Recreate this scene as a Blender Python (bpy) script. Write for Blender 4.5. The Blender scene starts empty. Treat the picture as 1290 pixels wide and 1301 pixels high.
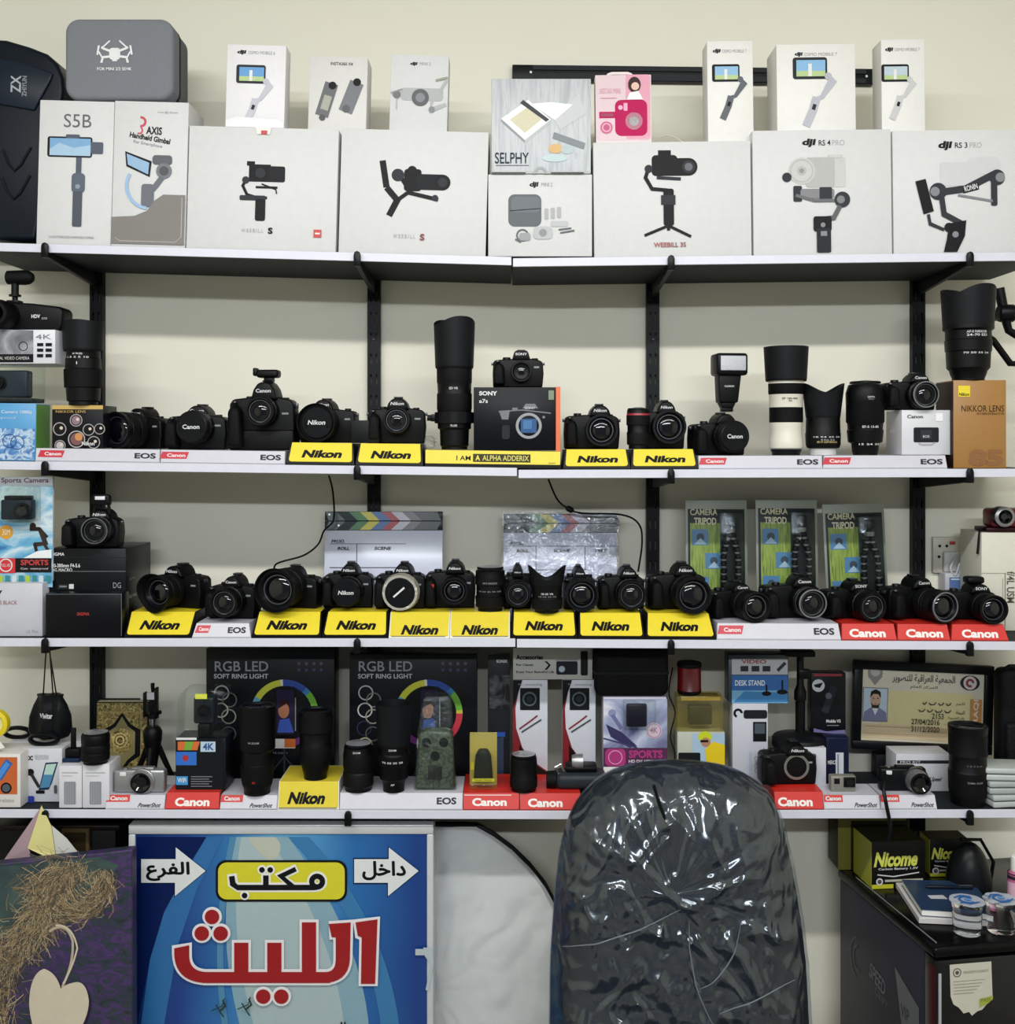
import bpy, bmesh, math, random
from mathutils import Matrix, Vector, noise
random.seed(7)
PI = math.pi
SC = bpy.context.scene
COL = SC.collection
# ---------------------------------------------------------------- camera
D, S, ZC, HX, HY = 2.4, 0.0017, 1.8, 645.0, 565.0   # distance to the shelf fronts, metres per pixel there, eye height, vanishing point
cam = bpy.data.objects.new('camera', bpy.data.cameras.new('camera'))
COL.objects.link(cam)
cam.location = (0, -D, ZC); cam.rotation_euler = (PI/2, 0, 0)
cam.data.sensor_fit = 'HORIZONTAL'; cam.data.sensor_width = 36
cam.data.lens = (D/S)/1290*36
cam.data.shift_y = -(650.5-HY)/1290
SC.camera = cam
# ---------------------------------------------------------------- light
w = bpy.data.worlds.new('world'); SC.world = w; w.use_nodes = True
w.node_tree.nodes['Background'].inputs[0].default_value = (0.86, 0.93, 1.0, 1)
w.node_tree.nodes['Background'].inputs[1].default_value = 0.17
def area(name, x, y, z, sx, sy, power, col, rx=0):
    l = bpy.data.lights.new(name, 'AREA'); l.shape = 'RECTANGLE'; l.size = sx; l.size_y = sy
    l.energy = power; l.color = col
    o = bpy.data.objects.new(name, l); COL.objects.link(o); o.location = (x, y, z); o.rotation_euler = (rx, 0, 0)
    return o
CEIL = 3.0
area('ceiling_tube_near', 0.0, -1.55, CEIL-0.06, 3.2, 0.07, 46, (1.0, 0.985, 0.955), 0.3)
area('ceiling_tube_far', 0.0, -4.4, CEIL-0.06, 3.2, 0.10, 84, (0.90, 0.95, 1.0), 0.6)
SC.view_settings.view_transform = 'Standard'; SC.view_settings.look = 'None'
SC.view_settings.gamma = 1; SC.view_settings.use_curve_mapping = False
SC.view_settings.exposure = 0.32
# ---------------------------------------------------------------- materials
def lin(c):
    c /= 255.0
    return c/12.92 if c <= 0.04045 else ((c+0.055)/1.055)**2.4
_mc = {}
def C(hx, rough=0.5, metal=0.0, var=0.05, scale=60.0, bump=0.0, coat=0.0, name=None, alb=0.80):
    key = (hx, rough, metal, var, scale, bump, coat)
    if key in _mc: return _mc[key]
    m = bpy.data.materials.new(name or 'surface_'+hx); m.use_nodes = True
    nt = m.node_tree; b = nt.nodes['Principled BSDF']
    rgb = [lin(int(hx[i:i+2], 16))*alb for i in (0, 2, 4)]
    tc = nt.nodes.new('ShaderNodeTexCoord'); nz = nt.nodes.new('ShaderNodeTexNoise'); nz.inputs['Scale'].default_value = scale
    nz.inputs['Detail'].default_value = 3
    nt.links.new(tc.outputs['Object'], nz.inputs['Vector'])
    mx = nt.nodes.new('ShaderNodeMix'); mx.data_type = 'RGBA'
    mx.inputs['A'].default_value = [c*(1-var) for c in rgb]+[1]; mx.inputs['B'].default_value = [min(1, c*(1+var)) for c in rgb]+[1]
    nt.links.new(nz.outputs['Fac'], mx.inputs['Factor']); nt.links.new(mx.outputs['Result'], b.inputs['Base Color'])
    b.inputs['Roughness'].default_value = rough; b.inputs['Metallic'].default_value = metal
    b.inputs['Coat Weight'].default_value = coat
    if sum(rgb) < 0.10 and not metal and rough > 0.2: b.inputs['Specular IOR Level'].default_value = 0.16
    if bump:
        bp = nt.nodes.new('ShaderNodeBump'); bp.inputs['Strength'].default_value = bump; bp.inputs['Distance'].default_value = 0.004
        nt.links.new(nz.outputs['Fac'], bp.inputs['Height']); nt.links.new(bp.outputs['Normal'], b.inputs['Normal'])
    _mc[key] = m
    return m
def film(name, tint='ffffff', amount=0.2, rough=0.12, scale=30, bump=0.6, dist=0.01, body=0.0, bodycol='ffffff', stretch=(1, 1, 1), ridged=False):
    "clear plastic film or a blister shell: mostly see-through with a crinkled gloss"
    k = ('film', name)
    if k in _mc: return _mc[k]
    m = bpy.data.materials.new(name); m.use_nodes = True; nt = m.node_tree; N = nt.nodes; L = nt.links
    N.remove(N['Principled BSDF']); out = N['Material Output']
    tr = N.new('ShaderNodeBsdfTransparent'); gl = N.new('ShaderNodeBsdfGlossy'); df = N.new('ShaderNodeBsdfDiffuse')
    tr.inputs[0].default_value = [lin(int(tint[i:i+2], 16)) for i in (0, 2, 4)]+[1]
    df.inputs[0].default_value = [lin(int(bodycol[i:i+2], 16)) for i in (0, 2, 4)]+[1]
    gl.inputs['Roughness'].default_value = rough; gl.inputs['Color'].default_value = (.86, .94, 1, 1)
    tc = N.new('ShaderNodeTexCoord'); mp = N.new('ShaderNodeMapping'); mp.inputs['Scale'].default_value = stretch
    nz = N.new('ShaderNodeTexNoise'); nz.inputs['Scale'].default_value = scale; nz.inputs['Detail'].default_value = 5; nz.inputs['Distortion'].default_value = 1.5
    if ridged: nz.noise_type = 'RIDGED_MULTIFRACTAL'; nz.inputs['Detail'].default_value = 3.5; nz.inputs['Distortion'].default_value = 0.8
    L.new(tc.outputs['Object'], mp.inputs[0]); L.new(mp.outputs[0], nz.inputs['Vector'])
    bp = N.new('ShaderNodeBump'); bp.inputs['Strength'].default_value = bump; bp.inputs['Distance'].default_value = dist
    L.new(nz.outputs['Fac'], bp.inputs['Height']); L.new(bp.outputs[0], gl.inputs['Normal'])
    lw = N.new('ShaderNodeLayerWeight'); lw.inputs['Blend'].default_value = 0.35
    mth = N.new('ShaderNodeMath'); mth.operation = 'MULTIPLY_ADD'; mth.inputs[1].default_value = 0.175; mth.inputs[2].default_value = amount
    L.new(lw.outputs['Fresnel'], mth.inputs[0])
    m1 = N.new('ShaderNodeMixShader'); m1.inputs[0].default_value = body; L.new(tr.outputs[0], m1.inputs[1]); L.new(df.outputs[0], m1.inputs[2])
    m2 = N.new('ShaderNodeMixShader'); L.new(mth.outputs[0], m2.inputs[0]); L.new(m1.outputs[0], m2.inputs[1]); L.new(gl.outputs[0], m2.inputs[2])
    L.new(m2.outputs[0], out.inputs['Surface'])
    _mc[k] = m
    return m
def mottled(name, stops, scale=30, rough=0.6, stretch=(1, 1, 1), detail=6, dist=1.0):
    "printed picture or patterned cloth: noise through a colour ramp"
    k = ('mot', name)
    if k in _mc: return _mc[k]
    m = bpy.data.materials.new(name); m.use_nodes = True; nt = m.node_tree; N = nt.nodes; L = nt.links; b = N['Principled BSDF']
    tc = N.new('ShaderNodeTexCoord'); mp = N.new('ShaderNodeMapping'); mp.inputs['Scale'].default_value = stretch
    nz = N.new('ShaderNodeTexNoise'); nz.inputs['Scale'].default_value = scale; nz.inputs['Detail'].default_value = detail; nz.inputs['Distortion'].default_value = dist
    cr = N.new('ShaderNodeValToRGB'); e = cr.color_ramp.elements
    while len(e) < len(stops): e.new(0.5)
    for i, (p, hx) in enumerate(stops):
        e[i].position = p; e[i].color = [lin(int(hx[j:j+2], 16))*0.8 for j in (0, 2, 4)]+[1]
    L.new(tc.outputs['Object'], mp.inputs[0]); L.new(mp.outputs[0], nz.inputs['Vector']); L.new(nz.outputs['Fac'], cr.inputs[0]); L.new(cr.outputs[0], b.inputs['Base Color'])
    b.inputs['Roughness'].default_value = rough
    _mc[k] = m
    return m
WHT = C('f0efe9', 0.55); CARD = C('d9dada', 0.6); BLK = C('060709', 0.42, bump=0.15, scale=900); BLK2 = C('0c0e11', 0.35)
RUB = C('050607', 0.65, bump=0.2, scale=600); GLOSSB = C('050608', 0.12); CHR = C('c8c9cb', 0.25, 1.0); SIL = C('a9abad', 0.35, 0.7)
LETW = C('dcdee0', 0.5); YEL = C('ebd62a', 0.45); RED = C('d42a20', 0.45); GREY = C('7d8085', 0.5); DGREY = C('33363b', 0.55)
INK = C('101014', 0.5); SHB = C('1d2326', 0.6)
GLASS = C('07070e', 0.08, 0.0, 0.3, 30, 0, 0.15)
CLEAR = film('clear_blister', 'f6f9f7', 0.01, 0.06, 25, 0.3, 0.004, 0.0)
# ---------------------------------------------------------------- text
_tc = {}
AR = dict(zip('ابةتثجحخدذرزسشصضطعغفقكلمنهوىي', [0xFE8D, 0xFE8F, 0xFE93, 0xFE95, 0xFE99, 0xFE9D, 0xFEA1, 0xFEA5, 0xFEA9, 0xFEAB, 0xFEAD, 0xFEAF, 0xFEB1, 0xFEB5, 0xFEB9, 0xFEBD, 0xFEC1, 0xFEC9, 0xFECD, 0xFED1, 0xFED5, 0xFED9, 0xFEDD, 0xFEE1, 0xFEE5, 0xFEE9, 0xFEED, 0xFEEF, 0xFEF1]))
NJ = 'اةدذرزوى'
def arabic(s):
    out = []
    for i, c in enumerate(s):
        if c not in AR: out.append(c); continue
        prev = i > 0 and s[i-1] in AR and s[i-1] not in NJ
        nxt = i+1 < len(s) and s[i+1] in AR and c not in NJ
        f = 3 if prev and nxt else 1 if prev else 2 if nxt else 0
        out.append(chr(AR[c]+f))
    return ''.join(reversed(out))
def glyphs(s, bold):
    k = (s, bold)
    if k in _tc: return _tc[k]
    cu = bpy.data.curves.new('t', 'FONT'); cu.body = s; cu.offset = bold; cu.resolution_u = 3
    o = bpy.data.objects.new('t', cu); COL.objects.link(o)
    dg = bpy.context.evaluated_depsgraph_get(); dg.update()
    me = o.evaluated_get(dg).to_mesh()
    vs = [(v.co.x, v.co.y) for v in me.vertices]; fs = [tuple(p.vertices) for p in me.polygons]
    o.evaluated_get(dg).to_mesh_clear(); bpy.data.objects.remove(o); bpy.data.curves.remove(cu)
    xs = [v[0] for v in vs] or [0]; ys = [v[1] for v in vs] or [0]
    _tc[k] = (vs, fs, min(xs), min(ys), max(max(xs)-min(xs), 1e-6), max(max(ys)-min(ys), 1e-6))
    return _tc[k]
# ---------------------------------------------------------------- mesh builder
class MB:
    def __init__(s, cx=0.0, by=0.0, k=None, y=0.0, M=None):
        s.v = []; s.f = []; s.fm = []; s.fl = []; s.mats = []; s.cx = cx; s.by = by; s.k = k; s.y = y; s.n = 0; s.M = M or Matrix.Identity(4)
    def slot(s, m):
        if m not in s.mats: s.mats.append(m)
        return s.mats.index(m)
    def add(s, vs, fs, m, flat=False):
        b = len(s.v); i = s.slot(m)
        if flat: s.fl += list(range(len(s.f), len(s.f)+len(fs)))
        s.v += [s.M @ Vector(p) for p in vs]
        s.f += [tuple(b+j for j in f) for f in fs]; s.fm += [i]*len(fs)
    def bm_in(s, bm, m):
        bm.verts.index_update()
        s.add([v.co.copy() for v in bm.verts], [tuple(v.index for v in f.verts) for f in bm.faces], m); bm.free()
    def box(s, x0, x1, y0, y1, z0, z1, m, bev=0.0, seg=2):
        bm = bmesh.new()
        vs = [bm.verts.new((x, y, z)) for x in (x0, x1) for y in (y0, y1) for z in (z0, z1)]
        for q in ((0, 1, 3, 2), (4, 6, 7, 5), (0, 4, 5, 1), (2, 3, 7, 6), (0, 2, 6, 4), (1, 5, 7, 3)): bm.faces.new([vs[i] for i in q])
        bmesh.ops.recalc_face_normals(bm, faces=bm.faces)
        if bev > 0: bmesh.ops.bevel(bm, geom=list(bm.edges), offset=bev, segments=seg, affect='EDGES', clamp_overlap=True, profile=0.5)
        s.bm_in(bm, m)
    def prism(s, pts, a0, a1, m, bev=0.0, seg=2, axis='y', taper=1.0, c=(0, 0)):
        "outline pts extruded from a0 to a1 (axis y: pts are x,z; axis x: pts are y,z; axis z: pts are x,y)"
        f = {'y': lambda p, a: (p[0], a, p[1]), 'x': lambda p, a: (a, p[0], p[1]), 'z': lambda p, a: (p[0], p[1], a)}[axis]
        bm = bmesh.new()
        A = [bm.verts.new(f((c[0]+(p[0]-c[0])*taper, c[1]+(p[1]-c[1])*taper), a0)) for p in pts]; B = [bm.verts.new(f(p, a1)) for p in pts]
        n = len(pts)
        bm.faces.new(A); bm.faces.new(B[::-1])
        for i in range(n): bm.faces.new((A[i], B[i], B[(i+1) % n], A[(i+1) % n]))
        bmesh.ops.recalc_face_normals(bm, faces=bm.faces)
        if bev > 0:
            ed = [e for e in bm.edges if len(e.link_faces) == 2 and e.calc_face_angle(0) > 0.45]
            bmesh.ops.bevel(bm, geom=ed, offset=bev, segments=seg, affect='EDGES', clamp_overlap=True, profile=0.5)
        s.bm_in(bm, m)
    def lathe(s, prof, m, o=(0, 0, 0), axis='z', n=32, sx=1.0, cap=True):
        "prof: (t, r[, material[, knurl]]) along the axis"
        vs = []; 
        for p in prof:
            t, r = p[0], p[1]; kn = p[3] if len(p) > 3 else 0
            for i in range(n):
                a = 2*PI*i/n; rr = r*(1-kn*(1 if i % 2 else 0))
                u, v = rr*math.cos(a)*sx, rr*math.sin(a)
                if axis == 'z': q = (u, v, t)
                elif axis == '-y': q = (u, -t, v)
                else: q = (t, u, v)
                vs.append((q[0]+o[0], q[1]+o[1], q[2]+o[2]))
        for j in range(len(prof)-1):
            mm = prof[j+1][2] if len(prof[j+1]) > 2 and prof[j+1][2] else m
            s.add([], [], mm)
        b = len(s.v); s.v += [s.M @ Vector(p) for p in vs]
        for j in range(len(prof)-1):
            mm = prof[j+1][2] if len(prof[j+1]) > 2 and prof[j+1][2] else m
            ix = s.slot(mm)
            for i in range(n):
                k = (i+1) % n
                s.f.append((b+j*n+i, b+j*n+k, b+(j+1)*n+k, b+(j+1)*n+i)); s.fm.append(ix)
        if cap:
            ix = s.slot(m)
            s.f.append(tuple(b+i for i in range(n))[::-1]); s.fm.append(ix)
            e = b+(len(prof)-1)*n
            s.f.append(tuple(e+i for i in range(n))); s.fm.append(s.slot(prof[-1][2] if len(prof[-1]) > 2 and prof[-1][2] else m))
    def tube(s, pts, r, m, n=8, flat=1.0):
        pts = [Vector(p) for p in pts]; vs = []
        for i, p in enumerate(pts):
            d = (pts[min(i+1, len(pts)-1)]-pts[max(i-1, 0)])
            if d.length < 1e-9: d = Vector((0, 0, 1))
            d.normalize(); a = Vector((0, 1, 0)) if abs(d.y) < 0.9 else Vector((1, 0, 0))
            u = d.cross(a).normalized(); v = d.cross(u).normalized()
            rr = r[i] if isinstance(r, (list, tuple)) else r
            for j in range(n):
                t = 2*PI*j/n; vs.append(p+u*math.cos(t)*rr+v*math.sin(t)*rr*flat)
        fs = [(i*n+j, i*n+(j+1) % n, (i+1)*n+(j+1) % n, (i+1)*n+j) for i in range(len(pts)-1) for j in range(n)]
        fs += [tuple(range(n))[::-1], tuple((len(pts)-1)*n+j for j in range(n))]
        s.add(vs, fs, m)
    # flat printing on the front (facing -y), coordinates in photo pixels when k is set
    def q(s, x, z):
        return ((x-s.cx)*s.k, (s.by-z)*s.k) if s.k else (x, z)
    def lay(s):
        s.n += 1; return s.y-0.0003-0.00013*s.n
    def poly(s, pts, m):
        y = s.lay(); P = [s.q(*p) for p in pts]
        ar = sum(P[i][0]*P[(i+1) % len(P)][1]-P[(i+1) % len(P)][0]*P[i][1] for i in range(len(P)))
        if ar < 0: P = P[::-1]
        s.add([(a, y, b) for a, b in P], [tuple(range(len(P)))], m, True)
    def rect(s, x0, y0, x1, y1, m): s.poly([(x0, y0), (x1, y0), (x1, y1), (x0, y1)], m)
    def rrect(s, x0, y0, x1, y1, r, m):
        x0, x1 = min(x0, x1), max(x0, x1); y0, y1 = min(y0, y1), max(y0, y1); P = []
        for cx, cy, a0 in ((x1-r, y1-r, 0), (x0+r, y1-r, 90), (x0+r, y0+r, 180), (x1-r, y0+r, 270)):
            for i in range(6):
                a = math.radians(a0+18*i); P.append((cx+r*math.cos(a), cy+r*math.sin(a)))
        s.poly(P, m)
    def circ(s, cx, cy, r, m, ry=None, n=28):
        ry = ry or r; s.poly([(cx+r*math.cos(2*PI*i/n), cy+ry*math.sin(2*PI*i/n)) for i in range(n)], m)
    def ring(s, cx, cy, r1, r2, m, a0=0, a1=360, ryk=1.0):
        "a in degrees, counter-clockwise from the right as seen"
        y = s.lay(); n = max(6, int(abs(a1-a0)/9)); vs = []
        for i in range(n+1):
            a = math.radians(a0+(a1-a0)*i/n); sg = -1 if s.k else 1
            for r in (r1, r2):
                p = s.q(cx+r*math.cos(a), cy+sg*r*math.sin(a)*ryk); vs.append((p[0], y, p[1]))
        s.add(vs, [(2*i, 2*i+1, 2*i+3, 2*i+2) for i in range(n)], m, True)
    def line(s, pts, w, m):
        y = s.lay(); P = [Vector(s.q(*p)) for p in pts]; w = w*(s.k or 1)/2; vs = []
        for i, p in enumerate(P):
            d = P[min(i+1, len(P)-1)]-P[max(i-1, 0)]
            if d.length < 1e-9: d = Vector((1, 0))
            d.normalize(); nn = Vector((-d.y, d.x))
            c = 1.0
            if 0 < i < len(P)-1:
                e = (P[i]-P[i-1]); 
                if e.length > 1e-9: c = max(0.5, abs(e.normalized().dot(d)))
            vs += [(p.x+nn.x*w/c, y, p.y+nn.y*w/c), (p.x-nn.x*w/c, y, p.y-nn.y*w/c)]
        s.add(vs, [(2*i, 2*i+1, 2*i+3, 2*i+2) for i in range(len(P)-1)], m, True)
    def fat(s, st, x0, y0, x1, y1, m, r):
        "heavier lettering: the same string laid down round a small circle"
        n0 = s.n
        for i in range(10): s.n = n0; a = 2*PI*i/10; s.text(st, x0+r*math.cos(a), y0+r*math.sin(a), x1+r*math.cos(a), y1+r*math.sin(a), m)
        s.text(st, x0, y0, x1, y1, m)
    def text(s, st, x0, y0, x1, y1, m, bold=0.0, shear=0.0, rot=0.0):
        "fit the string st to the box x0..x1, y0..y1 (y1 = lower edge); rot in degrees about the box centre"
        vs, fs, mx, my, tw, th = glyphs(st, bold)
        if not vs: return
        y = s.lay(); a = math.radians(rot); cx, cy = (x0+x1)/2, (y0+y1)/2; W, H = abs(x1-x0), abs(y1-y0); out = []
        for (u, v) in vs:
            p = (u-mx)/tw-0.5; r = (v-my)/th-0.5
            dx = p*W+shear*r*H; dz = r*H
            rx, rz = dx*math.cos(a)-dz*math.sin(a), dx*math.sin(a)+dz*math.cos(a)
            g = s.q(cx+rx, cy-rz if s.k else cy+rz); out.append((g[0], y, g[1]))
        F = []
        for f in fs:
            A, B, E = out[f[0]], out[f[1]], out[f[2]]
            F.append(f if (B[0]-A[0])*(E[2]-A[2])-(B[2]-A[2])*(E[0]-A[0]) > 0 else tuple(reversed(f)))
        s.add(out, F, m, True)
    def done(s, name, parent=None, label=None, loc=None, flat=False):
        me = bpy.data.meshes.new(name); me.from_pydata([tuple(v) for v in s.v], [], s.f)
        for m in s.mats: me.materials.append(m)
        me.polygons.foreach_set('material_index', s.fm); me.validate(clean_customdata=False)
        if not flat:
            me.shade_smooth(); me.set_sharp_from_angle(angle=math.radians(32))
            if len(me.polygons) == len(s.f):
                for i in s.fl: me.polygons[i].use_smooth = False
        o = bpy.data.objects.new(name, me); COL.objects.link(o)
        if parent: o.parent = parent
        if loc: o.location = loc
        if label: o['label'] = label
        return o
def thing(name, label, cat, loc=(0, 0, 0), rz=0.0, group=None, pitch=0.0, roll=0.0):
    o = bpy.data.objects.new(name, None); COL.objects.link(o); o.empty_display_size = 0.02
    o.location = loc; o.rotation_euler = (pitch, roll, rz); o['label'] = label; o['category'] = cat
    if group: o['group'] = group
    return o
def tag(o, label, cat, group=None, kind=None):
    o['label'] = label; o['category'] = cat
    if group: o['group'] = group
    if kind: o['kind'] = kind
    return o
def struct(o): o['kind'] = 'structure'; return o
def kk(y): return S*(D+y)/D
def X(px, y=0): return (px-HX)*kk(y)
def Z(py, y=0): return ZC-(py-HY)*kk(y)
# front top edge of each shelf, traced as pixel heights: left board, right board
SH = {1: ((-40, 307.5, 650, 326.5), (652, 328.5, 1330, 320.5)), 2: ((-40, 585.5, 657, 594.5), (659, 597, 1330, 595.5)),
      3: ((-40, 811, 655, 811.5), (657, 812, 1330, 815.5)), 4: ((-40, 1028.5, 735, 1030.5), (737, 1030.5, 1330, 1028.5))}
def sz(n, px):
    for a in SH[n]:
        if px <= a[2] or a is SH[n][1]:
            t = (px-a[0])/(a[2]-a[0]); return Z(a[1]+(a[3]-a[1])*t)
# ---------------------------------------------------------------- the room
WY = 0.31
def plane_box(name, x0, x1, y0, y1, z0, z1, m):
    b = MB(); b.box(x0, x1, y0, y1, z0, z1, m); return struct(b.done(name))
WALLM = C('dedccd', 0.75, var=0.03, scale=3, bump=0.08, alb=1.0)
plane_box('wall_back', -2.6, 2.6, WY, WY+0.1, 0, CEIL, WALLM)
plane_box('wall_left', -2.7, -2.6, -6, WY+0.1, 0, CEIL, WALLM)
plane_box('wall_right', 2.6, 2.7, -6, WY+0.1, 0, CEIL, WALLM)
plane_box('floor', -2.7, 2.7, -6, WY+0.1, -0.1, 0, C('8f8a80', 0.4, var=0.08, scale=4))
plane_box('ceiling', -2.7, 2.7, -6, WY+0.1, CEIL, CEIL+0.1, C('e8e6de', 0.8, alb=1.0))
plane_box('baseboard_back', -2.6, 2.6, WY-0.012, WY, 0, 0.08, C('4a4038', 0.5))
# slotted wall uprights
def upright(px, z0, z1, label):
    x = X(px, 0.288); t = thing('slotted_upright', label, 'shelf upright', (x, 0.288, z0), group='slotted steel uprights')
    m = C('0e1014', 0.45); b = MB(); w = 0.0155; H = z1-z0
    for a0, a1 in ((-w, -0.0085), (-0.0045, 0.0045), (0.0085, w)): b.box(a0, a1, 0, 0.003, 0, H, m)
    z = 0.0
    while z < H:
        b.box(-0.009, 0.009, 0.0002, 0.0028, z, min(H, z+0.026), m); z += 0.05
    b.box(-w, -w+0.003, 0.003, 0.021, 0, H, m); b.box(w-0.003, w, 0.003, 0.021, 0, H, m)
    b.box(-w+0.003, w-0.003, 0.019, 0.0215, 0, H, C('7c7d78', 0.6))
    b.done('slotted_channel', t)
    b = MB(); z = 0.035
    while z < H: b.lathe([(0, 0.004), (0.002, 0.003)], C('30343a', 0.3, 1), (0, 0, z), '-y', 10); z += 0.35
    b.done('screw', t)
for px, l in ((122, 'black slotted steel upright at the left, behind the tall lens'), (475, 'black slotted steel upright left of the telephoto lens, behind the first clapperboard'),
              (830, 'black slotted steel upright between the plastic-wrapped clapperboard and the tripod blister packs'), (1168, 'black slotted steel upright at the right beside the wall socket')):
    upright(px, 0.62, Z(330, 0.288), l)
# boards
for n in (1, 2, 3, 4):
    for j, (a, za, b_, zb) in enumerate(SH[n]):
        where = {1: 'top', 2: 'second', 3: 'third', 4: 'lowest'}[n]; side = ('left', 'right')[j]
        y0 = -0.003 if (j and n < 4) else 0.0
        xa, xb = X(a), X(b_); z1, z2 = Z(za), Z(zb); th = 0.0175
        t = thing('shelf_board', f'dark board with white front edge, {side} half of the {where} shelf', 'shelf', ((xa+xb)/2, 0.14, (z1+z2)/2-th), group='wall shelf boards')
        cx, cz = (xa+xb)/2, (z1+z2)/2-th
        o = [(xa-cx, z1-cz), (xb-cx, z2-cz), (xb-cx, z2-th-cz), (xa-cx, z1-th-cz)]
        b = MB(); b.prism(o, -0.137, 0.143, SHB, 0.0008, 1); b.done('board', t)
        o2 = [(xa-cx, z1-cz+0.0002), (xb-cx, z2-cz+0.0002), (xb-cx, z2-th-cz-0.0004), (xa-cx, z1-th-cz-0.0004)]
        b = MB(); b.prism(o2, y0-0.14, -0.1365, C('dadbe8', 0.4), 0.0006, 1); b.done('edge_strip', t)
# brackets
bl = {1: 'top', 2: 'second', 3: 'third', 4: 'lowest'}; bw = {59: 'far left', 455: 'centre-left', 852: 'centre-right', 1231: 'far right'}
for n in (1, 2, 3, 4):
    for px, ux in ((59, 122), (455, 475), (852, 830), (1231, 1168)):
        if n == 4 and px == 852: continue
        x = X(ux, 0.288); zb = sz(n, px)-0.0182
        if n == 4 and px == 455: x = X(443)
        t = thing('shelf_bracket', f'black steel bracket with rounded tip under the {bl[n]} shelf, {bw[px]}', 'shelf bracket', (x, 0, zb), group='shelf brackets')
        b = MB(); dz = 0.034 if n < 4 else 0.016
        b.prism([(0.002, 0.0), (0.2875, 0.0), (0.2875, -dz), (0.04, -0.014), (0.002, -0.010)], -0.005, 0.005, C('0c0e12', 0.45), 0.0012, 1, 'x'); b.done('arm', t)
        b = MB(); b.prism([(-0.0075, -0.012), (0.0075, -0.012), (0.0075, 0.012), (0.0055, 0.018), (0, 0.0205), (-0.0055, 0.018), (-0.0075, 0.012)], -0.0125, -0.0046, C('090b0e', 0.35), 0.0015, 2)
        b.box(-0.006, 0.006, -0.006, 0.003, -0.012, -0.0006, C('090b0e', 0.35)); b.done('tip_cap', t)
# aluminium rail on the wall
t = thing('wall_rail', 'black metal track rail fixed on the wall above the top shelf', 'rail', (X(880, 0.3), WY, Z(96, 0.3)), roll=0.012)
b = MB(); L = (1110-652)*kk(0.3)/2
b.box(-L, L, -0.018, 0, -0.019, 0.019, C('121418', 0.4), 0.001); b.box(-L+0.05, L-0.02, -0.022, -0.018, 0.006, 0.017, C('1d2026', 0.3)); b.box(-L+0.05, L-0.02, -0.022, -0.018, -0.017, -0.006, C('1d2026', 0.3)); b.done('rail_profile', t)
b = MB()
for x in (-L+0.045, L-0.018): b.lathe([(0.018, 0.004), (0.021, 0.003)], CHR, (x, 0, 0), '-y', 12)
b.done('screw', t, 'small bright screw heads')
# ---------------------------------------------------------------- builders
def carton(name, label, cat, x0, x1, pt, base, y=0.01, depth=0.12, mat=CARD, art=None, rz=0.0, group=None, side=None, flap=True, body='box_body', bev=0.0012, roll=0.0, pitch=0.0):
    "a box whose front spans pixels x0..x1 with its top edge at pixel pt, standing at height base; returns the root and the height of its top"
    k = kk(y); zt = Z(pt, y); h = zt-base; cx = (x0+x1)/2; hw = (x1-x0)*k/2
    t = thing(name, label, cat, (X(cx, y), y, base), rz, group, pitch, roll)
    b = MB(cx, pt+h/k, k, 0.0)
    b.box(-hw, hw, 0, depth, 0.0002, h, mat, bev)
    if flap:
        sm = C('9a9890', 0.7) if mat in (CARD, WHT) else C('2a2a2c', 0.6)
        b.box(-hw+0.002, hw-0.002, depth*0.49, depth*0.50, h-0.0002, h+0.0003, sm)
    b.done(body, t)
    if side:
        b = MB(); sd_ = -hw-0.0001 if x0 > 1000 else hw+0.0001; b.box(sd_-0.0003, sd_+0.0003, 0.002, depth-0.002, 0.002, h-0.002, side); b.done('side_panel', t)
    if art:
        b = MB(cx, pt+h/k, k, -0.0002); art(b); b.done('printed_front', t)
    return t, zt
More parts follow.
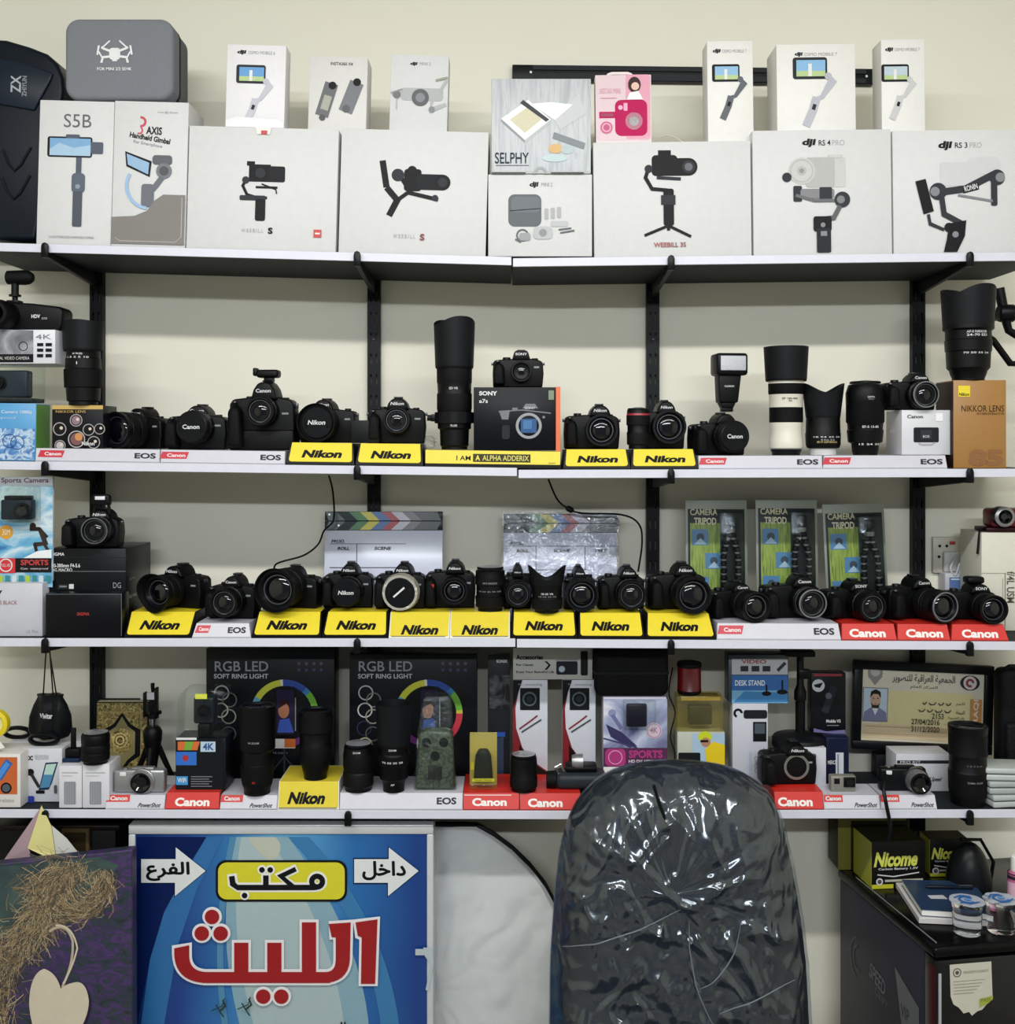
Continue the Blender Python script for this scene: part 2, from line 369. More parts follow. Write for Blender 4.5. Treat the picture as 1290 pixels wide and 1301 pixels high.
def plinth(n, x0, x1, label, kind, art=None, h=0.032, sd=0.008, depth=0.15, tap=3, group=None, y=0.004, name='display_plinth'):
    "wedge stand along the shelf edge: dark foot, sloped printed face, flat top for the goods"
    k = kk(y); cx = (x0+x1)/2; hw = (x1-x0)*k/2; z0 = sz(n, cx); tp = tap*k
    bodym, facem = {'nikon': (C('0c0c0e', 0.4), YEL), 'flat': (C('ecebe2', 0.4), C('e4d034', 0.35)), 'eos': (C('c6c5cf', 0.4), C('cfced8', 0.35)), 'canon': (C('a81c14', 0.5), RED), 'alpha': (C('15150f', 0.4), YEL)}[kind]
    t = thing(name, label, 'display stand', (X(cx, y), y, z0+0.0003), 0, group)
    foot = 0.006 if kind in ('nikon', 'alpha') else 0.001
    def hexa(b, a, c, m):  # a: bottom front, c: (y,z) list
        pass
    b = MB(); pr = [(0, 0), (0, foot), (sd, h), (depth, h), (depth, 0)]
    vs = []
    for i, (yy, zz) in enumerate(pr):
        w = hw-(tp if i in (2, 3) else 0); vs += [(-w, yy, zz), (w, yy, zz)]
    b.add(vs, [(0, 1, 3, 2), (2, 3, 5, 4), (4, 5, 7, 6), (6, 7, 9, 8), (8, 9, 1, 0), (0, 2, 4, 6, 8), (9, 7, 5, 3, 1)], bodym); b.done('plinth_body', t)
    a = math.atan2(sd, h-foot); Ls = math.hypot(sd, h-foot)
    M = Matrix.Translation((0, -0.0004, foot)) @ Matrix.Rotation(-a, 4, 'X')
    ins = 0.005 if kind == 'nikon' else 0.0012 if kind != 'flat' else 0.003
    w0, w1 = hw-ins, hw-tp-ins*0.6
    b = MB(M=M); r = 0.006 if kind == 'nikon' else 0.001; z0_, z1_ = 0.0012+(ins if kind == 'flat' else 0), Ls
    P = []
    for (px_, pz_), sg in (((-w0, z0_), 1), ((w0, z0_), -1)):
        for i in range(5):
            an = i/4*PI/2
            q_ = (px_+sg*r*(1-math.sin(an)) , pz_+r*(1-math.cos(an)))
            P.append(q_) 
    P = P[0:5][::-1]+P[5:10]
    P += [(w1, z1_), (-w1, z1_)]
    b.prism(P, -0.0012, 0.0003, facem, 0)
    if kind in ('nikon', 'flat', 'canon', 'eos', 'alpha'):
        b.M = Matrix.Identity(4); bk = min(depth, 0.15)
        b.add([(-w1, sd-0.001, h+0.0006), (w1, sd-0.001, h+0.0006), (w1, bk-0.004, h+0.0006), (-w1, bk-0.004, h+0.0006)], [(0, 1, 2, 3)], facem, True)
    b.done('face_panel', t)
    if art:
        b = MB(cx, 0, k, -0.0013, M=M); art(b, Ls/k); b.done('lettering', t)
    return t
def nik(x0, x1, x2=None):
    "black italic lettering between pixels x0 and x1"
    def f(b, L): b.text('Nikon', x0, -L*0.62, x1, -L*0.22, INK, 0.05, 0.28)
    return f
def lensbarrel(b, L, R, kind='zoom', ring=None, M=None):
    c = ring or BLK2
    if kind == 'kit':
        pr = [(0, R*.86), (L*.10, R*.88), (L*.12, R*1.0), (L*.5, R*1.0, BLK, .035), (L*.52, R*.93, BLK2), (L*.66, R*.93), (L*.68, R*.97, c), (L*.74, R*.97, c), (L*.76, R*.95), (L*.98, R*.95), (L, R*.93), (L, R*.82), (L-.004, R*.76, BLK2), (L-.006, R*.66, BLK2), (L-.007, R*.64, BLK2)]
    elif kind == 'prime':
        pr = [(0, R*.9), (L*.3, R*.92), (L*.32, R*1.0), (L*.8, R*1.0, BLK, .035), (L*.82, R*.96), (L, R*.96), (L, R*.8), (L-.004, R*.7, BLK2), (L-.005, R*.55, BLK2)]
    else:
        pr = [(0, R*.80), (L*.10, R*.82), (L*.13, R*.92), (L*.20, R*.94), (L*.21, R*.97), (L*.42, R*.97, RUB, .03), (L*.43, R*.92), (L*.50, R*.92), (L*.51, R*.95, c), (L*.53, R*.95, c), (L*.54, R*.99), (L*.80, R*1.0, RUB, .03), (L*.82, R*.96), (L*.97, R), (L, R), (L, R*.88), (L-.006, R*.80, BLK2), (L-.009, R*.72, BLK2), (L-.010, R*.70, BLK2)]
    b.lathe(pr, BLK, (0, 0, 0), '-y', 40)
def hoodmesh(b, t0, L, r0, r1, amp, m=RUB, lobes=2, axis='-y', n=64, ph=0.0, th=0.0016, M=None):
    "lens hood: flared wall whose rim is cut into petals"
    vs = []
    for j, (f, dr) in enumerate(((0, 0), (0.5, 0), (1, 0), (1, -th), (0.5, -th), (0, -th))):
        for i in range(n):
            a = 2*PI*i/n; e = 1-amp*(0.5-0.5*math.cos(lobes*a+ph))**1.3
            t = t0+L*e*f; r = r0+(r1-r0)*f*e+dr
            u, v = r*math.cos(a), r*math.sin(a)
            vs.append((u, -t, v) if axis == '-y' else (u, v, t))
    fs = [(j*n+i, j*n+(i+1) % n, (j+1)*n+(i+1) % n, (j+1)*n+i) for j in range(5) for i in range(n)]
    b.add(vs, fs, m)
def dslr(label, x0, x1, pt, base, y=0.09, rz=0.0, pitch=0.0, u=0.06, v=0.40, R=24, L=0.05, kind='kit', brand='Nikon', cap=None, capm=None, hood=None, grip=False, topgear=None, ring=None, group=None, name='camera', bm=BLK, bodyless=False, flash_up=False, chrome=False, ear=True, T=0.05, red=False):
    """interchangeable-lens camera: body, hand grip, viewfinder hump, dials, lens with hood, cap or glass.
    x0..x1 are the pixels the body spans, pt its highest pixel; R is the lens radius in pixels, L its length in metres"""
    k = kk(y); w = (x1-x0)*k/max(0.85, math.cos(rz)); h = Z(pt, y)-base; R = R*k
    t = thing(name, label, 'camera', (X((x0+x1)/2, y), y, base), rz, group)
    W = w/2; lx = u*w; lz = max(v*h, (R*1.0 if not hood else R*1.12)+0.0005)
    if flash_up: hb = h*0.72
    else: hb = h
    sh = hb*0.74
    b = MB()
    if grip: b.prism([(-W, 0), (W, 0), (W, h*.3), (-W, h*.3)], -0.004, T, bm, 0.006, 3)
    body = [(-W*.98, 0.0), (-W, sh*.5), (-W*.97, sh*.93), (-W*.88, sh*1.0), (-W*.3, sh*1.04), (lx+W*.35, sh*1.05), (W*.86, sh*.99), (W*.97, sh*.9), (W, sh*.5), (W*.95, 0.0)]
    b.prism(body, 0, T*0.9, bm, 0.006, 3)
    b.box(-W*.55, W*.6, T*.9, T*.9+.006, sh*.12, sh*.9, BLK2, 0.002)
    b.done('camera_body', t)
    b = MB(); gw = W*.50
    b.prism([(-W*1.0, .002), (-W*1.0+gw, .002), (-W*1.0+gw*.92, sh*.8), (-W*.93+gw*.4, sh*.94), (-W*.98, sh*.86)], -0.026, 0.004, RUB, 0.009, 3, taper=0.82, c=(-W*.75, sh*.4)); b.done('hand_grip', t)
    b = MB(); pw = w*.18
    if chrome:
        b.prism([(lx-pw, sh), (lx-pw*.75, hb*.96), (lx-pw*.5, hb), (lx+pw*.5, hb), (lx+pw*.75, hb*.96), (lx+pw, sh)], -0.004, T*.8, bm, 0.003, 2)
    else:
        b.prism([(lx-pw*1.2, sh*.98), (lx-pw*.95, hb*.88), (lx-pw*.6, hb*.975), (lx-pw*.25, hb), (lx+pw*.25, hb), (lx+pw*.6, hb*.975), (lx+pw*.95, hb*.88), (lx+pw*1.2, sh*.98)], -0.012, T*.85, bm, 0.005, 3, taper=.92, c=(lx, sh))
    b.done('viewfinder_housing', t)
    fp = hb
    if flash_up:
        b = MB(); b.prism([(lx-pw*.95, h*.80), (lx-pw*.9, h*.97), (lx-pw*.6, h), (lx+pw*.6, h), (lx+pw*.9, h*.97), (lx+pw*.95, h*.80)], -0.008, 0.01, bm, 0.003, 2)
        b.box(lx-pw*.8, lx-pw*.6, 0.0, .008, hb*.9, h*.82, bm); b.box(lx+pw*.6, lx+pw*.8, 0.0, .008, hb*.9, h*.82, bm); b.done('popup_flash', t)
        b = MB(); b.box(lx-pw*.5, lx+pw*.5, -.0095, -.0075, h*.90, h*.965, C('e8eaec', .2), .0006); b.done('flash_window', t, 'white flash window')
    b = MB(); b.box(lx-pw*.42, lx+pw*.42, T*.35, T*.75, hb-.001, hb+.0025, C('3a3c40', .3, .8), .0006); b.done('hot_shoe', t)
    b = MB(); b.lathe([(0, .009), (.006, .0088, None, .06), (.007, .008)], BLK2, ((-W*.45 if not brand == 'Nikon' else -W*.5), T*.5, sh*1.0), 'z', 24); b.done('mode_dial', t)
    b = MB(); b.lathe([(0, .0055), (.003, .005)], C('4a4c50', .3, .6), (-W*.8, -.004, sh*.93), 'z', 16); b.done('shutter_button', t)
    b = MB(); b.lathe([(0, .0075), (.006, .0072, None, .05)], BLK2, (W*.66, T*.45, sh*.98), 'z', 20); b.done('control_dial', t)
    if ear:
        b = MB()
        for sx in (-1, 1):
            b.box(sx*W*1.0-.003, sx*W*1.0+.003, T*.3, T*.5, sh*.82, sh*.92, C('55585c', .3, .8), .0008)
        b.done('strap_lugs', t)
    if brand:
        b = MB(y=-.0125 if not chrome else -.0045); nl = len(brand)
        tw = pw*1.15; b.text(brand, lx-tw*.55, hb*.83 if not chrome else hb*.86, lx+tw*.55, hb*.83+tw*.26 if not chrome else hb*.86+tw*.24, LETW, .02, 0.2 if brand == 'Nikon' else 0); b.done('maker_lettering', t, 'white lettering on the viewfinder housing')
        b = MB(y=-.0005); b.rect(W*.62, sh*.70, W*.82, sh*.70+.004, C('8c8f94', .5)); b.done('model_badge', t)
    if red:
        b = MB(y=-.026); b.poly([(-W*.72, sh*.72), (-W*.60, sh*.74), (-W*.62, sh*.62)], C('b01818', .4)); b.done('red_accent', t, 'red accent on the grip')
    M = Matrix.Translation((lx, 0, lz)) @ Matrix.Rotation(pitch, 4, 'X')
    if bodyless:
        b = MB(M=M); b.lathe([(-.004, R*1.1), (.003, R*1.08, CHR), (.003, R*.86, CHR), (-.002, R*.82, BLK2), (-.003, R*.3, GLOSSB)], CHR, (0, 0, 0), '-y', 40); b.done('lens_mount', t, 'bare metal lens mount ring')
        return t
    ln = MB(M=M); ln.lathe([(-.002, R*1.02 if R < h*.3 else R*.9), (.004, R*.95 if R < h*.3 else R*.88)], BLK2, (0, 0, 0), '-y', 32); lensbarrel(ln, L, R, kind, ring); lo = ln.done('lens', t)
    if ring:
        b = MB(M=M); b.lathe([(L, R*.93), (L+.0012, R*.9), (L+.0012, R*.84), (L, R*.83)], ring, (0, 0, 0), '-y', 40, cap=False); b.done('front_ring', lo, 'pale ring around the front glass')
    if hood:
        b = MB(M=M); hl, fl, am, ph = (hood+(0,))[:4] if len(hood) < 4 else hood
        hoodmesh(b, L-.004, hl, R*1.03, R*fl, am, ph=ph); b.done('lens_hood', lo)
    if cap:
        cz = L+(.0 if not hood else -.002)
        b = MB(M=M); b.lathe([(L-.004, R*.92), (L+.003, R*.92), (L+.0045, R*.86), (L+.0045, R*.3)], capm or BLK2, (0, 0, 0), '-y', 36)
        for sx in (-1, 1): b.box(sx*R*.62-R*.1, sx*R*.62+R*.1, -L-.0055, -L-.004, -R*.3, R*.3, capm or RUB, .0008)
        b.done('lens_cap', lo)
        if cap != ' ':
            b = MB(M=M, y=-L-.0048); b.text(cap, -R*.5, -R*.12, R*.5, R*.14, LETW, .02, .2 if cap == 'Nikon' else 0); b.done('cap_lettering', lo, 'white lettering on the lens cap')
    else:
        b = MB(M=M); g = R*(.70 if kind != 'kit' else .62)
        b.lathe([(L-.012, g), (L-.008, g*.86), (L-.005, g*.55), (L-.004, g*.2)], GLASS, (0, 0, 0), '-y', 32); b.done('front_glass', lo)
        b = MB(M=M, y=-L+.0065 if kind != 'kit' else -L+.004)
        b.ring(0, 0, R*.70, R*.73, C('70747a', .3, .7), 0, 360); b.text('AF 1:3.5-5.6 G', -R*.3, -R*.80, R*.3, -R*.72, C('a5a8ac', .5)) if kind == 'kit' else None
        b.done('ring_engraving', lo)
    return t
def lensup(label, x0, x1, pt, base, y, segs, hood=None, marks=(), group=None, topcap=False, name='camera_lens', foot=None, hoodm=None, glass=True, rz=0.0, roll=0.0):
    """a lens standing on its end. segs: (height fraction, radius fraction, material, knurl) from the base up; hood: (start fraction, r0, r1, petal depth, lobes, phase)"""
    k = kk(y); R = (x1-x0)*k/2; H = Z(pt, y)-base
    t = thing(name, label, 'camera lens', (X((x0+x1)/2, y), y, base), rz, group, 0, roll)
    top = hood[0] if hood else 1.0
    b = MB(); pr = [(0, segs[0][1]*R)]
    for s_ in segs: pr.append((s_[0]*H, s_[1]*R, s_[2] if len(s_) > 2 else None, s_[3] if len(s_) > 3 else 0))
    tt, rr = pr[-1][0], pr[-1][1]
    if not topcap: pr += [(tt, rr*.86, BLK2), (tt-.004, rr*.78, BLK2), (tt-.006, rr*.6, GLASS)]
    b.lathe(pr, BLK, n=48); lo = b.done('lens_barrel', t)
    if topcap:
        b = MB(); b.lathe([(H-.001, rr*.95), (H+.003, rr*.95), (H+.004, rr*.9), (H+.004, rr*.62, C('b8bac0', .25, .6)), (H+.0065, rr*.3, C('b8bac0', .25, .6))], BLK2, n=36); b.done('end_cap', t)
    if hood:
        h0, r0, r1, am, lobes, ph = hood
        b = MB(); b.lathe([(h0*H-.004, r0*R*.98), (h0*H+.004, r0*R*1.0)], hoodm or RUB, n=48, cap=False)
        hoodmesh(b, h0*H, H*(1-h0), r0*R, r1*R, am, hoodm or C('101216', .5), lobes, 'z', 72, ph); b.done('lens_hood', t)
    if marks:
        b = MB()
        for (f, r, st, wd, hh, colr) in marks:   # short white marks wrapped on the barrel front
            vs, fs, mx, my, tw, th = glyphs(st, .01); y_ = None; out = []
            for (u_, v_) in vs:
                a = ((u_-mx)/tw-.5)*wd; rr = r*R+.0007; out.append((rr*math.sin(a), -rr*math.cos(a), f*H+((v_-my)/th-.5)*hh))
            b.add(out, fs, colr)
        b.done('barrel_markings', t)
    if foot:
        b = MB(); fz = foot*H; b.lathe([(fz-.012, R*.86), (fz-.012, R*.95), (fz+.012, R*.95), (fz+.012, R*.86)], BLK2, n=40, cap=False)
        b.box(-R*1.15, -R*.85, -.008, .008, fz-.008, fz+.008, BLK2, .003); b.lathe([(-R*1.3, .007), (-R*1.1, .006, None, .08)], BLK2, (0, 0, fz), 'x', 16); b.done('tripod_collar', t)
    return t
def gimbal_art(b, cx, cy, s, kind, m=INK, m2=DGREY, phone=None):
    "little printed pictures on the cartons"
    P = lambda *q: [(cx+a*s, cy+c*s) for a, c in q]
    if kind == 'sideways_rig':      # camera on stabiliser, long lens right
        b.rect(cx-22*s, cy-38*s, cx+8*s, cy-14*s, m); b.rrect(cx+6*s, cy-36*s, cx+28*s, cy-14*s, 3*s, C('16181c', .5)); b.rect(cx-25*s, cy-42*s, cx-14*s, cy-36*s, m)
        b.line(P((-24, -20), (-30, -8), (-24, 4), (-10, 8), (4, 8)), 4*s, m); b.rrect(cx-34*s, cy+5*s, cx+2*s, cy+12*s, 2*s, m2); b.rect(cx-12*s, cy-8*s, cx+18*s, cy-5*s, m)
        b.rrect(cx-12*s, cy+10*s, cx+2*s, cy+40*s, 3*s, m); b.circ(cx-6*s, cy-26*s, 7*s, m2); b.circ(cx-26*s, cy-16*s, 5*s, m2); b.line(P((-4, -11), (16, -4), (17, 2)), 2*s, m)
    elif kind == 'rig_front':
        b.rrect(cx-20*s, cy-50*s, cx+12*s, cy-24*s, 5*s, m); b.rect(cx-12*s, cy-56*s, cx+4*s, cy-48*s, m); b.rrect(cx-2*s, cy-46*s, cx+30*s, cy-24*s, 4*s, m); b.circ(cx+26*s, cy-35*s, 11*s, m); b.circ(cx+26*s, cy-35*s, 8*s, m2); b.circ(cx+26*s, cy-35*s, 5*s, C('50545c', .5))
        b.line(P((-24, -34), (-28, -22), (-20, -8), (0, -6)), 4.5*s, m); b.line(P((-14, -22), (16, -20)), 4*s, m2); b.circ(cx-24*s, cy-33*s, 5*s, m2)
        b.rrect(cx-6*s, cy-8*s, cx+7*s, cy+38*s, 3*s, m); b.rect(cx-9*s, cy, cx+9*s, cy+12*s, m2); b.line(P((0, 38), (-30, 50)), 3.5*s, m); b.line(P((0, 38), (28, 52)), 3.5*s, m); b.line(P((0, 36), (0, 44)), 4*s, m)
    elif kind == 'slanted_rig':
        b.line(P((-42, -38), (-36, -4)), 8*s, m); b.line(P((-36, -4), (-22, 12), (-32, 32)), 8*s, m); b.line(P((-22, 12), (-6, 0), (-20, -20)), 5*s, m); b.circ(cx-22*s, cy-20*s, 8*s, m2)
        b.rrect(cx-14*s, cy-28*s, cx+8*s, cy, 4*s, m); b.rrect(cx+2*s, cy-22*s, cx+38*s, cy-2*s, 4*s, C('16181c', .5)); b.circ(cx+35*s, cy-12*s, 10*s, m); b.circ(cx+35*s, cy-12*s, 6*s, m2); b.line(P((-8, 2), (30, 10)), 5*s, m); b.circ(cx+26*s, cy+8*s, 4*s, m2); b.circ(cx-4*s, cy-26*s, 6*s, m)
    elif kind == 'phone_gimbal':    # phone in landscape on a bent arm
        pc = phone or C('5d9ad0', .4)
        b.rrect(cx-24*s, cy-34*s, cx+14*s, cy-10*s, 3*s, m); b.rect(cx-20*s, cy-31*s, cx+12*s, cy-13*s, pc); b.rect(cx-20*s, cy-19*s, cx+12*s, cy-13*s, C('b6cf8c', .5)); b.rect(cx-7*s, cy-27*s, cx-3*s, cy-13*s, C('e8e8e8', .5))
        b.line(P((14, -14), (20, -8), (8, 10), (2, 12)), 5*s, m2); b.circ(cx+15*s, cy-13*s, 4*s, m2); b.line(P((2, 10), (-2, 24), (-10, 42)), 9*s, m2); b.line(P((0, 18), (-2, 24)), 4*s, m)
def slope(n, px):
    for a in SH[n]:
        if px <= a[2] or a is SH[n][1]: return math.atan2((a[3]-a[1]), (a[2]-a[0]))
def top_at(t, zt, px):
    "height of a (slightly tilted) box top under pixel column px"
    return zt - math.tan(t.rotation_euler.y)*(X(px, t.location.y)-t.location.x) + 0.0006
def onshelf(name, label, cat, n, x0, x1, pt, y=0.008, **kw):
    return carton(name, label, cat, x0, x1, pt, sz(n, (x0+x1)/2)+0.0008, y, roll=slope(n, (x0+x1)/2), **kw)
G1 = 'cartons standing on the top shelf'; G1b = 'small cartons on top of the large cartons'
LB = C('5c9bd2', .4); SKIN = C('b98a6c', .6)
# ---- top shelf, large cartons
def a(b):
    b.text('S5B', 77, 145, 112, 162, C('55585c'), 0); p = C('3f4a5c')
    b.rrect(57, 174, 114, 200, 3, INK); b.rect(60, 176, 112, 198, C('6fa3cf', .4)); b.poly([(60, 190), (72, 182), (90, 188), (112, 184), (112, 198), (60, 198)], C('9fc2dc', .4)); b.rrect(80, 171, 98, 176, 2, p)
    b.rrect(112, 180, 128, 195, 2, p); b.rect(94, 200, 101, 222, p); b.rrect(89, 220, 106, 245, 5, C('4a5568')); b.rrect(91, 243, 103, 288, 2, C('39414f')); b.circ(97, 237, 3, C('8895a8'))
    b.text('3-AXIS STABILIZED HANDHELD GIMBAL', 62, 300, 120, 303, C('8c8c90'))
b1, z1 = onshelf('gimbal_box', 'white S5B handheld gimbal carton with a phone stabiliser pictured, left end under the grey case', 'box', 1, 46, 140.5, 128, depth=0.10, art=a, group=G1)
def a(b):
    b.ring(175, 155, 4, 7, C('c8304a'), -100, 100); b.ring(173, 166, 3, 5, C('c8304a'), -120, 60); b.text('AXIS', 182, 161, 202, 171, INK, .03, rot=-3); b.text('Handheld Gimbal', 161, 172, 213, 179, INK, .03, rot=-9); b.text('For Smartphone', 166, 181, 203, 186, C('7d8894'), 0, rot=-9)
    b.text('Live @ Easier', 196, 141, 222, 144, C('9a9a9a'))
    b.poly([(156, 193), (190, 205), (188, 225), (158, 212)], INK); b.poly([(158, 196), (187, 207), (186, 222), (160, 210)], C('86aed0', .4)); b.rrect(191, 197, 216, 209, 4, C('4c5058')); b.circ(206, 217, 10, C('6a6f78')); b.circ(206, 217, 6, C('3a3e45')); b.line([(204, 225), (196, 236), (186, 248)], 7, C('5c626c')); b.rrect(178, 234, 194, 263, 4, C('5c626c')); b.ring(188, 236, 27, 31, C('94b9dc'), 150, 265)
    b.poly([(141, 277), (170, 275), (186, 268), (195, 255), (206, 247), (234, 247), (234, 310.5), (141, 310.5)], C('77746f')); b.line([(146, 303), (152, 307), (223, 307), (230, 300), (230, 250)], .7, C('b8b4ac'))
b2, z2 = onshelf('gimbal_box', 'white and grey smartphone gimbal carton marked AXIS under the grey case', 'box', 1, 141, 235, 129, depth=0.12, art=a, group=G1)
def a(b):
    gimbal_art(b, 334, 244, .92, 'sideways_rig'); b.text('W E E B I L L', 306, 291, 334, 295.5, C('b0a8a8')); b.text('S', 340, 289, 346, 297, INK, .04); b.rect(398, 290, 408, 300, C('c8383a')); b.rect(400, 294, 406, 296, WHT)
    b.poly([(321, 162.5), (341, 162.5), (339, 171), (323, 171)], WHT); b.rect(328, 166, 336, 171, C('c8383a'))
b3, z3 = onshelf('stabiliser_box', 'large white stabiliser carton with a red square logo at lower right and a rig pictured', 'box', 1, 236.5, 426.5, 162, depth=0.20, art=a, group=G1)
def a(b):
    gimbal_art(b, 525, 243, 1.0, 'slanted_rig'); b.text('W E E B I L L', 499, 298, 527, 303, C('b0a8a8')); b.text('S', 533, 297, 539, 305.5, C('7a2020'), .04)
b4, z4 = onshelf('stabiliser_box', 'large white stabiliser carton with a slanted camera rig pictured, left of the printer carton', 'box', 1, 430, 617, 165.5, depth=0.20, art=a, group=G1)
def a(b):
    b.text('dji', 673, 231, 684, 239, INK, .05, .2); b.text('MINI 2', 688, 232, 702, 237, C('8a8a8a')); c = C('4c5359')
    b.rrect(646, 247, 688, 288, 8, c); b.rrect(650, 250, 687, 270, 6, C('5b636a')); b.line([(648, 268), (687, 265)], 1, INK)
    for i in range(3): b.rrect(692+i*8, 265-i, 697+i*8, 279-i, 1.5, C('a9abae'))
    b.rrect(700, 281, 722, 288, 2, C('b9bcc0')); b.ring(664, 299, 6, 8, c); b.rrect(678, 288, 702, 304, 5, C('b6b8bb')); b.circ(690, 296, 5, C('888b90')); b.line([(710, 292), (726, 290)], 2, c); b.line([(712, 296), (730, 293)], 2, c); b.rrect(660, 296, 674, 306, 3, C('96989b')); b.line([(655, 304), (662, 308)], 2, c)
b5, z5 = carton('drone_box', 'white small-drone carton with a dark shoulder bag pictured, under the silver printer carton', 'box', 620.5, 752.5, 221.5, Z(325.7)+.001, .008, depth=0.18, art=a, group=G1)
def a(b):
    gimbal_art(b, 850, 248, 1.02, 'rig_front'); b.text('WEEBILL 3S', 831, 308, 872, 314, C('9c4a48'), .02)
b6, z6 = onshelf('stabiliser_box', 'large white stabiliser carton lettered in dull red, right of the printer carton', 'box', 1, 755.5, 955.5, 180, depth=0.20, art=a, group=G1)
def a(b):
    b.text('dji', 1021, 176, 1038, 187, INK, .05, .2); b.text('RS 4', 1042, 178, 1057, 185, INK, .01); b.text('PRO', 1059, 178, 1075, 185, C('b4b4b4'))
    g = C('c6c6c4'); g2 = C('b2b2b0'); b.rrect(1052, 200, 1076, 238, 3, g); b.rrect(1025, 200, 1062, 238, 4, g2); b.circ(1020, 217, 17, g); b.ring(1020, 217, 13, 15, g2); b.circ(1020, 217, 6, g2); b.circ(1020, 217, 3, C('8a8a8a')); b.rect(1054, 197, 1072, 201, g)
    b.circ(1001, 225, 6, DGREY); b.rrect(1009, 236, 1020, 256, 2, DGREY); b.rrect(1018, 240, 1061, 252, 3, C('7b7c80')); b.rrect(1042, 238, 1058, 254, 2, DGREY); b.line([(1012, 248), (1036, 255), (1066, 255)], 4, C('5a5b5f')); b.circ(1071, 254, 10, DGREY); b.circ(1069, 254, 5, C('74767a'))
    b.line([(1068, 262), (1060, 277), (1040, 279)], 6, C('4b4c50')); b.rrect(1034, 275, 1057, 294, 3, INK); b.rrect(1038, 290, 1056, 321, 2, C('24262a')); b.circ(1046, 286, 3, GREY); b.rect(1043, 294, 1051, 300, GREY)
b7, z7 = onshelf('stabiliser_box', 'large white RS 4 stabiliser carton with a ghosted camera pictured', 'box', 1, 958, 1134, 165, depth=0.20, art=a, group=G1)
def a(b):
    b.text('dji', 1194, 179, 1211, 191, INK, .05, .2); b.text('RS 3', 1215, 181, 1231, 188, INK, .01); b.text('PRO', 1234, 181, 1249, 188, C('b4b4b4'))
    g = C('cfcfd2'); b.rrect(1196, 206, 1250, 236, 4, g); b.rrect(1232, 200, 1272, 222, 5, g); b.circ(1193, 243, 11, DGREY); b.circ(1189, 243, 6, GREY); b.line([(1196, 244), (1228, 240), (1264, 222)], 9, DGREY); b.poly([(1224, 237), (1244, 232), (1245, 241), (1225, 246)], INK); b.text('RONIN', 1226, 235, 1243, 242, LETW, .02, rot=14); b.circ(1268, 226, 10, DGREY); b.circ(1272, 226, 6, GREY)
    b.rrect(1260, 232, 1268, 262, 2, DGREY); b.line([(1218, 248), (1262, 256)], 3, GREY); b.poly([(1164, 230), (1177, 227), (1187, 268), (1174, 272)], INK); b.line([(1180, 272), (1182, 284), (1200, 292)], 4, DGREY); b.line([(1197, 250), (1200, 272), (1222, 284)], 7, DGREY); b.circ(1206, 289, 6, INK); b.poly([(1206, 284), (1228, 280), (1226, 300), (1216, 320), (1199, 320), (1203, 304)], INK); b.circ(1214, 298, 4, GREY)
b8, z8 = onshelf('stabiliser_box', 'large white RS 3 stabiliser carton at the right end of the top shelf', 'box', 1, 1136, 1312, 165, depth=0.20, art=a, group=G1)
# ---- upper tier on the cartons
def stackbox(name, label, cat, sup, zt, x0, x1, pt, y, **kw):
    return carton(name, label, cat, x0, x1, pt, top_at(sup, zt, (x0+x1)/2), y, roll=sup.rotation_euler.y, **kw)
def a(b):
    b.text('dji', 299, 64, 310, 70, INK, .05, .2); b.text('OSMO MOBILE 6', 313, 65, 347, 69, C('9a9a9e')); gimbal_art(b, 322, 116, .98, 'phone_gimbal', C('2a2d33'), C('c3c3cf'), C('4c97d4', .4)); b.poly([(287, 154), (300, 149), (352, 151), (360, 156), (360, 162), (287, 162)], C('eeeef4'))
stackbox('phone_gimbal_box', 'small white phone gimbal carton on the red-square carton, nearest the grey case', 'box', b3, z3, 286, 361, 57, .03, depth=.05, art=a, group=G1b, mat=C('ecebee'))
def a(b):
    b.text('INSTA360 X4', 418, 79, 446, 83, INK, .01); s = C('5a5d62')
    b.line([(408, 148), (420, 106)], 17, s); b.circ(421, 109, 5, INK); b.line([(411, 140), (416, 122)], 10, C('a8a89a')); b.line([(438, 142), (452, 104)], 18, C('6c6f76')); b.circ(452, 104, 5, INK); b.circ(439, 138, 5, C('4b4e53')); b.circ(409, 150, 4, C('3c3e43'))
stackbox('action_camera_box', 'pale grey carton picturing two slim action cameras, between two phone-size cartons', 'box', b3, z3, 391, 465, 72, .05, depth=.07, art=a, group=G1b, mat=C('dcdbd8'))
def a(b):
    b.text('dji', 519, 79, 528, 84, INK, .05, .2); b.text('MINI 3', 531, 79, 545, 83, C('9a9a9a')); g = C('aeb0b2')
    b.rrect(508, 112, 562, 128, 5, g); b.circ(533, 124, 11, C('4a4c50')); b.circ(533, 124, 6, C('7c7f84')); b.line([(510, 116), (497, 120), (505, 126)], 4, g); b.circ(503, 121, 5, C('66686b')); b.line([(556, 118), (567, 100)], 4, g); b.line([(548, 128), (546, 140), (566, 132)], 4, g); b.line([(496, 119), (510, 114)], 2, C('8a8c90')); b.circ(548, 139, 4, GREY); b.line([(552, 102), (567, 98)], 3, C('8b9483')); b.line([(503, 126), (503, 140)], 1, g)
stackbox('drone_box', 'small white carton with a pale drone pictured, right of the action camera carton', 'box', b4, z4, 494.5, 568, 70, .03, depth=.05, art=a, group=G1b)
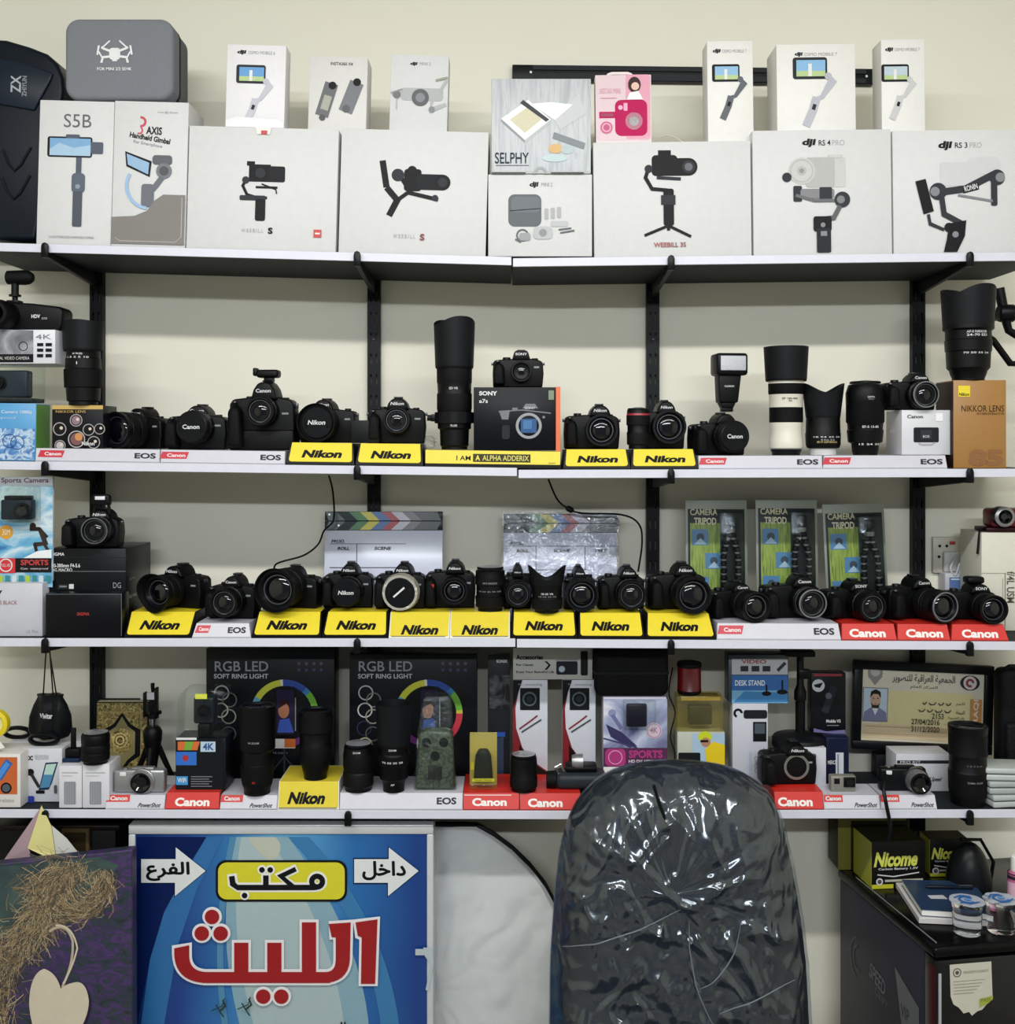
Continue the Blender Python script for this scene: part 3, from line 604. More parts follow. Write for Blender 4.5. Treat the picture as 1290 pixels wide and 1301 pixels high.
def a(b):
    b.rect(625, 101, 750, 218, mottled('silver_print', [(.2, '7f868c'), (.45, 'b4b8bc'), (.7, '92999f'), (.9, 'cccbc8')], 14, .3, (6, 1, .6)))
    w = C('eeeeec', .4); d = C('26282e', .3)
    b.poly([(637, 151), (671, 127), (700, 152), (667, 178)], w); b.poly([(637, 151), (667, 178), (667, 182), (637, 155)], C('8d9196')); b.poly([(667, 178), (700, 152), (700, 157), (667, 182)], C('b9bdc0')); b.poly([(648, 152), (671, 136), (688, 152), (667, 169)], C('d4cfb0'))
    b.poly([(665, 127), (698, 152), (694, 155), (661, 131)], d); b.poly([(700, 146), (736, 120), (744, 145), (712, 165)], C('c7cacd')); b.poly([(675, 132), (705, 153), (728, 133), (700, 130)], w); b.poly([(704, 168), (744, 182), (742, 190), (702, 176)], C('7b8488')); b.circ(706, 189, 9, C('d8b070'), 6); b.circ(721, 190, 8, C('b4c4c8'), 6); b.circ(705, 201, 16, C('c0d4d8'), 5)
    b.text('SELPHY', 629, 194, 672, 208, C('1b2a3c'), .005); b.rect(630, 210, 672, 210.7, C('5a6068')); b.ring(687, 221, 6, 9, C('a3a7aa'), 0, 180); b.rect(625, 219.4, 668, 220.6, INK); b.rect(700, 219.4, 742, 220.6, INK)
stackbox('photo_printer_box', 'silver photo printer carton marked SELPHY on the shoulder-bag carton', 'box', b5, z5, 624.5, 751, 100, .004, depth=.14, art=a, group=G1b, mat=C('c9cbc9', .4), flap=False)
def a(b):
    b.rrect(759, 96, 827, 178, 4, C('dcc0c8', .4)); b.rrect(796, 95, 827, 177, 3, C('dc94aa', .4)); p = C('c00458', .8); b.rrect(782, 127, 823, 173, 8, p); b.circ(806, 154, 11, C('98104c', .3)); b.circ(806, 154, 6, C('1a1018', .2)); b.rrect(793, 131, 798, 141, 1, C('f4a6c8')); b.rect(762, 142, 784, 150, p); b.rect(764, 144, 780, 148, C('98104c'))
    b.circ(771, 162, 8, C('eca0c0')); b.ring(771, 162, 6, 7.5, C('c04878')); b.circ(771, 162, 4, C('c04878')); b.circ(807, 108, 8, C('3a2420'), 10); b.circ(808, 110, 5, C('e6c0ac')); b.poly([(797, 127), (801, 118), (812, 116), (818, 127)], C('f2f0f2')); b.circ(789, 137, 3, C('f4a6c8')); b.text('INSTAX MINI', 763, 112, 789, 119, C('e8a8b8')); b.rect(764, 124, 784, 125, C('e8a8b8'))
t, _ = stackbox('instant_camera_pack', 'pink instant camera hanging card pack on the red-lettered carton', 'box', b6, z6, 757.5, 828.5, 95, .02, depth=.035, art=a, group=G1b, mat=C('eddde0', .4), flap=False)
b = MB(793, 178, kk(.02)); h_ = Z(95, .02)-t.location.z; b.M = Matrix.Translation((0, .016, h_-(178-95)*kk(.02)))
b.tube([((x-793)*kk(.02), 0, (178-z)*kk(.02)) for x, z in ((774, 96), (775, 91.5), (779, 90), (800, 90), (804, 91.5), (805, 96))], .0032, C('f0e0e0', .5), 8, .4); b.done('hanging_tab', t)
def mk(label, sup, zt, x0, x1, pt, y, dep, cx, cy, s, m, m2, ph, w1, w2):
    def a(b):
        yt = pt+10; b.text('dji', w1, yt, w1+10, yt+6, INK, .05, .2); b.text('OSMO MOBILE 7', w1+12, yt+1, w2, yt+5, C('9a9a9e')); gimbal_art(b, cx, cy, s, 'phone_gimbal', m, m2, ph)
    return stackbox('phone_gimbal_box', label, 'box', sup, zt, x0, x1, pt, y, depth=dep, art=a, group=G1b, mat=C('edece8'))
mk('small white phone gimbal carton picturing a dark grey stick, on the red-lettered carton', b6, z6, 900, 958, 52, .035, .06, 928, 113, .92, INK, C('4d525a'), C('86b9de', .4), 907, 950)
mk('wide white phone gimbal carton picturing a pale stick, on the RS 4 carton', b7, z7, 988, 1088, 56, .035, .09, 1036, 112, 1.15, C('25282d'), C('b7b8c2'), C('7db4de', .4), 1011, 1065)
mk('slim white phone gimbal carton at the right end above the RS 3 carton', b8, z8, 1121, 1176, 50, .035, .06, 1143, 113, .92, INK, C('c9c9c9'), C('b9cdd8', .4), 1126, 1170)
t = thing('cable', 'thin pale cable loop lying on top of the red-lettered carton', 'cable', (X(848, .06), .06, top_at(b6, z6, 848)+.002))
b = MB(); b.tube([(-.045+.09*i/12, 0, .026*math.sin(PI*i/12)) for i in range(13)], .0013, C('d8d0b8', .5)); b.done('cable_loop', t)
# ---- grey drone case
y = .012; k = kk(y); base = max(z1, z2)+.004
t = thing('drone_case', 'grey fabric zip case with a white drone emblem on the two left cartons', 'case', (X(151, y), y, base))
W = 69*k; H = Z(23, y)-base
def rr(w, h, r, n=6, z0=0, cx=0):
    P = []
    for a0, sx, sy in ((0, 1, 1), (90, -1, 1), (180, -1, -1), (270, 1, -1)):
        for i in range(n+1):
            a = math.radians(a0+90*i/n); P.append((cx+sx*(w-r)+r*math.cos(a), z0+h/2+sy*(h/2-r)+r*math.sin(a)))
    return P
FAB = C('7e8289', .9, var=.25, scale=500, bump=.4)
b = MB(); b.prism(rr(W, H, .03), 0, .055, FAB, .010, 4); b.done('front_shell', t)
b = MB(); b.prism(rr(W*.985, H*.98, .03, z0=H*.01), .058, .125, C('66696e', .9, var=.25, scale=500, bump=.4), .010, 4); b.done('back_shell', t)
b = MB(); b.prism(rr(W*1.0, H, .03), .0548, .0582, BLK, .0006); b.done('zip_band', t, 'black zip running round the case')
b = MB(); pts = [(-.055, .056, H-.003), (-.045, .056, H+.007), (-.02, .056, H+.010), (.03, .056, H+.009), (.045, .056, H+.005), (.052, .056, H-.003)]; b.tube(pts, .006, C('1c1e22', .7), 10, .8); b.done('handle', t)
b = MB(); b.tube([(-.105, .05, H-.010), (-.118, .045, H-.004), (-.122, .045, H-.003)], .0025, C('1c1e22', .7)); b.done('zip_pull', t)
b = MB(151, 23+H/k, k, -.0006); wq = C('e8eaec', .5)
b.rrect(139, 61, 153, 76, 4, wq); b.rect(143, 74, 149, 78, wq)
for sx in (-1, 1):
    c0 = 146
    b.line([(c0+sx*6, 65), (c0+sx*14, 62), (c0+sx*17, 60)], 3, wq); b.line([(c0+sx*6, 72), (c0+sx*15, 73), (c0+sx*17, 80)], 3, wq); b.line([(c0+sx*17, 62), (c0+sx*6, 52)], 2, wq); b.line([(c0+sx*20, 58), (c0+sx*22, 70)], 2.5, wq); b.line([(c0+sx*15, 75), (c0+sx*20, 66)], 2, wq)
b.text('FOR MINI 2/2 SE/4K', 124, 86, 168, 90, wq, .02); b.done('printed_emblem', t, 'white drone emblem')
# ---- black moulded case at the left end
y = .115; k = kk(y); base = sz(1, 20)+.003
t = thing('stabiliser_case', 'large black moulded hard case at the left end of the top shelf', 'case', (X(0, y), y, base), 0, None, 0, slope(1, 20))
P = [(px-0, py) for px, py in ((-110, 305), (-110, 60), (-60, 48), (0, 50), (30, 58), (52, 66), (66, 78), (74, 96), (75.5, 115), (60, 200), (46, 300), (44, 305))]
H = Z(50, y)-base; P = [((a)*k, H-(c-50)*k) for a, c in P]; zmin = min(p[1] for p in P); P = [(p[0], max(p[1], 0.0)) for p in P]
b = MB(); b.prism(P, 0, .155, C('0e1722', .38, bump=.1, scale=300), .014, 4); b.done('hard_shell', t)
b = MB(); b.prism([((a)*k, H-(c-50)*k) for a, c in ((-60, 70), (20, 78), (62, 92), (60, 100), (40, 140), (0, 134), (-60, 120))], -.006, .002, C('16222f', .35), .003, 3); b.done('lid_panel', t)
b = MB()
for dz in (0, 36): b.tube([((a)*k, -.001, H-(c+dz-50)*k) for a, c in ((0, 190), (8, 208), (16, 217), (24, 209), (36, 186))], .003, C('070c12', .5))
b.done('moulded_groove', t)
b = MB(0, 50+H/k, k, -.0065); b.text('ZX', 5, 101, 27, 114, C('a9b0b8'), .02, rot=90); b.text('ZHIYUN', 14, 107, 40, 113, C('8b939c'), .02, rot=90); b.done('lettering', t)
# =============================================================== second shelf
G2p = 'display stands on the second shelf'; G2 = 'cameras on the second shelf'
def canonlabel(b, x0, x1, L, full=True, y0=.32, y1=.85):
    "slanted red label with white lettering, in stand coordinates"
    b.poly([(x0+3, -L*y1), (x1, -L*y1), (x1-3, -L*y0), (x0, -L*y0)], C('c8283c', .4)); b.text('Canon', x0+(x1-x0)*.25, -L*(y0+.13), x1-(x1-x0)*.12, -L*(y1-.13), C('f4e4e4', .5), .03)
def eosart(spec):
    def f(b, L):
        for s_ in spec:
            if s_[0] == 'c': canonlabel(b, s_[1], s_[2], L)
            elif s_[0] == 'e': b.text('EOS', s_[1], -L*.30, s_[2], -L*.72, C('30323a'), .035)
            elif s_[0] == 'C': b.text('Canon', s_[1], -L*.16, s_[2], -L*.68, C('f8f0ec', .5), .045)
            elif s_[0] == 'p': b.text('PowerShot', s_[1], -L*.14, s_[2], -L*.52, C('20242c'), .02, .4)
            elif s_[0] == 'l': b.rect(s_[1], -L*.82, s_[2], -L*.76, C('f4e8e4'))
    return f
def pl2(x0, x1, label, kind, art, h=.045, **kw):
    t = plinth(2, x0, x1, label, kind, art, h, group=G2p, **kw); t.rotation_euler.y = slope(2, (x0+x1)/2); return t
pl2(45, 203, 'long white low stand under the lens carton at the left of the second shelf', 'eos', eosart([('c', 48, 82), ('e', 171, 198)]), h=.029, sd=.003, tap=0)
pl2(204, 362, 'long white low stand under the camera with upright grip on the second shelf', 'eos', eosart([('c', 203, 240), ('e', 331, 357)]), h=.029, sd=.003, tap=0)
pl2(364, 450, 'yellow stand under the camera with a square hood and white-lettered cap', 'nikon', nik(384, 434), .048, sd=.022)
pl2(452, 537.5, 'yellow stand right of the small black battery box on the second shelf', 'nikon', nik(472, 522), .048, sd=.022)
def a(b, L):
    b.text('I AM', 580, -L*.28, 598, -L*.62, INK, .01); b.rect(601, -L*.18, 674, -L*.76, C('3c3a20')); b.text('A', 604, -L*.28, 610, -L*.66, YEL, .03); b.text('ALPHA ADDERIX', 613, -L*.28, 672, -L*.66, C('d8cf60'), .01); b.text('SONY', 697, -L*.1, 706, -L*.2, INK)
pl2(540, 712.5, 'long yellow stand under the tall telephoto lens and the black camera carton', 'alpha', a, .036, sd=.004, tap=0)
pl2(716, 801, 'yellow stand right of the black and orange carton', 'nikon', nik(735, 786), .043, sd=.02)
pl2(802, 887, 'yellow stand in front of the upright between the two right groups, second shelf', 'nikon', nik(821, 872), .043, sd=.02)
pl2(888, 1045, 'long white low stand under the camera with the flash gun', 'eos', eosart([('c', 888, 924), ('e', 1013, 1040)]), h=.029, sd=.003, tap=0)
pl2(1045.5, 1204, 'long white low stand under the small white camera carton', 'eos', eosart([('c', 1045, 1082), ('e', 1170, 1198)]), h=.029, sd=.003, tap=2)
P2 = lambda px, h=.029: sz(2, px)+h+.0012
# left end pile
def a(b):
    b.rect(-40, 544, 44, 584, mottled('pool_print', [(.3, '2a5fa8'), (.45, '5f93cc'), (.55, 'c4dcec'), (.7, '3c6cb0')], 60, .35)); b.text('HD Action Camera 1080p', -30, 521, 40, 526, C('e8f0f8')); b.text('waterproof', -20, 529, 20, 533, C('bcd8f0')); b.ring(12, 560, 8, 9, C('1c3c78')); b.ring(22, 562, 8, 9, C('1c3c78')); b.text('Full HD Waterproof', -10, 577, 28, 580, C('dce8f4'))
t, zc = onshelf('sports_camera_box', 'blue sports camera carton with green side at the left end of the second shelf', 'box', 2, -60, 45, 512, depth=.075, art=a, mat=C('4f9bd0', .35), side=C('5c9a2c', .4), flap=False)
# clear action camera case
def clearcase(label, x0, x1, pt, base, y, depth, inner):
    k = kk(y); h = Z(pt, y)-base; w_ = (x1-x0)*k/2
    t = thing('clear_display_case', label, 'case', (X((x0+x1)/2, y), y, base))
    b = MB(); b.box(-w_, w_, 0, depth, 0, h, CLEAR, .006, 3); b.done('clear_shell', t)
    b = MB(); b.box(-w_*.95, w_*.95, .004, depth-.004, .001, h*.12, C('20262a', .4), .001); b.done('base_tray', t)
    inner(t, w_, h); return t
def inn(t, w_, h):
    b = MB(); b.box(-w_*.75, w_*.72, .015, .045, h*.14, h*.86, C('26323c', .35), .005, 3); b.done('camera_body', t)
    b = MB(); b.lathe([(-.015, .016), (.004, .015), (.004, .011, BLK2), (.002, .008, GLASS)], BLK2, (-w_*.28, 0, h*.52), '-y', 28); b.done('lens', t)
clearcase('clear case holding a small action camera on the blue carton', -30, 41, 463, zc+.001, .006, .075, inn)
zc2 = Z(463, .006)+.001
def a(b):
    b.poly([(-40, 417), (43, 420), (43, 452), (-40, 450)], mottled('grey_print', [(.3, '54565c'), (.5, '8a8c94'), (.7, 'c4c6cc')], 20, .4)); b.rect(-40, 450, 43, 460.5, INK); b.text('HD DIGITAL VIDEO CAMERA', -20, 453, 38, 457, C('d0d0d0')); b.ring(30, 440, 5, 6, INK); b.text('4K', 46, 425, 66, 431, GREY)
    for i in range(3):
        for j in range(2): b.rect(48+j*11, 436+i*7, 56+j*11, 440+i*7, INK)
t, zc3 = carton('camcorder_box', 'white and black camcorder carton under the black camcorder at far left', 'box', -60, 71, 419, zc2, .0, .12, C('dadbe2', .4), a, rz=-.03, flap=False)
# camcorder with microphone
y = .03; k = kk(y); base = zc3+.001
t = thing('camcorder', 'black camcorder with a stubby microphone on top, at far left', 'camcorder', (X(30, y), y, base))
b = MB(); h = Z(382, y)-base; f = h/(36*k)
b.prism([((a-30)*k, (419-c)*k*f) for a, c in ((-30, 419), (76, 419), (79, 412), (80, 395), (76, 390), (40, 386), (-30, 382))], 0, .06, BLK, .006, 3); b.done('camcorder_body', t)
b = MB(); b.lathe([(-.02, .030), (.035, .031), (.04, .029), (.05, .029, RUB, .04), (.055, .025), (.055, .018, BLK2), (.045, .012, GLASS)], BLK, ((8-30)*k, 0, h*.5), '-y', 36, cap=False); b.done('lens_barrel', t)
b = MB(y=0); b.text('HDV', (40-30)*k, h*.42, (51-30)*k, h*.42+.008, LETW, .03); b.text('3CCD', (53-30)*k, h*.38, (60-30)*k, h*.38+.004, LETW); b.done('lettering', t)
mz = h
b = MB(); b.box(-.047, -.020, .02, .045, mz-.002, mz+.004, BLK2, .001); b.lathe([(mz+.004, .006), (mz+.012, .006), (mz+.013, .013), (mz+.017, .013), (mz+.018, .008), (mz+.045, .008)], BLK, (-.032, .03, 0), 'z', 20); b.done('microphone_mount', t)
b = MB(); b.lathe([(-.028, .012), (-.026, .015), (.012, .0165), (.022, .015), (.03, .009)], RUB, (-.022, .03, mz+.055), 'x', 24); b.done('microphone', t)
# lens carton and tall lens
def a(b):
    b.rect(66.5, 515, 131, 520, C('c8a85c', .4)); w = C('a9a7a8', .3)
    for cx, cy, r, f in ((76, 545, 8.5, INK), (97, 534, 8, C('8a7078')), (113, 546, 7.5, INK), (127, 545, 7, INK), (77, 566, 7, C('b8b0b0')), (98, 558, 11, C('7a4c50')), (120, 562, 8, INK)):
        b.circ(cx, cy, r, w); b.circ(cx, cy, r*.86, INK); b.circ(cx, cy, r*.7, f); b.circ(cx+r*.25, cy-r*.15, r*.25, C('d8c8b8', .3))
    b.circ(101, 555, 5, C('c88a50')); b.text('Nikon', 105, 561, 121, 566, LETW, .02); b.text('NIKKOR LENS', 72, 521.5, 110, 524.5, C('c8a85c'))
t, zl = carton('lens_box', 'black and gold carton printed with round lenses, under the tall lens', 'box', 66, 131, 515, P2(98), .012, .085, C('101014', .4), a, flap=False)
lensup('tall black zoom lens with a broad square hood on the lens carton', 81, 131, 408, zl+.001, .03,
       [(.04, .70), (.05, .80), (.2, .84), (.21, .93, RUB, .025), (.42, .95, RUB, .025), (.43, .88), (.55, .86), (.56, .82), (.66, .82), (.67, .84)], hood=(.66, .97, 1.02, .04, 4, 0),
       marks=[(.60, .84, 'AF 70-300', .6, .004, LETW), (.56, .86, '1.5 2 5 10', 1.3, .004, LETW), (.49, .88, 'I', .05, .006, LETW)], group='standing lenses')
# cameras
dslr('black camera facing left with a wide dark lens, first on the second shelf', 145, 209, 518, P2(170), .11, -.42, u=-.0, v=.44, R=23, L=.075, kind='zoom', brand='Canon', group=G2)
dslr('black camera with a white-lettered round lens cap, second on the second shelf', 211, 288, 514.5, P2(248), .07, -.06, u=.04, v=.5, R=21.5, L=.045, kind='kit', brand='Canon', cap='Canon', group=G2)
tc = dslr('tall black camera with upright grip and small microphone on the second shelf', 290, 375, 484, P2(332), .06, -.08, u=.05, v=.56, R=19, L=.04, kind='kit', brand='Canon', grip=True, group=G2)
hb = Z(484, .06)-P2(332)
b = MB(); b.box(.0, .020, .015, .035, hb, hb+.008, BLK2, .001); b.box(-.016, .034, .008, .040, hb+.008, hb+.026, BLK, .006, 3); b.box(-.024, -.014, .010, .03, hb+.012, hb+.030, BLK2, .003); b.done('shoe_microphone', tc)
N2 = lambda px, h=.048: sz(2, px)+h+.0012
dslr('black camera with a square hood and white-lettered cap on the first yellow stand', 380, 452, 507, N2(415), .09, -.10, u=-.06, v=.42, R=22, L=.055, kind='zoom', brand='Nikon', cap='Nikon', hood=(.018, 1.1, .1), group=G2)
carton('battery_box', 'small plain black box between the two left yellow-stand cameras', 'box', 446, 481, 534, N2(463), .055, .04, C('121417', .45), flap=False)
dslr('black camera with a bare glass lens on the second yellow stand', 467, 541, 505, N2(505), .08, .03, u=.02, v=.5, R=17.5, L=.04, kind='kit', group=G2)
lensup('tall black telephoto lens with a deep scalloped hood left of the black and orange carton', 551, 604, 404, sz(2, 577)+.038, .05,
       [(.02, .62), (.03, .68), (.15, .70), (.16, .80), (.30, .82), (.31, .84, RUB, .02), (.42, .84, RUB, .02), (.43, .80), (.50, .82), (.51, .84, RUB, .02), (.62, .85, RUB, .02), (.63, .82, CHR), (.635, .82, BLK)], hood=(.63, .92, 1.0, .16, 2, PI*.7),
       marks=[(.46, .82, 'ED VR', .5, .005, LETW), (.27, .83, 'AF-S NIKKOR', .6, .006, C('8a8d92')), (.18, .81, '70-200', .4, .005, LETW)], foot=.24, group='standing lenses')
y = .10; k = kk(y); t = thing('plastic_scrap', 'crumpled clear plastic bag lying beside the tall telephoto lens', 'plastic bag', (X(545, y), y, sz(2, 545)+.0375))
b = MB(); vs = []; n = 14
for j in range(8):
    for i in range(n):
        an = 2*PI*i/n; rr_ = .017*math.sin(PI*(j+.6)/8.4)**.6*(1+.5*noise.noise(Vector((math.cos(an)*2, math.sin(an)*2, j*.5)))); vs.append((rr_*math.cos(an), rr_*math.sin(an)*.8, .030*j/7))
b.add(vs, [(j*n+i, j*n+(i+1) % n, (j+1)*n+(i+1) % n, (j+1)*n+i) for j in range(7) for i in range(n)]+[tuple(range(n))[::-1], tuple(7*n+i for i in range(n))], film('crumpled_bag', 'f4f4f4', .12, .12, 60, .8, .01, .25, 'c8c8c4')); b.done('crumpled_film', t)
def a(b):
    b.text('SONY', 609, 497, 632, 502.5, LETW, .04); b.text('a7s', 609, 507, 620, 512, LETW, .02); s = C('6e7074', .4)
    b.ring(672, 541, 13, 16.5, C('9a9c9e', .3)); b.rrect(662, 532, 682, 550, 1, C('1f4f86', .3)); b.rect(665, 534, 676, 545, C('3f74a8', .3)); b.poly([(664, 519), (668, 513), (680, 513), (684, 519)], s); b.text('SONY', 667, 517, 680, 520, LETW); b.line([(634, 523), (664, 521), (700, 525)], 1.5, s); b.poly([(634, 522), (648, 521), (646, 533), (638, 533)], s); b.rrect(638, 540, 648, 558, 3, C('24262a')); b.circ(691, 530, 1.8, s); b.rect(651, 518, 658, 522, s)
    b.rrect(697, 496, 704, 508, 1, C('7a8a70')); b.rect(706.5, 491.5, 712, 574, C('e8713c', .4))
t, zs = carton('camera_box', 'black camera carton with an orange right edge on the long yellow stand', 'box', 602, 712, 492, sz(2, 655)+.0375, .012, .10, C('0c0e14', .35), a, side=C('e8713c', .4), flap=False)
dslr('small flat-topped black camera standing on the black and orange carton', 626, 691, 445, zs+.001, .04, 0, u=.06, v=.42, R=13.5, L=.022, kind='prime', brand='SONY', chrome=True, name='mirrorless_camera', T=.045)
N3 = lambda px: N2(px, .043)
dslr('black camera with a large glass lens on the third yellow stand', 717, 788, 514, N3(752), .085, .0, u=.14, v=.42, R=20, L=.05, kind='zoom', group=G2)
lensup('short black zoom lens with a thin red ring beside the fourth yellow-stand camera', 796, 826, 521, N3(812), .055, [(.1, .8), (.12, .95, RUB, .03), (.42, .97, RUB, .03), (.45, .9), (.6, .9), (.62, 1, RUB, .03), (.86, 1, RUB, .03), (.88, .97, C('a02030', .4)), (.91, .97, C('a02030', .4)), (.92, .95, BLK), (1, .94)], topcap=True, group='standing lenses')
dslr('black camera on the fourth yellow stand, in front of the upright', 806, 871, 509, N3(838), .09, .03, u=.12, v=.45, R=21, L=.05, kind='zoom', group=G2)
tf = dslr('black camera with a white-lettered cap carrying a tall flash gun', 880, 949, 525, P2(915), .08, .18, u=.10, v=.44, R=20, L=.055, kind='zoom', brand='', cap='Canon', group=G2)
# flash gun (its own thing, it slides off the shoe)
y = .10; k = kk(y); base = Z(525, .08)+.004
t = thing('flash_gun', 'black flash gun with a wide white window, on the camera at the right group', 'flash', (X(925, y), y, base), .10)
b = MB(); b.box(-.013, .013, .0, .02, 0, .010, BLK2, .002); b.prism([(-.012, .008), (.012, .008), (.019, .022), (-.019, .022)], -.003, .024, BLK, .002); b.done('mounting_foot', t)
H = Z(449, y)-base
b = MB(); b.prism([(-.021, .02), (.022, .02), (.030, H*.66), (-.024, H*.66)], -.008, .028, BLK, .004, 3); b.done('flash_body', t)
b = MB(); b.box(-.030, .042, -.018, .040, H*.62, H, BLK2, .007, 3); b.done('flash_head', t)
b = MB(); b.box(-.022, .036, -.0205, -.0175, H*.70, H*.95, C('c9ccd2', .15, bump=.5, scale=400), .003); b.done('flash_window', t, 'white ribbed flash window')
b = MB(y=-.008); b.text('CULLMANN', -.010, H*.42, .012, H*.42+.004, LETW, .02); b.done('lettering', t)
WL = C('e3e0d2', .35)
lensup('tall off-white telephoto lens with a black tube hood', 971, 1027, 441, P2(999), .06,
       [(.02, .62), (.04, .68, BLK2), (.055, .68, BLK2), (.065, .74, C('b8b8b4', .3)), (.08, .76, WL), (.14, .76, WL), (.2, .70, WL), (.26, .72, WL), (.30, .74, WL), (.33, .75, RUB, .02), (.44, .75, RUB, .02), (.45, .75, WL), (.56, .76, WL), (.57, .79, RUB, .02), (.66, .80, RUB, .02), (.67, .79, WL), (.74, .79, WL), (.745, .77, RUB)], hood=(.70, .92, 1.0, .0, 2, 0),
       marks=[(.52, .77, 'EF 100-400', .9, .004, INK), (.50, .775, '3m', .2, .004, INK)], group='standing lenses')
lensup('black lens with a flared petal hood right of the off-white lens', 1021, 1071, 487, P2(1046), .06, [(.04, .66, C('d0d0d0', .3)), (.09, .68, C('d0d0d0', .3)), (.10, .80), (.14, .86), (.30, .88), (.31, .86), (.5, .84), (.55, .82)], hood=(.54, .86, 1.06, .30, 2, 0),
       marks=[(.25, .89, '18 24 35 50', 1.6, .003, LETW), (.18, .88, 'ED IF ASPHERICAL', 1.2, .004, C('c8b070')), (.21, .88, '4.5m 5.6', .8, .0035, C('b0b2b6'))], group='standing lenses')
lensup('black straight lens with a reversed hood left of the small white camera carton', 1075, 1124, 487, P2(1100), .05, [(.03, .62), (.05, .66), (.16, .70), (.18, .86), (.34, .92), (.36, .88), (.44, .9), (.46, .96, RUB, .03), (.70, .96, RUB, .03), (.72, .97), (.86, .98), (.97, .86), (.98, .82)],
       marks=[(.39, .93, 'EF-S 15-85', .9, .005, LETW), (.15, .78, '15 24 35', 1.4, .004, LETW), (.80, .985, 'HOYA', .35, .004, LETW), (.77, .985, 'filter', .3, .003, GREY)], topcap=True, group='standing lenses')
def a(b):
    b.text('Canon', 1153, 527, 1173, 531.5, INK, .02); b.rrect(1161, 543, 1193, 562, 2, C('1c1e24')); b.rrect(1170, 546, 1184, 558, 1, C('30333a')); b.text('EOS', 1173, 553, 1181, 556, LETW); b.line([(1167, 563), (1171, 565), (1184, 565), (1188, 562)], 2, C('a8a8b0')); b.rect(1189, 525, 1198, 535, C('f4f4f6')); b.text('EF', 1132, 545, 1138, 550, GREY)
t, zw = carton('camera_box', 'small white camera carton under the black camera near the right upright', 'box', 1146, 1209, 521, P2(1172), .03, .10, C('d6d7dc', .4), a, rz=0, flap=True)
dslr('black camera with a kit lens standing on the small white carton', 1124, 1190, 474, zw+.001, .05, .05, u=.16, v=.40, R=18, L=.04, kind='kit', brand='Canon', ring=C('8a8c90', .3, .6), group=G2)
def a(b):
    b.rrect(1218, 490, 1233, 504, .5, YEL); b.text('Nikon', 1219, 499, 1232, 503, INK, .03, .2); b.text('NIKKOR LENS', 1222, 515, 1276, 523, C('3a2810'), .0); b.text('AF-S NIKKOR 85mm f/1.4G', 1241, 524, 1276, 527, C('3a2810')); b.text('85', 1231, 571, 1275, 592, C('8a5c30'), .05)
t, zn = onshelf('lens_box', 'tall golden brown lens carton numbered 85 at the right of the second shelf', 'box', 2, 1212, 1279, 483, y=.012, depth=.10, mat=C('a3763c', .45, var=.08), art=a, side=C('2c1c12', .5))
lensup('big black lens with a wide scalloped hood standing on the golden lens carton', 1198, 1263, 364, zn+.001, .04, [(.02, .60), (.06, .66), (.10, .70), (.13, .80), (.30, .83), (.31, .86), (.42, .88), (.43, .85), (.52, .85), (.54, .95), (.58, .95)], hood=(.56, .94, 1.03, .26, 2, PI*.75),
       marks=[(.50, .87, 'AF-S NIKKOR', .9, .005, LETW), (.465, .88, '24-70 ED', .9, .005, LETW), (.28, .84, '70 50 35 24', 1.2, .004, LETW)], group='standing lenses')
y = .10; t = thing('folding_stabiliser', 'black folded metal stabiliser arm standing at the right end of the second shelf', 'stabiliser', (X(1290, y), y, sz(2, 1290)+.001))
g = C('0a0b0e', .4); q = lambda px, py: ((px-1290)*kk(y), 0, Z(py, y)-t.location.z)
b = MB(); b.tube([q(1250, 424), q(1262, 432), q(1284, 462), q(1300, 462), q(1320, 450)], .0075, g, 12); b.done('lower_arm', t)
b = MB(); b.tube([q(1270, 366), q(1276, 398), q(1282, 420), q(1302, 432)], [.011, .011, .009, .009], g, 12); b.done('upper_arm', t)
b = MB(); b.lathe([(-.016, .018), (-.012, .020), (.016, .020), (.018, .017)], g, q(1278, 398), 'x', 28); b.lathe([(-.02, .012), (.01, .012)], g, q(1270, 400), '-y', 24); b.done('motor_joint', t)
b = MB(); b.tube([q(1318, 450), q(1322, 520), q(1322, 596)], [.012, .016, .018], g, 14); b.tube([q(1302, 432), q(1320, 450)], .009, g, 12); b.done('handle', t)
# =============================================================== third shelf
G3 = 'cameras on the third shelf'; G3p = 'display stands on the third shelf'
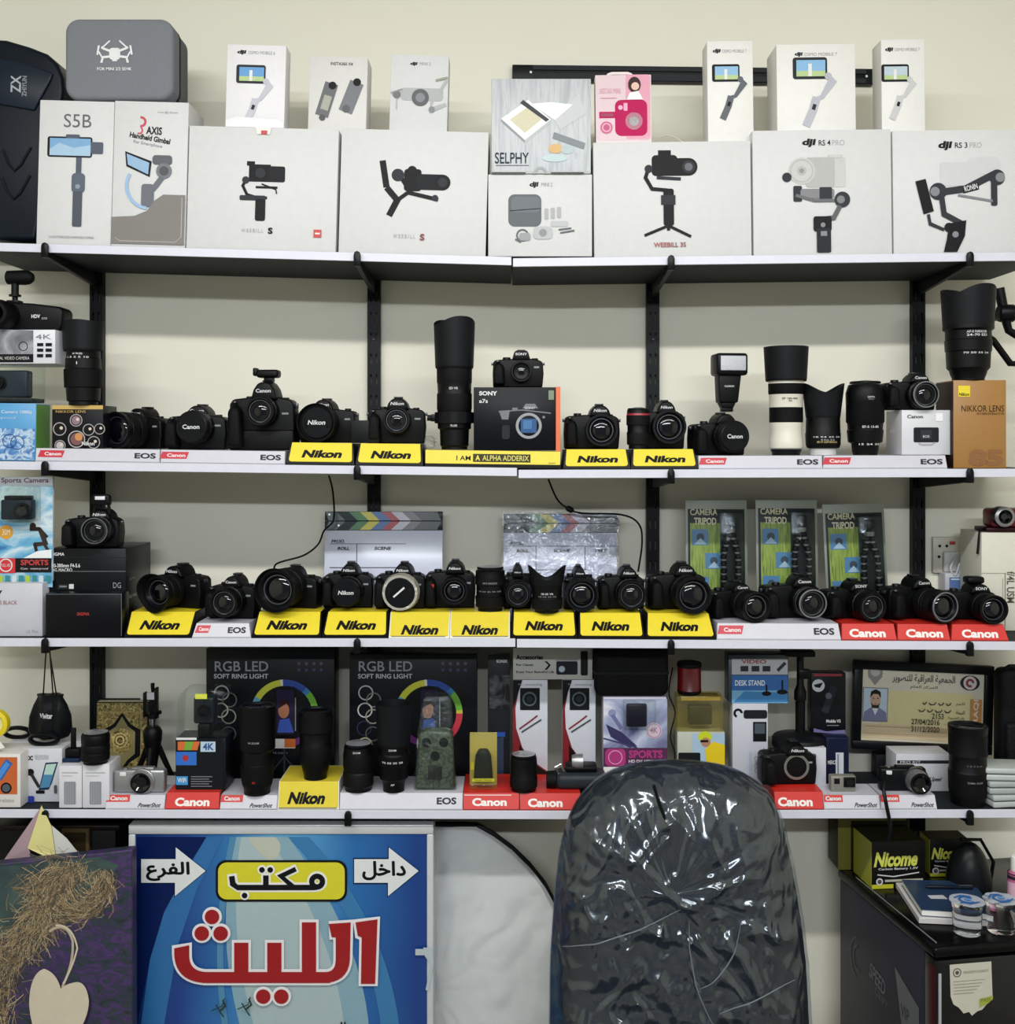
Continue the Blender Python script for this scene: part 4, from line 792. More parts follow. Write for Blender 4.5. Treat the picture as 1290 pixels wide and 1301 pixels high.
# left end: hanging blister card and cartons
def a(b):
    b.text('G', -30, 780, -20, 800, GREY); b.text('V', -8, 750, 3, 758, INK, .02); b.text('ENDLESS BLACK', -20, 763, 22, 768, C('9a5868')); b.text('12 Pcs', 34, 800, 48, 804, C('a0a2a8'))
t, z = onshelf('accessory_box', 'plain silvery white carton under the sports camera pack at the left of the third shelf', 'box', 3, -70, 54, 741, y=.02, depth=.10, mat=C('c6c7cf', .4), art=a)
def a(b):
    b.rect(-60, 606, 67, 746, mottled('sea_print', [(.3, '2f78b8'), (.45, '6fb4d8'), (.6, 'dcecf2'), (.75, '3a8ac4')], 9, .3, (1, 1, 2.2))); b.rect(-60, 606, 67, 617, C('d8dce4', .3)); b.text('Waterproof Sports Camera', -50, 607, 62, 615, C('6a3848'), .02)
    b.circ(8, 676, 9, C('e0a030', .4)); b.text('30M', 3, 672, 13, 680, C('f6ecd0'))
    b.circ(42, 668, 4, C('2c2420')); b.line([(38, 672), (50, 672), (60, 683)], 5, C('2c2420')); b.line([(52, 674), (58, 690), (44, 692)], 6, C('3c302c')); b.line([(44, 690), (48, 704), (56, 705)], 4, C('2c2420')); b.line([(56, 690), (62, 700)], 4, C('3c302c')); b.poly([(36, 706), (48, 700), (66, 698), (66, 709), (30, 709)], C('eef2f4'))
    b.rect(-60, 709, 20, 728, C('d02c34', .4)); b.ring(8, 718, 7, 8.5, LETW); b.text('FULL HD', 2, 716, 14, 720, LETW); b.rect(20, 709, 66, 727, C('1a1416')); b.text('SPORTS', 27, 711, 62, 718, C('c03838'), .03); b.text('Cam  waterproof', 27, 721, 62, 724, LETW)
    for i in range(9): b.rect(-10+i*8.6, 731, -4+i*8.6, 740, (C('2a8890'), C('a8c43c'), C('2a8890'), C('c8d8dc'))[i % 4])
t, _ = carton('sports_camera_pack', 'blue sports camera pack with a surfer pictured, left end of the third shelf', 'pack', -60, 67, 606, z+.001, .05, .010, C('e0e4ea', .4), a, flap=False, body='backing_card')
k = kk(.05); b = MB(3, 606+(Z(606, .05)-z-.001)/k, k)
by_ = b.by; h_ = lambda py: (by_-py)*k
b.box(-.0, .087, -.045, -.001, h_(662), h_(617), CLEAR, .006, 3); b.done('clear_blister', t)
b = MB(); b.box(.010, .078, -.034, -.010, h_(659), h_(634), C('1a2430', .4), .004); b.box(.016, .074, -.03, -.012, h_(634), h_(629), BLK2, .002)
b.done('packed_camera', t)
b = MB(); b.lathe([(.034, .018), (.040, .0175), (.040, .013), (.037, .01, GLASS)], BLK2, (.058, 0, h_(648)), '-y', 28); b.done('camera_lens', t)
# black cartons and camera with raised flash
def a(b):
    b.text('SIGMA', 66, 702, 82, 706, LETW, .02); b.text('70-300mm F4-5.6', 66, 716, 102, 721, LETW, .02); b.text('DG MACRO', 66, 722, 92, 726, LETW, .01); b.rect(64, 725.5, 160, 726.2, C('70747a')); b.rect(64, 708, 160, 708.6, C('24272c'))
    b.rect(88, 742, 94, 748, LETW); b.rect(74, 742, 87, 748, C('24272c')); b.text('DG', 144, 740, 154, 747, C('9a9ea4')); b.rect(76, 744, 85, 746, GREY)
t, zz = carton('lens_box', 'large black lens carton lettered in white under the camera with raised flash', 'box', 62, 160, 697, sz(3, 110)+.001, .055, .17, C('0c0e12', .35), a, flap=False)
b = MB(M=Matrix.Translation(((160-111)*kk(.055)+.0001, 0, 0)) @ Matrix.Rotation(PI/2, 4, 'Z')); b.text('DG MACRO', .02, .075, .09, .082, LETW); b.text('SIGMA', .02, .115, .06, .120, GREY); b.ring(.06, .05, .006, .008, GREY); b.done('side_printing', t)
def a(b): b.text('SIGMA', 98, 778, 114, 782, C('b03030'), .02); b.rect(58, 754.6, 155, 755.2, C('6a6e74')); b.rect(154.2, 755, 154.8, 808, C('6a6e74'))
carton('lens_box', 'low black lens carton with a tiny red name, in front of the larger black carton', 'box', 58, 155, 754, sz(3, 105)+.001, .006, .045, C('0b0c11', .35), a, flap=False)
dslr('black camera with its flash raised, standing on the black lens cartons', 81, 151, 628, zz+.001, .07, .02, u=.18, v=.34, R=18, L=.045, kind='kit', brand='Nikon', flash_up=True, group=G3, ring=C('70747a', .3, .6))
# stands
def pl3(x0, x1, label, kind, art, h=.050, sd=.041, **kw): 
    t = plinth(3, x0, x1, label, kind, art, h, sd, group=G3p, depth=kw.pop('depth', .17), **kw); t.rotation_euler.y = slope(3, (x0+x1)/2); return t
pl3(158, 243, 'yellow stand beside the black cartons, first from the left on the third shelf', 'nikon', nik(177, 226), tap=0)
pl3(244, 319, 'white stand between the first two yellow stands of the third shelf', 'eos', eosart([('c', 247, 267), ('e', 289, 312)]), h=.030, sd=.012, tap=4)
pl3(320, 408, 'yellow stand with its lettering partly hidden by a big lens, third shelf', 'nikon', nik(339, 389), tap=3)
pl3(409, 493, 'yellow stand under the camera with a white-lettered cap before the first clapperboard', 'nikon', nik(428, 477), tap=3)
def a(b, L): b.text('Nikon', 511, -L*.48, 557, -L*.1, INK, .05, .28); b.rect(497, -L*.06, 566, -L*.035, C('8c8240'))
pl3(494, 571, 'pale-bordered yellow stand under the camera with a silver-wrapped cap', 'flat', a, tap=0)
def a(b, L): b.text('Nikon', 588, -L*.48, 633, -L*.1, INK, .05, .28); b.rect(575, -L*.06, 646, -L*.035, C('8c8240'))
pl3(571.5, 648, 'pale-bordered yellow stand under the upright lens, left of the shelf joint', 'flat', a, tap=0)
pl3(649.5, 734, 'yellow stand just right of the shelf joint under the petal-hood lens', 'nikon', nik(669, 716), tap=2)
pl3(735, 819.5, 'yellow stand below the right edge of the second clapperboard', 'nikon', nik(754, 801), tap=2)
pl3(820.5, 910, 'yellow stand before the upright, rightmost of the yellow ones on the third shelf', 'nikon', nik(842, 889), tap=4)
pl3(911, 1069, 'long white stand under the two cameras before the tripod packs', 'eos', eosart([('c', 912, 946), ('e', 1035, 1061)]), h=.034, sd=.012, tap=2)
pl3(1069.5, 1140, 'red stand next to the long white stand on the third shelf', 'canon', eosart([('C', 1080, 1126)]), h=.034, sd=.012, tap=2)
pl3(1140.5, 1208, 'red stand second from the right end of the third shelf', 'canon', eosart([('C', 1152, 1199)]), h=.034, sd=.012, tap=2)
pl3(1208.5, 1282, 'red stand at the right end of the third shelf', 'canon', eosart([('C', 1223, 1269)]), h=.034, sd=.012, tap=4, depth=.12)
N = lambda px: sz(3, px)+.0512
E = lambda px: sz(3, px)+.0352
dslr('black camera turned left with a petal-hooded lens, on the stand beside the black cartons', 190, 258, 718, N(225), .105, -.38, -.0, u=-.02, v=.42, R=20.5, L=.062, hood=(.022, 1.22, .4, PI*.5), kind='zoom', group=G3)
dslr('black camera with a kit lens on the white stand between two yellow ones', 263, 325, 731, sz(3, 290)+.0312, .075, -.15, 0, u=.04, v=.44, R=19, L=.055, kind='kit', brand='Canon', group=G3)
dslr('black camera with a very wide dark lens hiding the stand lettering, third shelf', 337, 404, 720, N(370), .10, -.22, 0, u=-.02, v=.38, R=25, L=.075, kind='zoom', hood=(.014, 1.1, .0), group=G3)
dslr('black camera with a white-lettered cap in front of the first clapperboard', 410, 474, 716, N(442), .10, .0, 0, u=.04, v=.42, R=19, L=.055, kind='kit', cap='Nikon', group=G3)
tw = dslr('black camera with a silver-wrapped lens and dark cap, third shelf', 476, 541, 716, N(508), .09, -.04, 0, u=.06, v=.42, R=21, L=.05, kind='zoom', cap=' ', group=G3)
R_ = 21*kk(.09); lo = [c for c in tw.children if c.name.startswith('lens')][0]; hh = Z(716, .09)-N(508); ww = (541-476)*kk(.09); lzz = max(.42*hh, R_+.0005)
foil = C('b9b7ac', .35, .3, bump=1.0, scale=60); b = MB(M=Matrix.Translation((ww*.06, 0, lzz)))
b.lathe([(.018, R_*1.0), (.022, R_*1.10), (.036, R_*1.14), (.046, R_*1.06), (.0535, R_*1.05), (.0535, R_*.86)], foil, (0, 0, 0), '-y', 22, cap=False); b.done('silver_wrap', lo, 'crumpled silver wrap round the lens')
b = MB(M=Matrix.Translation((ww*.06, 0, lzz)), y=-.0556); b.line([(-.014, -.009), (.010, .012)], .004, LETW); b.done('cap_stripe', lo, 'white slanted stripe on the cap')
dslr('black camera with a red grip accent, left of the upright lens, third shelf', 540, 604, 713, N(572), .10, .0, 0, u=.10, v=.42, R=17, L=.05, kind='zoom', red=True, group=G3)
lensup('short wide black lens standing on the yellow stand beside the second clapperboard', 604, 642, 722, N(623), .07, [(.06, .82), (.10, .96), (.34, 1, RUB, .02), (.36, .93), (.60, .93), (.62, 1, RUB, .02), (.80, 1, RUB, .02), (.82, .98), (.94, .98), (.96, .92)],
       marks=[(.48, .94, '18 24 35 70 105', 1.7, .003, C('8a8d92')), (.68, 1.0, 'AF-S NIKKOR', 1.0, .004, C('8a8d92'))], topcap=True, group='standing lenses')
dslr('narrow black camera seen between the upright lens and the petal-hood lens', 640, 676, 718, N(658), .10, .0, 0, u=.0, v=.40, R=17, L=.055, kind='kit', group=G3)
lensup('black lens with a tall two-horned petal hood on the stand right of the shelf joint', 674, 716, 718, N(695), .055, [(.05, .70), (.08, .92), (.3, .95, RUB, .02), (.32, .90), (.55, .92), (.60, .95)], hood=(.60, .96, 1.16, .72, 2, 0),
       marks=[(.42, .91, '18-55 VR', .8, .004, LETW), (.36, .91, '18 24 35 55', 1.2, .003, C('8a8d92'))], topcap=False, group='standing lenses')
dslr('black camera with a wide zoom lens just right of the petal-hood lens', 716, 757, 720, N(737), .10, .04, 0, u=.0, v=.40, R=20.5, L=.06, kind='zoom', group=G3)
dslr('black kit-lens camera below the right edge of the wrapped clapperboard', 760, 820, 720, N(790), .10, .05, 0, u=.14, v=.40, R=19, L=.055, kind='kit', group=G3)
dslr('large black camera with a big dark lens on the rightmost yellow stand, third shelf', 824, 898, 716, N(861), .10, .10, 0, u=.12, v=.40, R=23, L=.08, kind='zoom', group=G3)
dslr('black camera turned right, its lens over the white stand, below the first tripod pack', 901, 962, 740, E(931), .085, .26, 0, u=.16, v=.38, R=19, L=.08, kind='zoom', brand='Canon', group=G3)
dslr('black camera with a metal-rimmed kit lens below the second tripod pack', 970, 1044, 731, E(1007), .085, .12, 0, u=.18, v=.42, R=19.5, L=.06, kind='kit', brand='Canon', ring=C('8a8c90', .3, .5), group=G3)
dslr('black camera with a mid-size lens below the third tripod pack', 1048, 1118, 738, E(1083), .085, .20, 0, u=.12, v=.40, R=19, L=.065, kind='kit', brand='SONY', group=G3)
dslr('black camera with a long pale-rimmed lens in front of the far right upright', 1127, 1196, 733, E(1161), .085, .28, 0, u=.14, v=.40, R=20, L=.085, kind='zoom', brand='Canon', ring=C('7c7e84', .3, .5), group=G3)
tt = dslr('small black camera with a raised rounded flash by the tall white carton', 1199, 1268, 741, E(1233), .075, .05, 0, u=.16, v=.40, R=18, L=.07, kind='zoom', brand='SONY', group=G3)
hh = Z(741, .075)-E(1233); b = MB(); b.box(-.006, .034, .0, .03, hh-.002, hh+.014, BLK, .006, 3); b.done('popup_flash', tt)
# clapperboards
def clapper(label, x0, x1, pt, y, wrap, rz):
    k = kk(y); zb = sz(3, (x0+x1)/2)+.001; cx = (x0+x1)/2; H = Z(pt, y)-zb; hw = (x1-x0)*k/2
    t = thing('clapperboard', label, 'clapperboard', (X(cx, y), y, zb), rz, 'clapperboards against the wall', -.10)
    by = pt+H/k; P_ = lambda py: (by-py)*k
    b = MB(cx, by, k, 0); b.box(-hw, hw, 0, .004, 0, P_(pt+24), C('d6dbee', .2), .001); b.done('slate', t)
    b = MB(cx, by, k, -.001); g = DGREY
    sh_ = x0-411; q = lambda v: v+sh_
    b.text('PROD.', q(420), pt+36, q(437), pt+40, g, .03, .3); b.rect(q(418), pt+41, q(559 if wrap else 515), pt+41.6, g); b.text('ROLL', q(428), pt+45, q(443), pt+49, g, .03, .3); b.rect(q(452), pt+41, q(452.7), pt+71, g); b.text('SCENE', q(475), pt+45, q(496), pt+49, g, .03, .3); b.rect(q(418), pt+71, q(520), pt+71.7, g)
    if wrap: b.rect(q(515), pt+41, q(515.7), pt+71, g); b.text('TAKE', q(527), pt+45, q(542), pt+49, g, .03, .3)
    b.text('DIRECTOR', q(428), pt+75, q(460), pt+79, g, .02); b.text('CAMERA', q(428), pt+88, q(455), pt+92, g, .02); b.done('slate_lines', t)
    cols = [('4d5a5c', 433), ('2f3c3e', 449), ('2f7a3c', 463), ('d8cc3c', 477), ('3c6cae', 491), ('b03040', 503), ('d0cfdc', 517), ('7a7c82', 531), ('4a4e54', 546), ('3c4a4c', 562)]
    for up, (a0, a1) in (('upper', (pt, pt+12)), ('lower', (pt+12.3, pt+24))):
        b = MB(cx, by, k, -.0045)
        b.box(-hw, hw, -.004, .008, P_(a1), P_(a0), C('2c3438', .3), .001)
        x = 411.5
        for hx, xe in cols:
            d0, d1 = (-8, 5) if up == 'upper' else (5, -8)
            b.poly([(q(max(412, x+d0*.9)), a0+.6), (q(min(560.5, xe+d0*.9)), a0+.6), (q(min(560.5, xe+d1*.9)), a1-.4), (q(max(412, x+d1*.9)), a1-.4)], C(hx, .3)); x = xe
        b.done('clapstick', t, 'coloured chevron clapstick, '+up+' half')
    b = MB(cx, by, k, -.006)
    for px, py in ((418, 18), (429, 18), (417, 4)): b.circ(q(px), pt+py, 1.3, C('c8ccd0', .3, .8))
    b.done('hinge_rivets', t)
    if wrap:
        b = MB(); n = 26; vs = []
        for i in range(n+1):
            for j in range(n+1):
                u, v = i/n*2-1, j/n
                vs.append((u*(hw+.004), -.012-.010*noise.noise(Vector((u*7, v*9, 3)))-.004*noise.noise(Vector((u*22, v*25, 1))), -.0+v*(H+.006)))
        b.add(vs, [(i*(n+1)+j, (i+1)*(n+1)+j, (i+1)*(n+1)+j+1, i*(n+1)+j+1) for i in range(n) for j in range(n)], film('crinkled_wrap', 'fbfbff', .16, .14, 22, .8, .02, .03)); b.done('plastic_wrap', t)
    return t
clapper('clapperboard with glossy bare slate and coloured chevrons, left of the telephoto side', 411, 562, 650, .235, False, 0)
clapper('clapperboard wrapped in crinkled clear plastic, second on the third shelf', 640, 785, 653, .235, True, 0)
# cables behind
def cable(label, pts, r=.0022, m=None, name='cable', part=None):
    P = [Vector((X(a, y), y, Z(c, y))) for a, c, y in pts]
    t = thing(name, label, 'cable', tuple(P[0])); out = []
    for i in range(len(P)-1):
        p0, p1, p2, p3 = P[max(i-1, 0)], P[i], P[i+1], P[min(i+2, len(P)-1)]
        for j in range(6):
            u = j/6; out.append(.5*((2*p1)+(p2-p0)*u+(2*p0-5*p1+4*p2-p3)*u*u+(3*p1-p0-3*p2+p3)*u**3)-P[0])
    out.append(P[-1]-P[0]); b = MB(); b.tube(out, r, m or BLK2, 8); b.done('cable_run', t)
    if part:
        b = MB(); a_, c_ = out[part[0]], out[part[1]]; b.tube([a_, (a_*.8+c_*.2), (a_*.2+c_*.8), c_], [.003, .007, .007, .003], BLK, 10); b.done('inline_switch', t)
    return t
cable('thin black cable hanging from the second shelf past the first clapperboard', [(418, 604, .27), (423, 625, .27), (424, 660, .225), (412, 674, .222), (404, 692, .22), (385, 706, .20), (352, 716, .17), (349, 728, .15)])
cable('thin black cable with an inline switch running over the second clapperboard', [(697, 609, .27), (708, 634, .24), (722, 646, .22), (740, 652, .215), (790, 654, .21), (812, 666, .21), (816, 690, .20), (811, 726, .16)], part=(11, 15))
# tripod blister packs
G3t = 'tripod blister packs'
def tripodpack(label, x0, x1, pt, rz, lean):
    y = .19; k = kk(y); zb = sz(3, (x0+x1)/2)+.0035+abs(lean)*.06; cx = (x0+x1)/2; H = Z(pt, y)-zb; hw = (x1-x0)*k/2; by = pt+H/k
    t = thing('tripod_pack', label, 'tripod pack', (X(cx, y), y, zb), rz, G3t, -.08, lean+.005)
    b = MB(cx, by, k); b.box(-hw, hw, 0, .0035, 0, H, C('7d8478', .4), .001)
    b.box(-hw+.006, hw-.006, -.0012, 0, .006, H-.022, C('23282a', .4), .0005); b.done('backing_card', t)
    b = MB(cx, by, k, -.0014); W = x1-x0; g = mottled('grass_print', [(.3, '4a6828'), (.5, '7c9638'), (.7, '98ac4c')], 40, .4, (6, 1, .5))
    b.rect(x0+6, pt+30, x0+W*.56, pt+175, g); b.text('CAMERA', x0+6, pt+12, x0+W*.52, pt+20, C('b8b894'), .02); b.text('TRIPOD', x0+11, pt+23, x0+W*.5, pt+32, C('d0ccb0'), .03)
    for dx, dy in ((8, 38), (25, 68), (8, 98), (22, 122)):
        b.rect(x0+dx, pt+dy, x0+dx+21, pt+dy+20, C('4a7ca8', .3)); b.circ(x0+dx+11, pt+dy+10, 5, C('26384c')); b.poly([(x0+dx+3, pt+dy+19), (x0+dx+11, pt+dy+11), (x0+dx+19, pt+dy+19)], C('9ab8cc', .3))
    b.done('printed_card', t)
    tp = thing  # flexible tripod inside
    cxl = hw*.42
    b = MB()
    hz = (by-(pt+30))*k
    b.box(cxl-.010, cxl+.010, -.026, -.008, hz-.006, hz+.016, BLK2, .003); b.lathe([(hz-.012, .008), (hz-.006, .008)], BLK2, (cxl, -.016, 0), 'z', 16); b.lathe([(hz-.022, .011), (hz-.012, .012)], C('8a8c8e', .3, .6), (cxl, -.016, 0), 'z', 18); b.done('tripod_head', t)
    for sx in (-1, 1):
        b = MB(); n = 13
        for i in range(n):
            zc = hz-.028-i*.0165; xo = sx*(.006+.011*min(1, i/2.5)); r = .0078
            b.lathe([(zc-.006, r*.7), (zc-.003, r), (zc+.003, r), (zc+.006, r*.7)], BLK, (cxl+xo, -.016, 0), 'z', 12)
            b.lathe([(zc-.0095, r*.72), (zc-.006, r*.9)], C('8f9294', .35, .3), (cxl+xo, -.016, 0), 'z', 12)
            b.lathe([(zc-.0105, r*.45), (zc-.0055, r*.45)], C('8f9294', .35, .3), (cxl+xo, -.016, 0), 'z', 8)
        b.done('jointed_leg', t)
    b = MB(); b.box(cxl-.032, cxl+.030, -.032, -.001, .01, hz+.03, CLEAR, .008, 3); b.done('clear_blister', t)
    return t
tripodpack('flexible tripod in a clear green blister pack, leftmost of three, by the last yellow stand', 872, 951, 635, 0, 0)
tripodpack('flexible tripod in a clear green blister pack, middle one of three', 962, 1041, 634, 0, 0)
tripodpack('flexible tripod in a clear green blister pack, rightmost of three, tilted slightly', 1052, 1131, 640, 0, -.03)
# wall socket, plug, adapter
y = .302; k = kk(y)
t = thing('wall_socket', 'off-white double wall socket with a red switch right of the far upright', 'socket', (X(1215, y), .31, Z(705, y)))
W = 30*k; b = MB(); b.box(-W, W*.32, -.012, 0, -.044, .044, C('cbc8b8', .4), .003); b.box(W*.36, W, -.012, 0, -.044, .044, C('bfbcae', .4), .003); b.done('face_plate', t)
b = MB(); b.box(-W*.30, -W*.08, -.016, -.011, .026, .034, C('b02838', .4), .001); b.done('red_switch', t, 'small red rocker switch')
b = MB(y=-.0122); [b.circ(px*W, pz, .0035, INK) for px, pz in ((-.72, .022), (-.42, .022), (-.75, -.004), (.66, .006), (.82, -.010))]; b.done('socket_holes', t)
t = thing('power_adapter', 'white plug adapter with a blue label under the wall socket', 'adapter', (X(1217, .28), .31, Z(741, .28)))
b = MB(); b.box(-.036, .020, -.045, 0, -.020, .026, C('c6c8ce', .4), .004, 3); b.box(-.030, .012, -.024, 0, .026, .075, C('c9c9c6', .4), .004, 3); b.done('adapter_body', t)
b = MB(y=-.0455); b.rect(-.026, -.014, .010, .016, C('5a7ab0', .4)); b.rect(-.022, .010, .006, .013, C('d8e0ec')); b.done('label_sticker', t, 'blue label')
cable('pale grey cord looping down from the wall socket', [(1215, 706, .28), (1208, 722, .27), (1214, 731, .265), (1220, 716, .265), (1220, 728, .265), (1228, 745, .25), (1236, 762, .22)], .0026, C('b9bcc4', .4), 'cord')
# right end
def a(b):
    b.rect(1246, 728, 1277, 729, C('a8a69a')); b.rect(1276.5, 728, 1277.6, 810, C('7c7a6e')); b.text('f/4L USM', 1264, 741, 1304, 751, C('5a564e'), .02, rot=-90); b.rect(1273.5, 735, 1274.3, 780, C('9c9a8e'))
t, z = onshelf('lens_box', 'tall off-white lens carton with sideways lettering at the right end of the third shelf', 'box', 3, 1247, 1330, 677, y=.135, depth=.12, mat=C('dcdacb', .5), art=a)
y = .145; k = kk(y)
t = thing('camcorder', 'small red and black camcorder on the tall off-white carton at the right', 'camcorder', (X(1285, y), y, z+.001))
b = MB(); b.box(-.056, .06, 0, .07, 0, .010, C('2c0a10', .4), .003); b.box(-.045, .06, .0, .055, .010, .054, C('6a1420', .3), .010, 3); b.done('camcorder_body', t)
b = MB(); b.lathe([(-.01, .023), (.018, .023), (.020, .020, SIL), (.021, .016, SIL), (.018, .013, BLK2), (.014, .007, GLASS)], BLK2, (-.022, 0, .036), '-y', 32); b.done('lens_barrel', t)
b = MB(); b.tube([(-.056, .01, .006), (-.072, .0, .002), (-.077, -.0, -.05)], .003, BLK, 8); b.done('hand_strap', t)
# =============================================================== lowest shelf
G4 = 'goods on the lowest shelf'; G4p = 'display stands on the lowest shelf'
def s4box(name, label, cat, x0, x1, pt, y, depth, **kw): return carton(name, label, cat, x0, x1, pt, sz(4, (x0+x1)/2)+.001+kw.pop('up', 0), y, depth, **kw)
def pl4(x0, x1, label, kind, art, h=.034, sd=.010, **kw): return plinth(4, x0, x1, label, kind, art, h, sd, group=G4p, depth=kw.pop('depth', .15), **kw)
T4 = lambda px, h=.034: sz(4, px)+h+.0012
# left end
def a(b):
    b.rect(-30, 962, 22, 1009, C('c8622c', .4)); b.poly([(-6, 985), (8, 964), (16, 970), (2, 992)], C('2a5fb8', .3)); b.poly([(-4, 984), (8, 967), (13, 971), (1, 989)], C('4a90d8', .3)); b.circ(8, 1001, 7, INK); b.circ(8, 1001, 5, C('4a5460')); b.text('wireless', -8, 1014, 18, 1019, C('b0a8a0'))
s4box('wireless_charger_box', 'orange-printed carton at the left end of the lowest shelf', 'box', -50, 26, 958, .01, .09, art=a, mat=C('e0ddd8', .45), flap=False)
def a(b):
    b.text('DC', 35, 960, 42, 966, INK, .05); b.text('WIRELESS MICROPHONE', 44, 959, 62, 965, C('a8aab0')); b.poly([(58, 969), (74, 968), (66, 995), (62, 1003), (49, 1004)], C('20304c', .3)); b.poly([(59, 971), (72, 970), (63, 1000), (51, 1001)], C('4c88b0', .3)); b.poly([(59, 971), (72, 970), (67, 984), (56, 984)], C('b8d8cc', .3))
    b.circ(39, 981, 4.5, INK); b.line([(40, 983), (50, 1000)], 4, C('2c2e34')); b.rect(46, 1004, 57, 1008, INK); b.rrect(34, 1011, 44, 1021, 2, C('2c3c9c', .3)); b.rect(48, 1009, 80, 1018, C('c4c8d0')); b.rect(50, 1022, 78, 1028, C('6a6c74')); b.rrect(69, 997, 73, 1008, 2, C('4a4c52'))
s4box('microphone_box', 'white carton picturing a phone and clip microphone, left end of the lowest shelf', 'box', 30, 79, 951, .05, .06, art=a, mat=C('d2d4da', .4), flap=False)
def tinybox(x0, x1, pt, label, rz=0):
    def a(b): b.rrect((x0+x1)/2-8, 993, (x0+x1)/2+7, 1022, 1.5, C('8d9096', .4)); [b.rect((x0+x1)/2-6+i*3, 995, (x0+x1)/2-5+i*3, 1021, C('9da0a8', .4)) for i in range(4)]; b.rect(x0+4, 981, x1-5, 981.8, C('b0b0b0')); b.rect(x0+4, 985, x1-12, 985.6, C('c0c0c0'))
    return s4box('battery_box', label, 'box', x0, x1, pt, .008, .07, art=a, mat=C('dadae0', .4), group='twin white battery boxes')
ta, za = tinybox(75, 104, 973, 'narrow white carton with grey battery printed, left of its twin')
tb, zb_ = tinybox(104.8, 139, 971, 'narrow white carton with grey battery printed, under the ribbed black lens')
lensup('short ribbed black lens with a shiny top on the twin white cartons', 104, 139, 932, zb_+.001, .02, [(.06, .86), (.12, .98), (.35, 1, RUB, .03), (.37, .95), (.45, 1, RUB, .03), (.62, 1, RUB, .03), (.65, .96), (.72, 1), (.95, 1), (1, .96)], topcap=True, group='lenses standing on the lowest shelf')
t = thing('phone_clamp', 'small black phone holder lying on the left twin carton', 'clamp', (X(90, .03), .03, za+.001))
b = MB(); b.box(-.020, .018, 0, .03, 0, .008, C('1a2c48', .3), .002); b.box(-.016, .016, .006, .026, .008, .028, BLK, .003); b.done('holder_base', t)
b = MB(); b.box(-.005, .005, .010, .020, .028, .072, BLK, .002); b.done('holder_arm', t)
def goggles(label, x0, x1, pt, y, up):
    k = kk(y); w_ = (x1-x0)*k/2; zb = sz(4, (x0+x1)/2)+.001
    t, zt = s4box('white_strap_box', label+', carton', 'box', x0, x1, pt+14, y, .05, mat=C('cfd0d6', .4), flap=False)
    return t, zt
def a(b): b.text('CAMERA', 20, 952, 46, 957, INK, .03); b.text('STRAP', 60, 946, 84, 950, GREY)
t, z = s4box('strap_box', 'pale carton with black lettering behind the microphone carton, under the black pouch', 'box', 12, 104, 942, .13, .08, art=a, mat=C('c4c5cb', .4), flap=False)
for cx, yy, w_, lab in ((22, .15, .026, 'black ring-shaped strap handle behind the orange carton'), (56, .09, .028, 'black ring-shaped strap handle above the phone-printed carton')):
    zz = z+.009 if yy == .15 else Z(951, .05)+.009
    yq = yy+.005 if yy == .15 else .075
    t = thing('rubber_ring', lab, 'strap', (X(cx, yq), yq, zz))
    b = MB(); b.tube([(w_*1.1*math.cos(a_), 0, w_*.42*math.sin(a_)+.005) for a_ in [i*2*PI/24 for i in range(25)]], .0048, BLK2, 10, 1.6); b.done('strap_loop', t)
# pouch hanging on the bracket tip
y = -.022; k = kk(y)
t = thing('lens_pouch', 'black drawstring lens pouch hanging from the left bracket of the third shelf', 'pouch', (X(64, .10), .10, Z(938, .10)))
kq = kk(.10); n = 20; vs = []; prof = [(0, .6), (.004, .85), (.02, 1.0), (.05, .95), (.075, .78), (.092, .62), (.098, .66)]
H = (938-882)*kq; W = 27*kq; b = MB()
b.lathe([(p[0]/.098*H, p[1]*W) for p in prof], C('0c0f12', .4, bump=.6, scale=50), (0, 0, 0), 'z', 28)
b.v = [Vector((v.x, v.y*.45+.004*math.sin(v.x*180), v.z)) for v in b.v]; b.done('pouch_body', t)
b = MB(M=Matrix.Translation((0, -W*.45-.001, 0)), y=0); b.text('Vivitar', -.014, H*.50, .014, H*.62, LETW, .02); b.done('lettering', t)
b = MB(); hx = X(59)-t.location.x
b.tube([(-.016, 0, H-.002), (hx-.004, -.092, Z(826)-t.location.z), (hx, -.095, Z(822)-t.location.z), (hx+.004, -.092, Z(828)-t.location.z), (.006, 0, H-.002)], .0016, C('2c1c14', .6), 8); b.tube([(.014, 0, H-.004), (hx+.006, -.092, Z(838)-t.location.z)], .0016, C('2c1c14', .6), 8); b.done('drawstring', t)
# yellow handle thing at the left edge
y = .03; t = thing('yellow_reel', 'yellow plastic ring with a white slip, cut by the left edge above the lowest shelf', 'toy', (X(-6, y), y, Z(958, .01)+.0035))
b = MB(); b.lathe([(-.010, .022), (-.008, .030), (.008, .030), (.010, .022), (.004, .018), (-.004, .018), (-.010, .022)], C('e6d020', .35), (0, 0, .058), '-y', 30, cap=False); b.lathe([(-.002, .018), (.002, .018)], C('f0e8a0', .4), (0, 0, .058), '-y', 20); b.done('ring', t)
b = MB(); b.prism([(-.02, .03), (.016, .022), (.026, .008), (-.01, -.002)], -.012, -.011, WHT); b.done('paper_slip', t)
b = MB(); b.tube([(0, 0, .03), (-.003, 0, .012), (-.002, 0, 0)], .004, C('e6d020', .35)); b.done('stem', t)
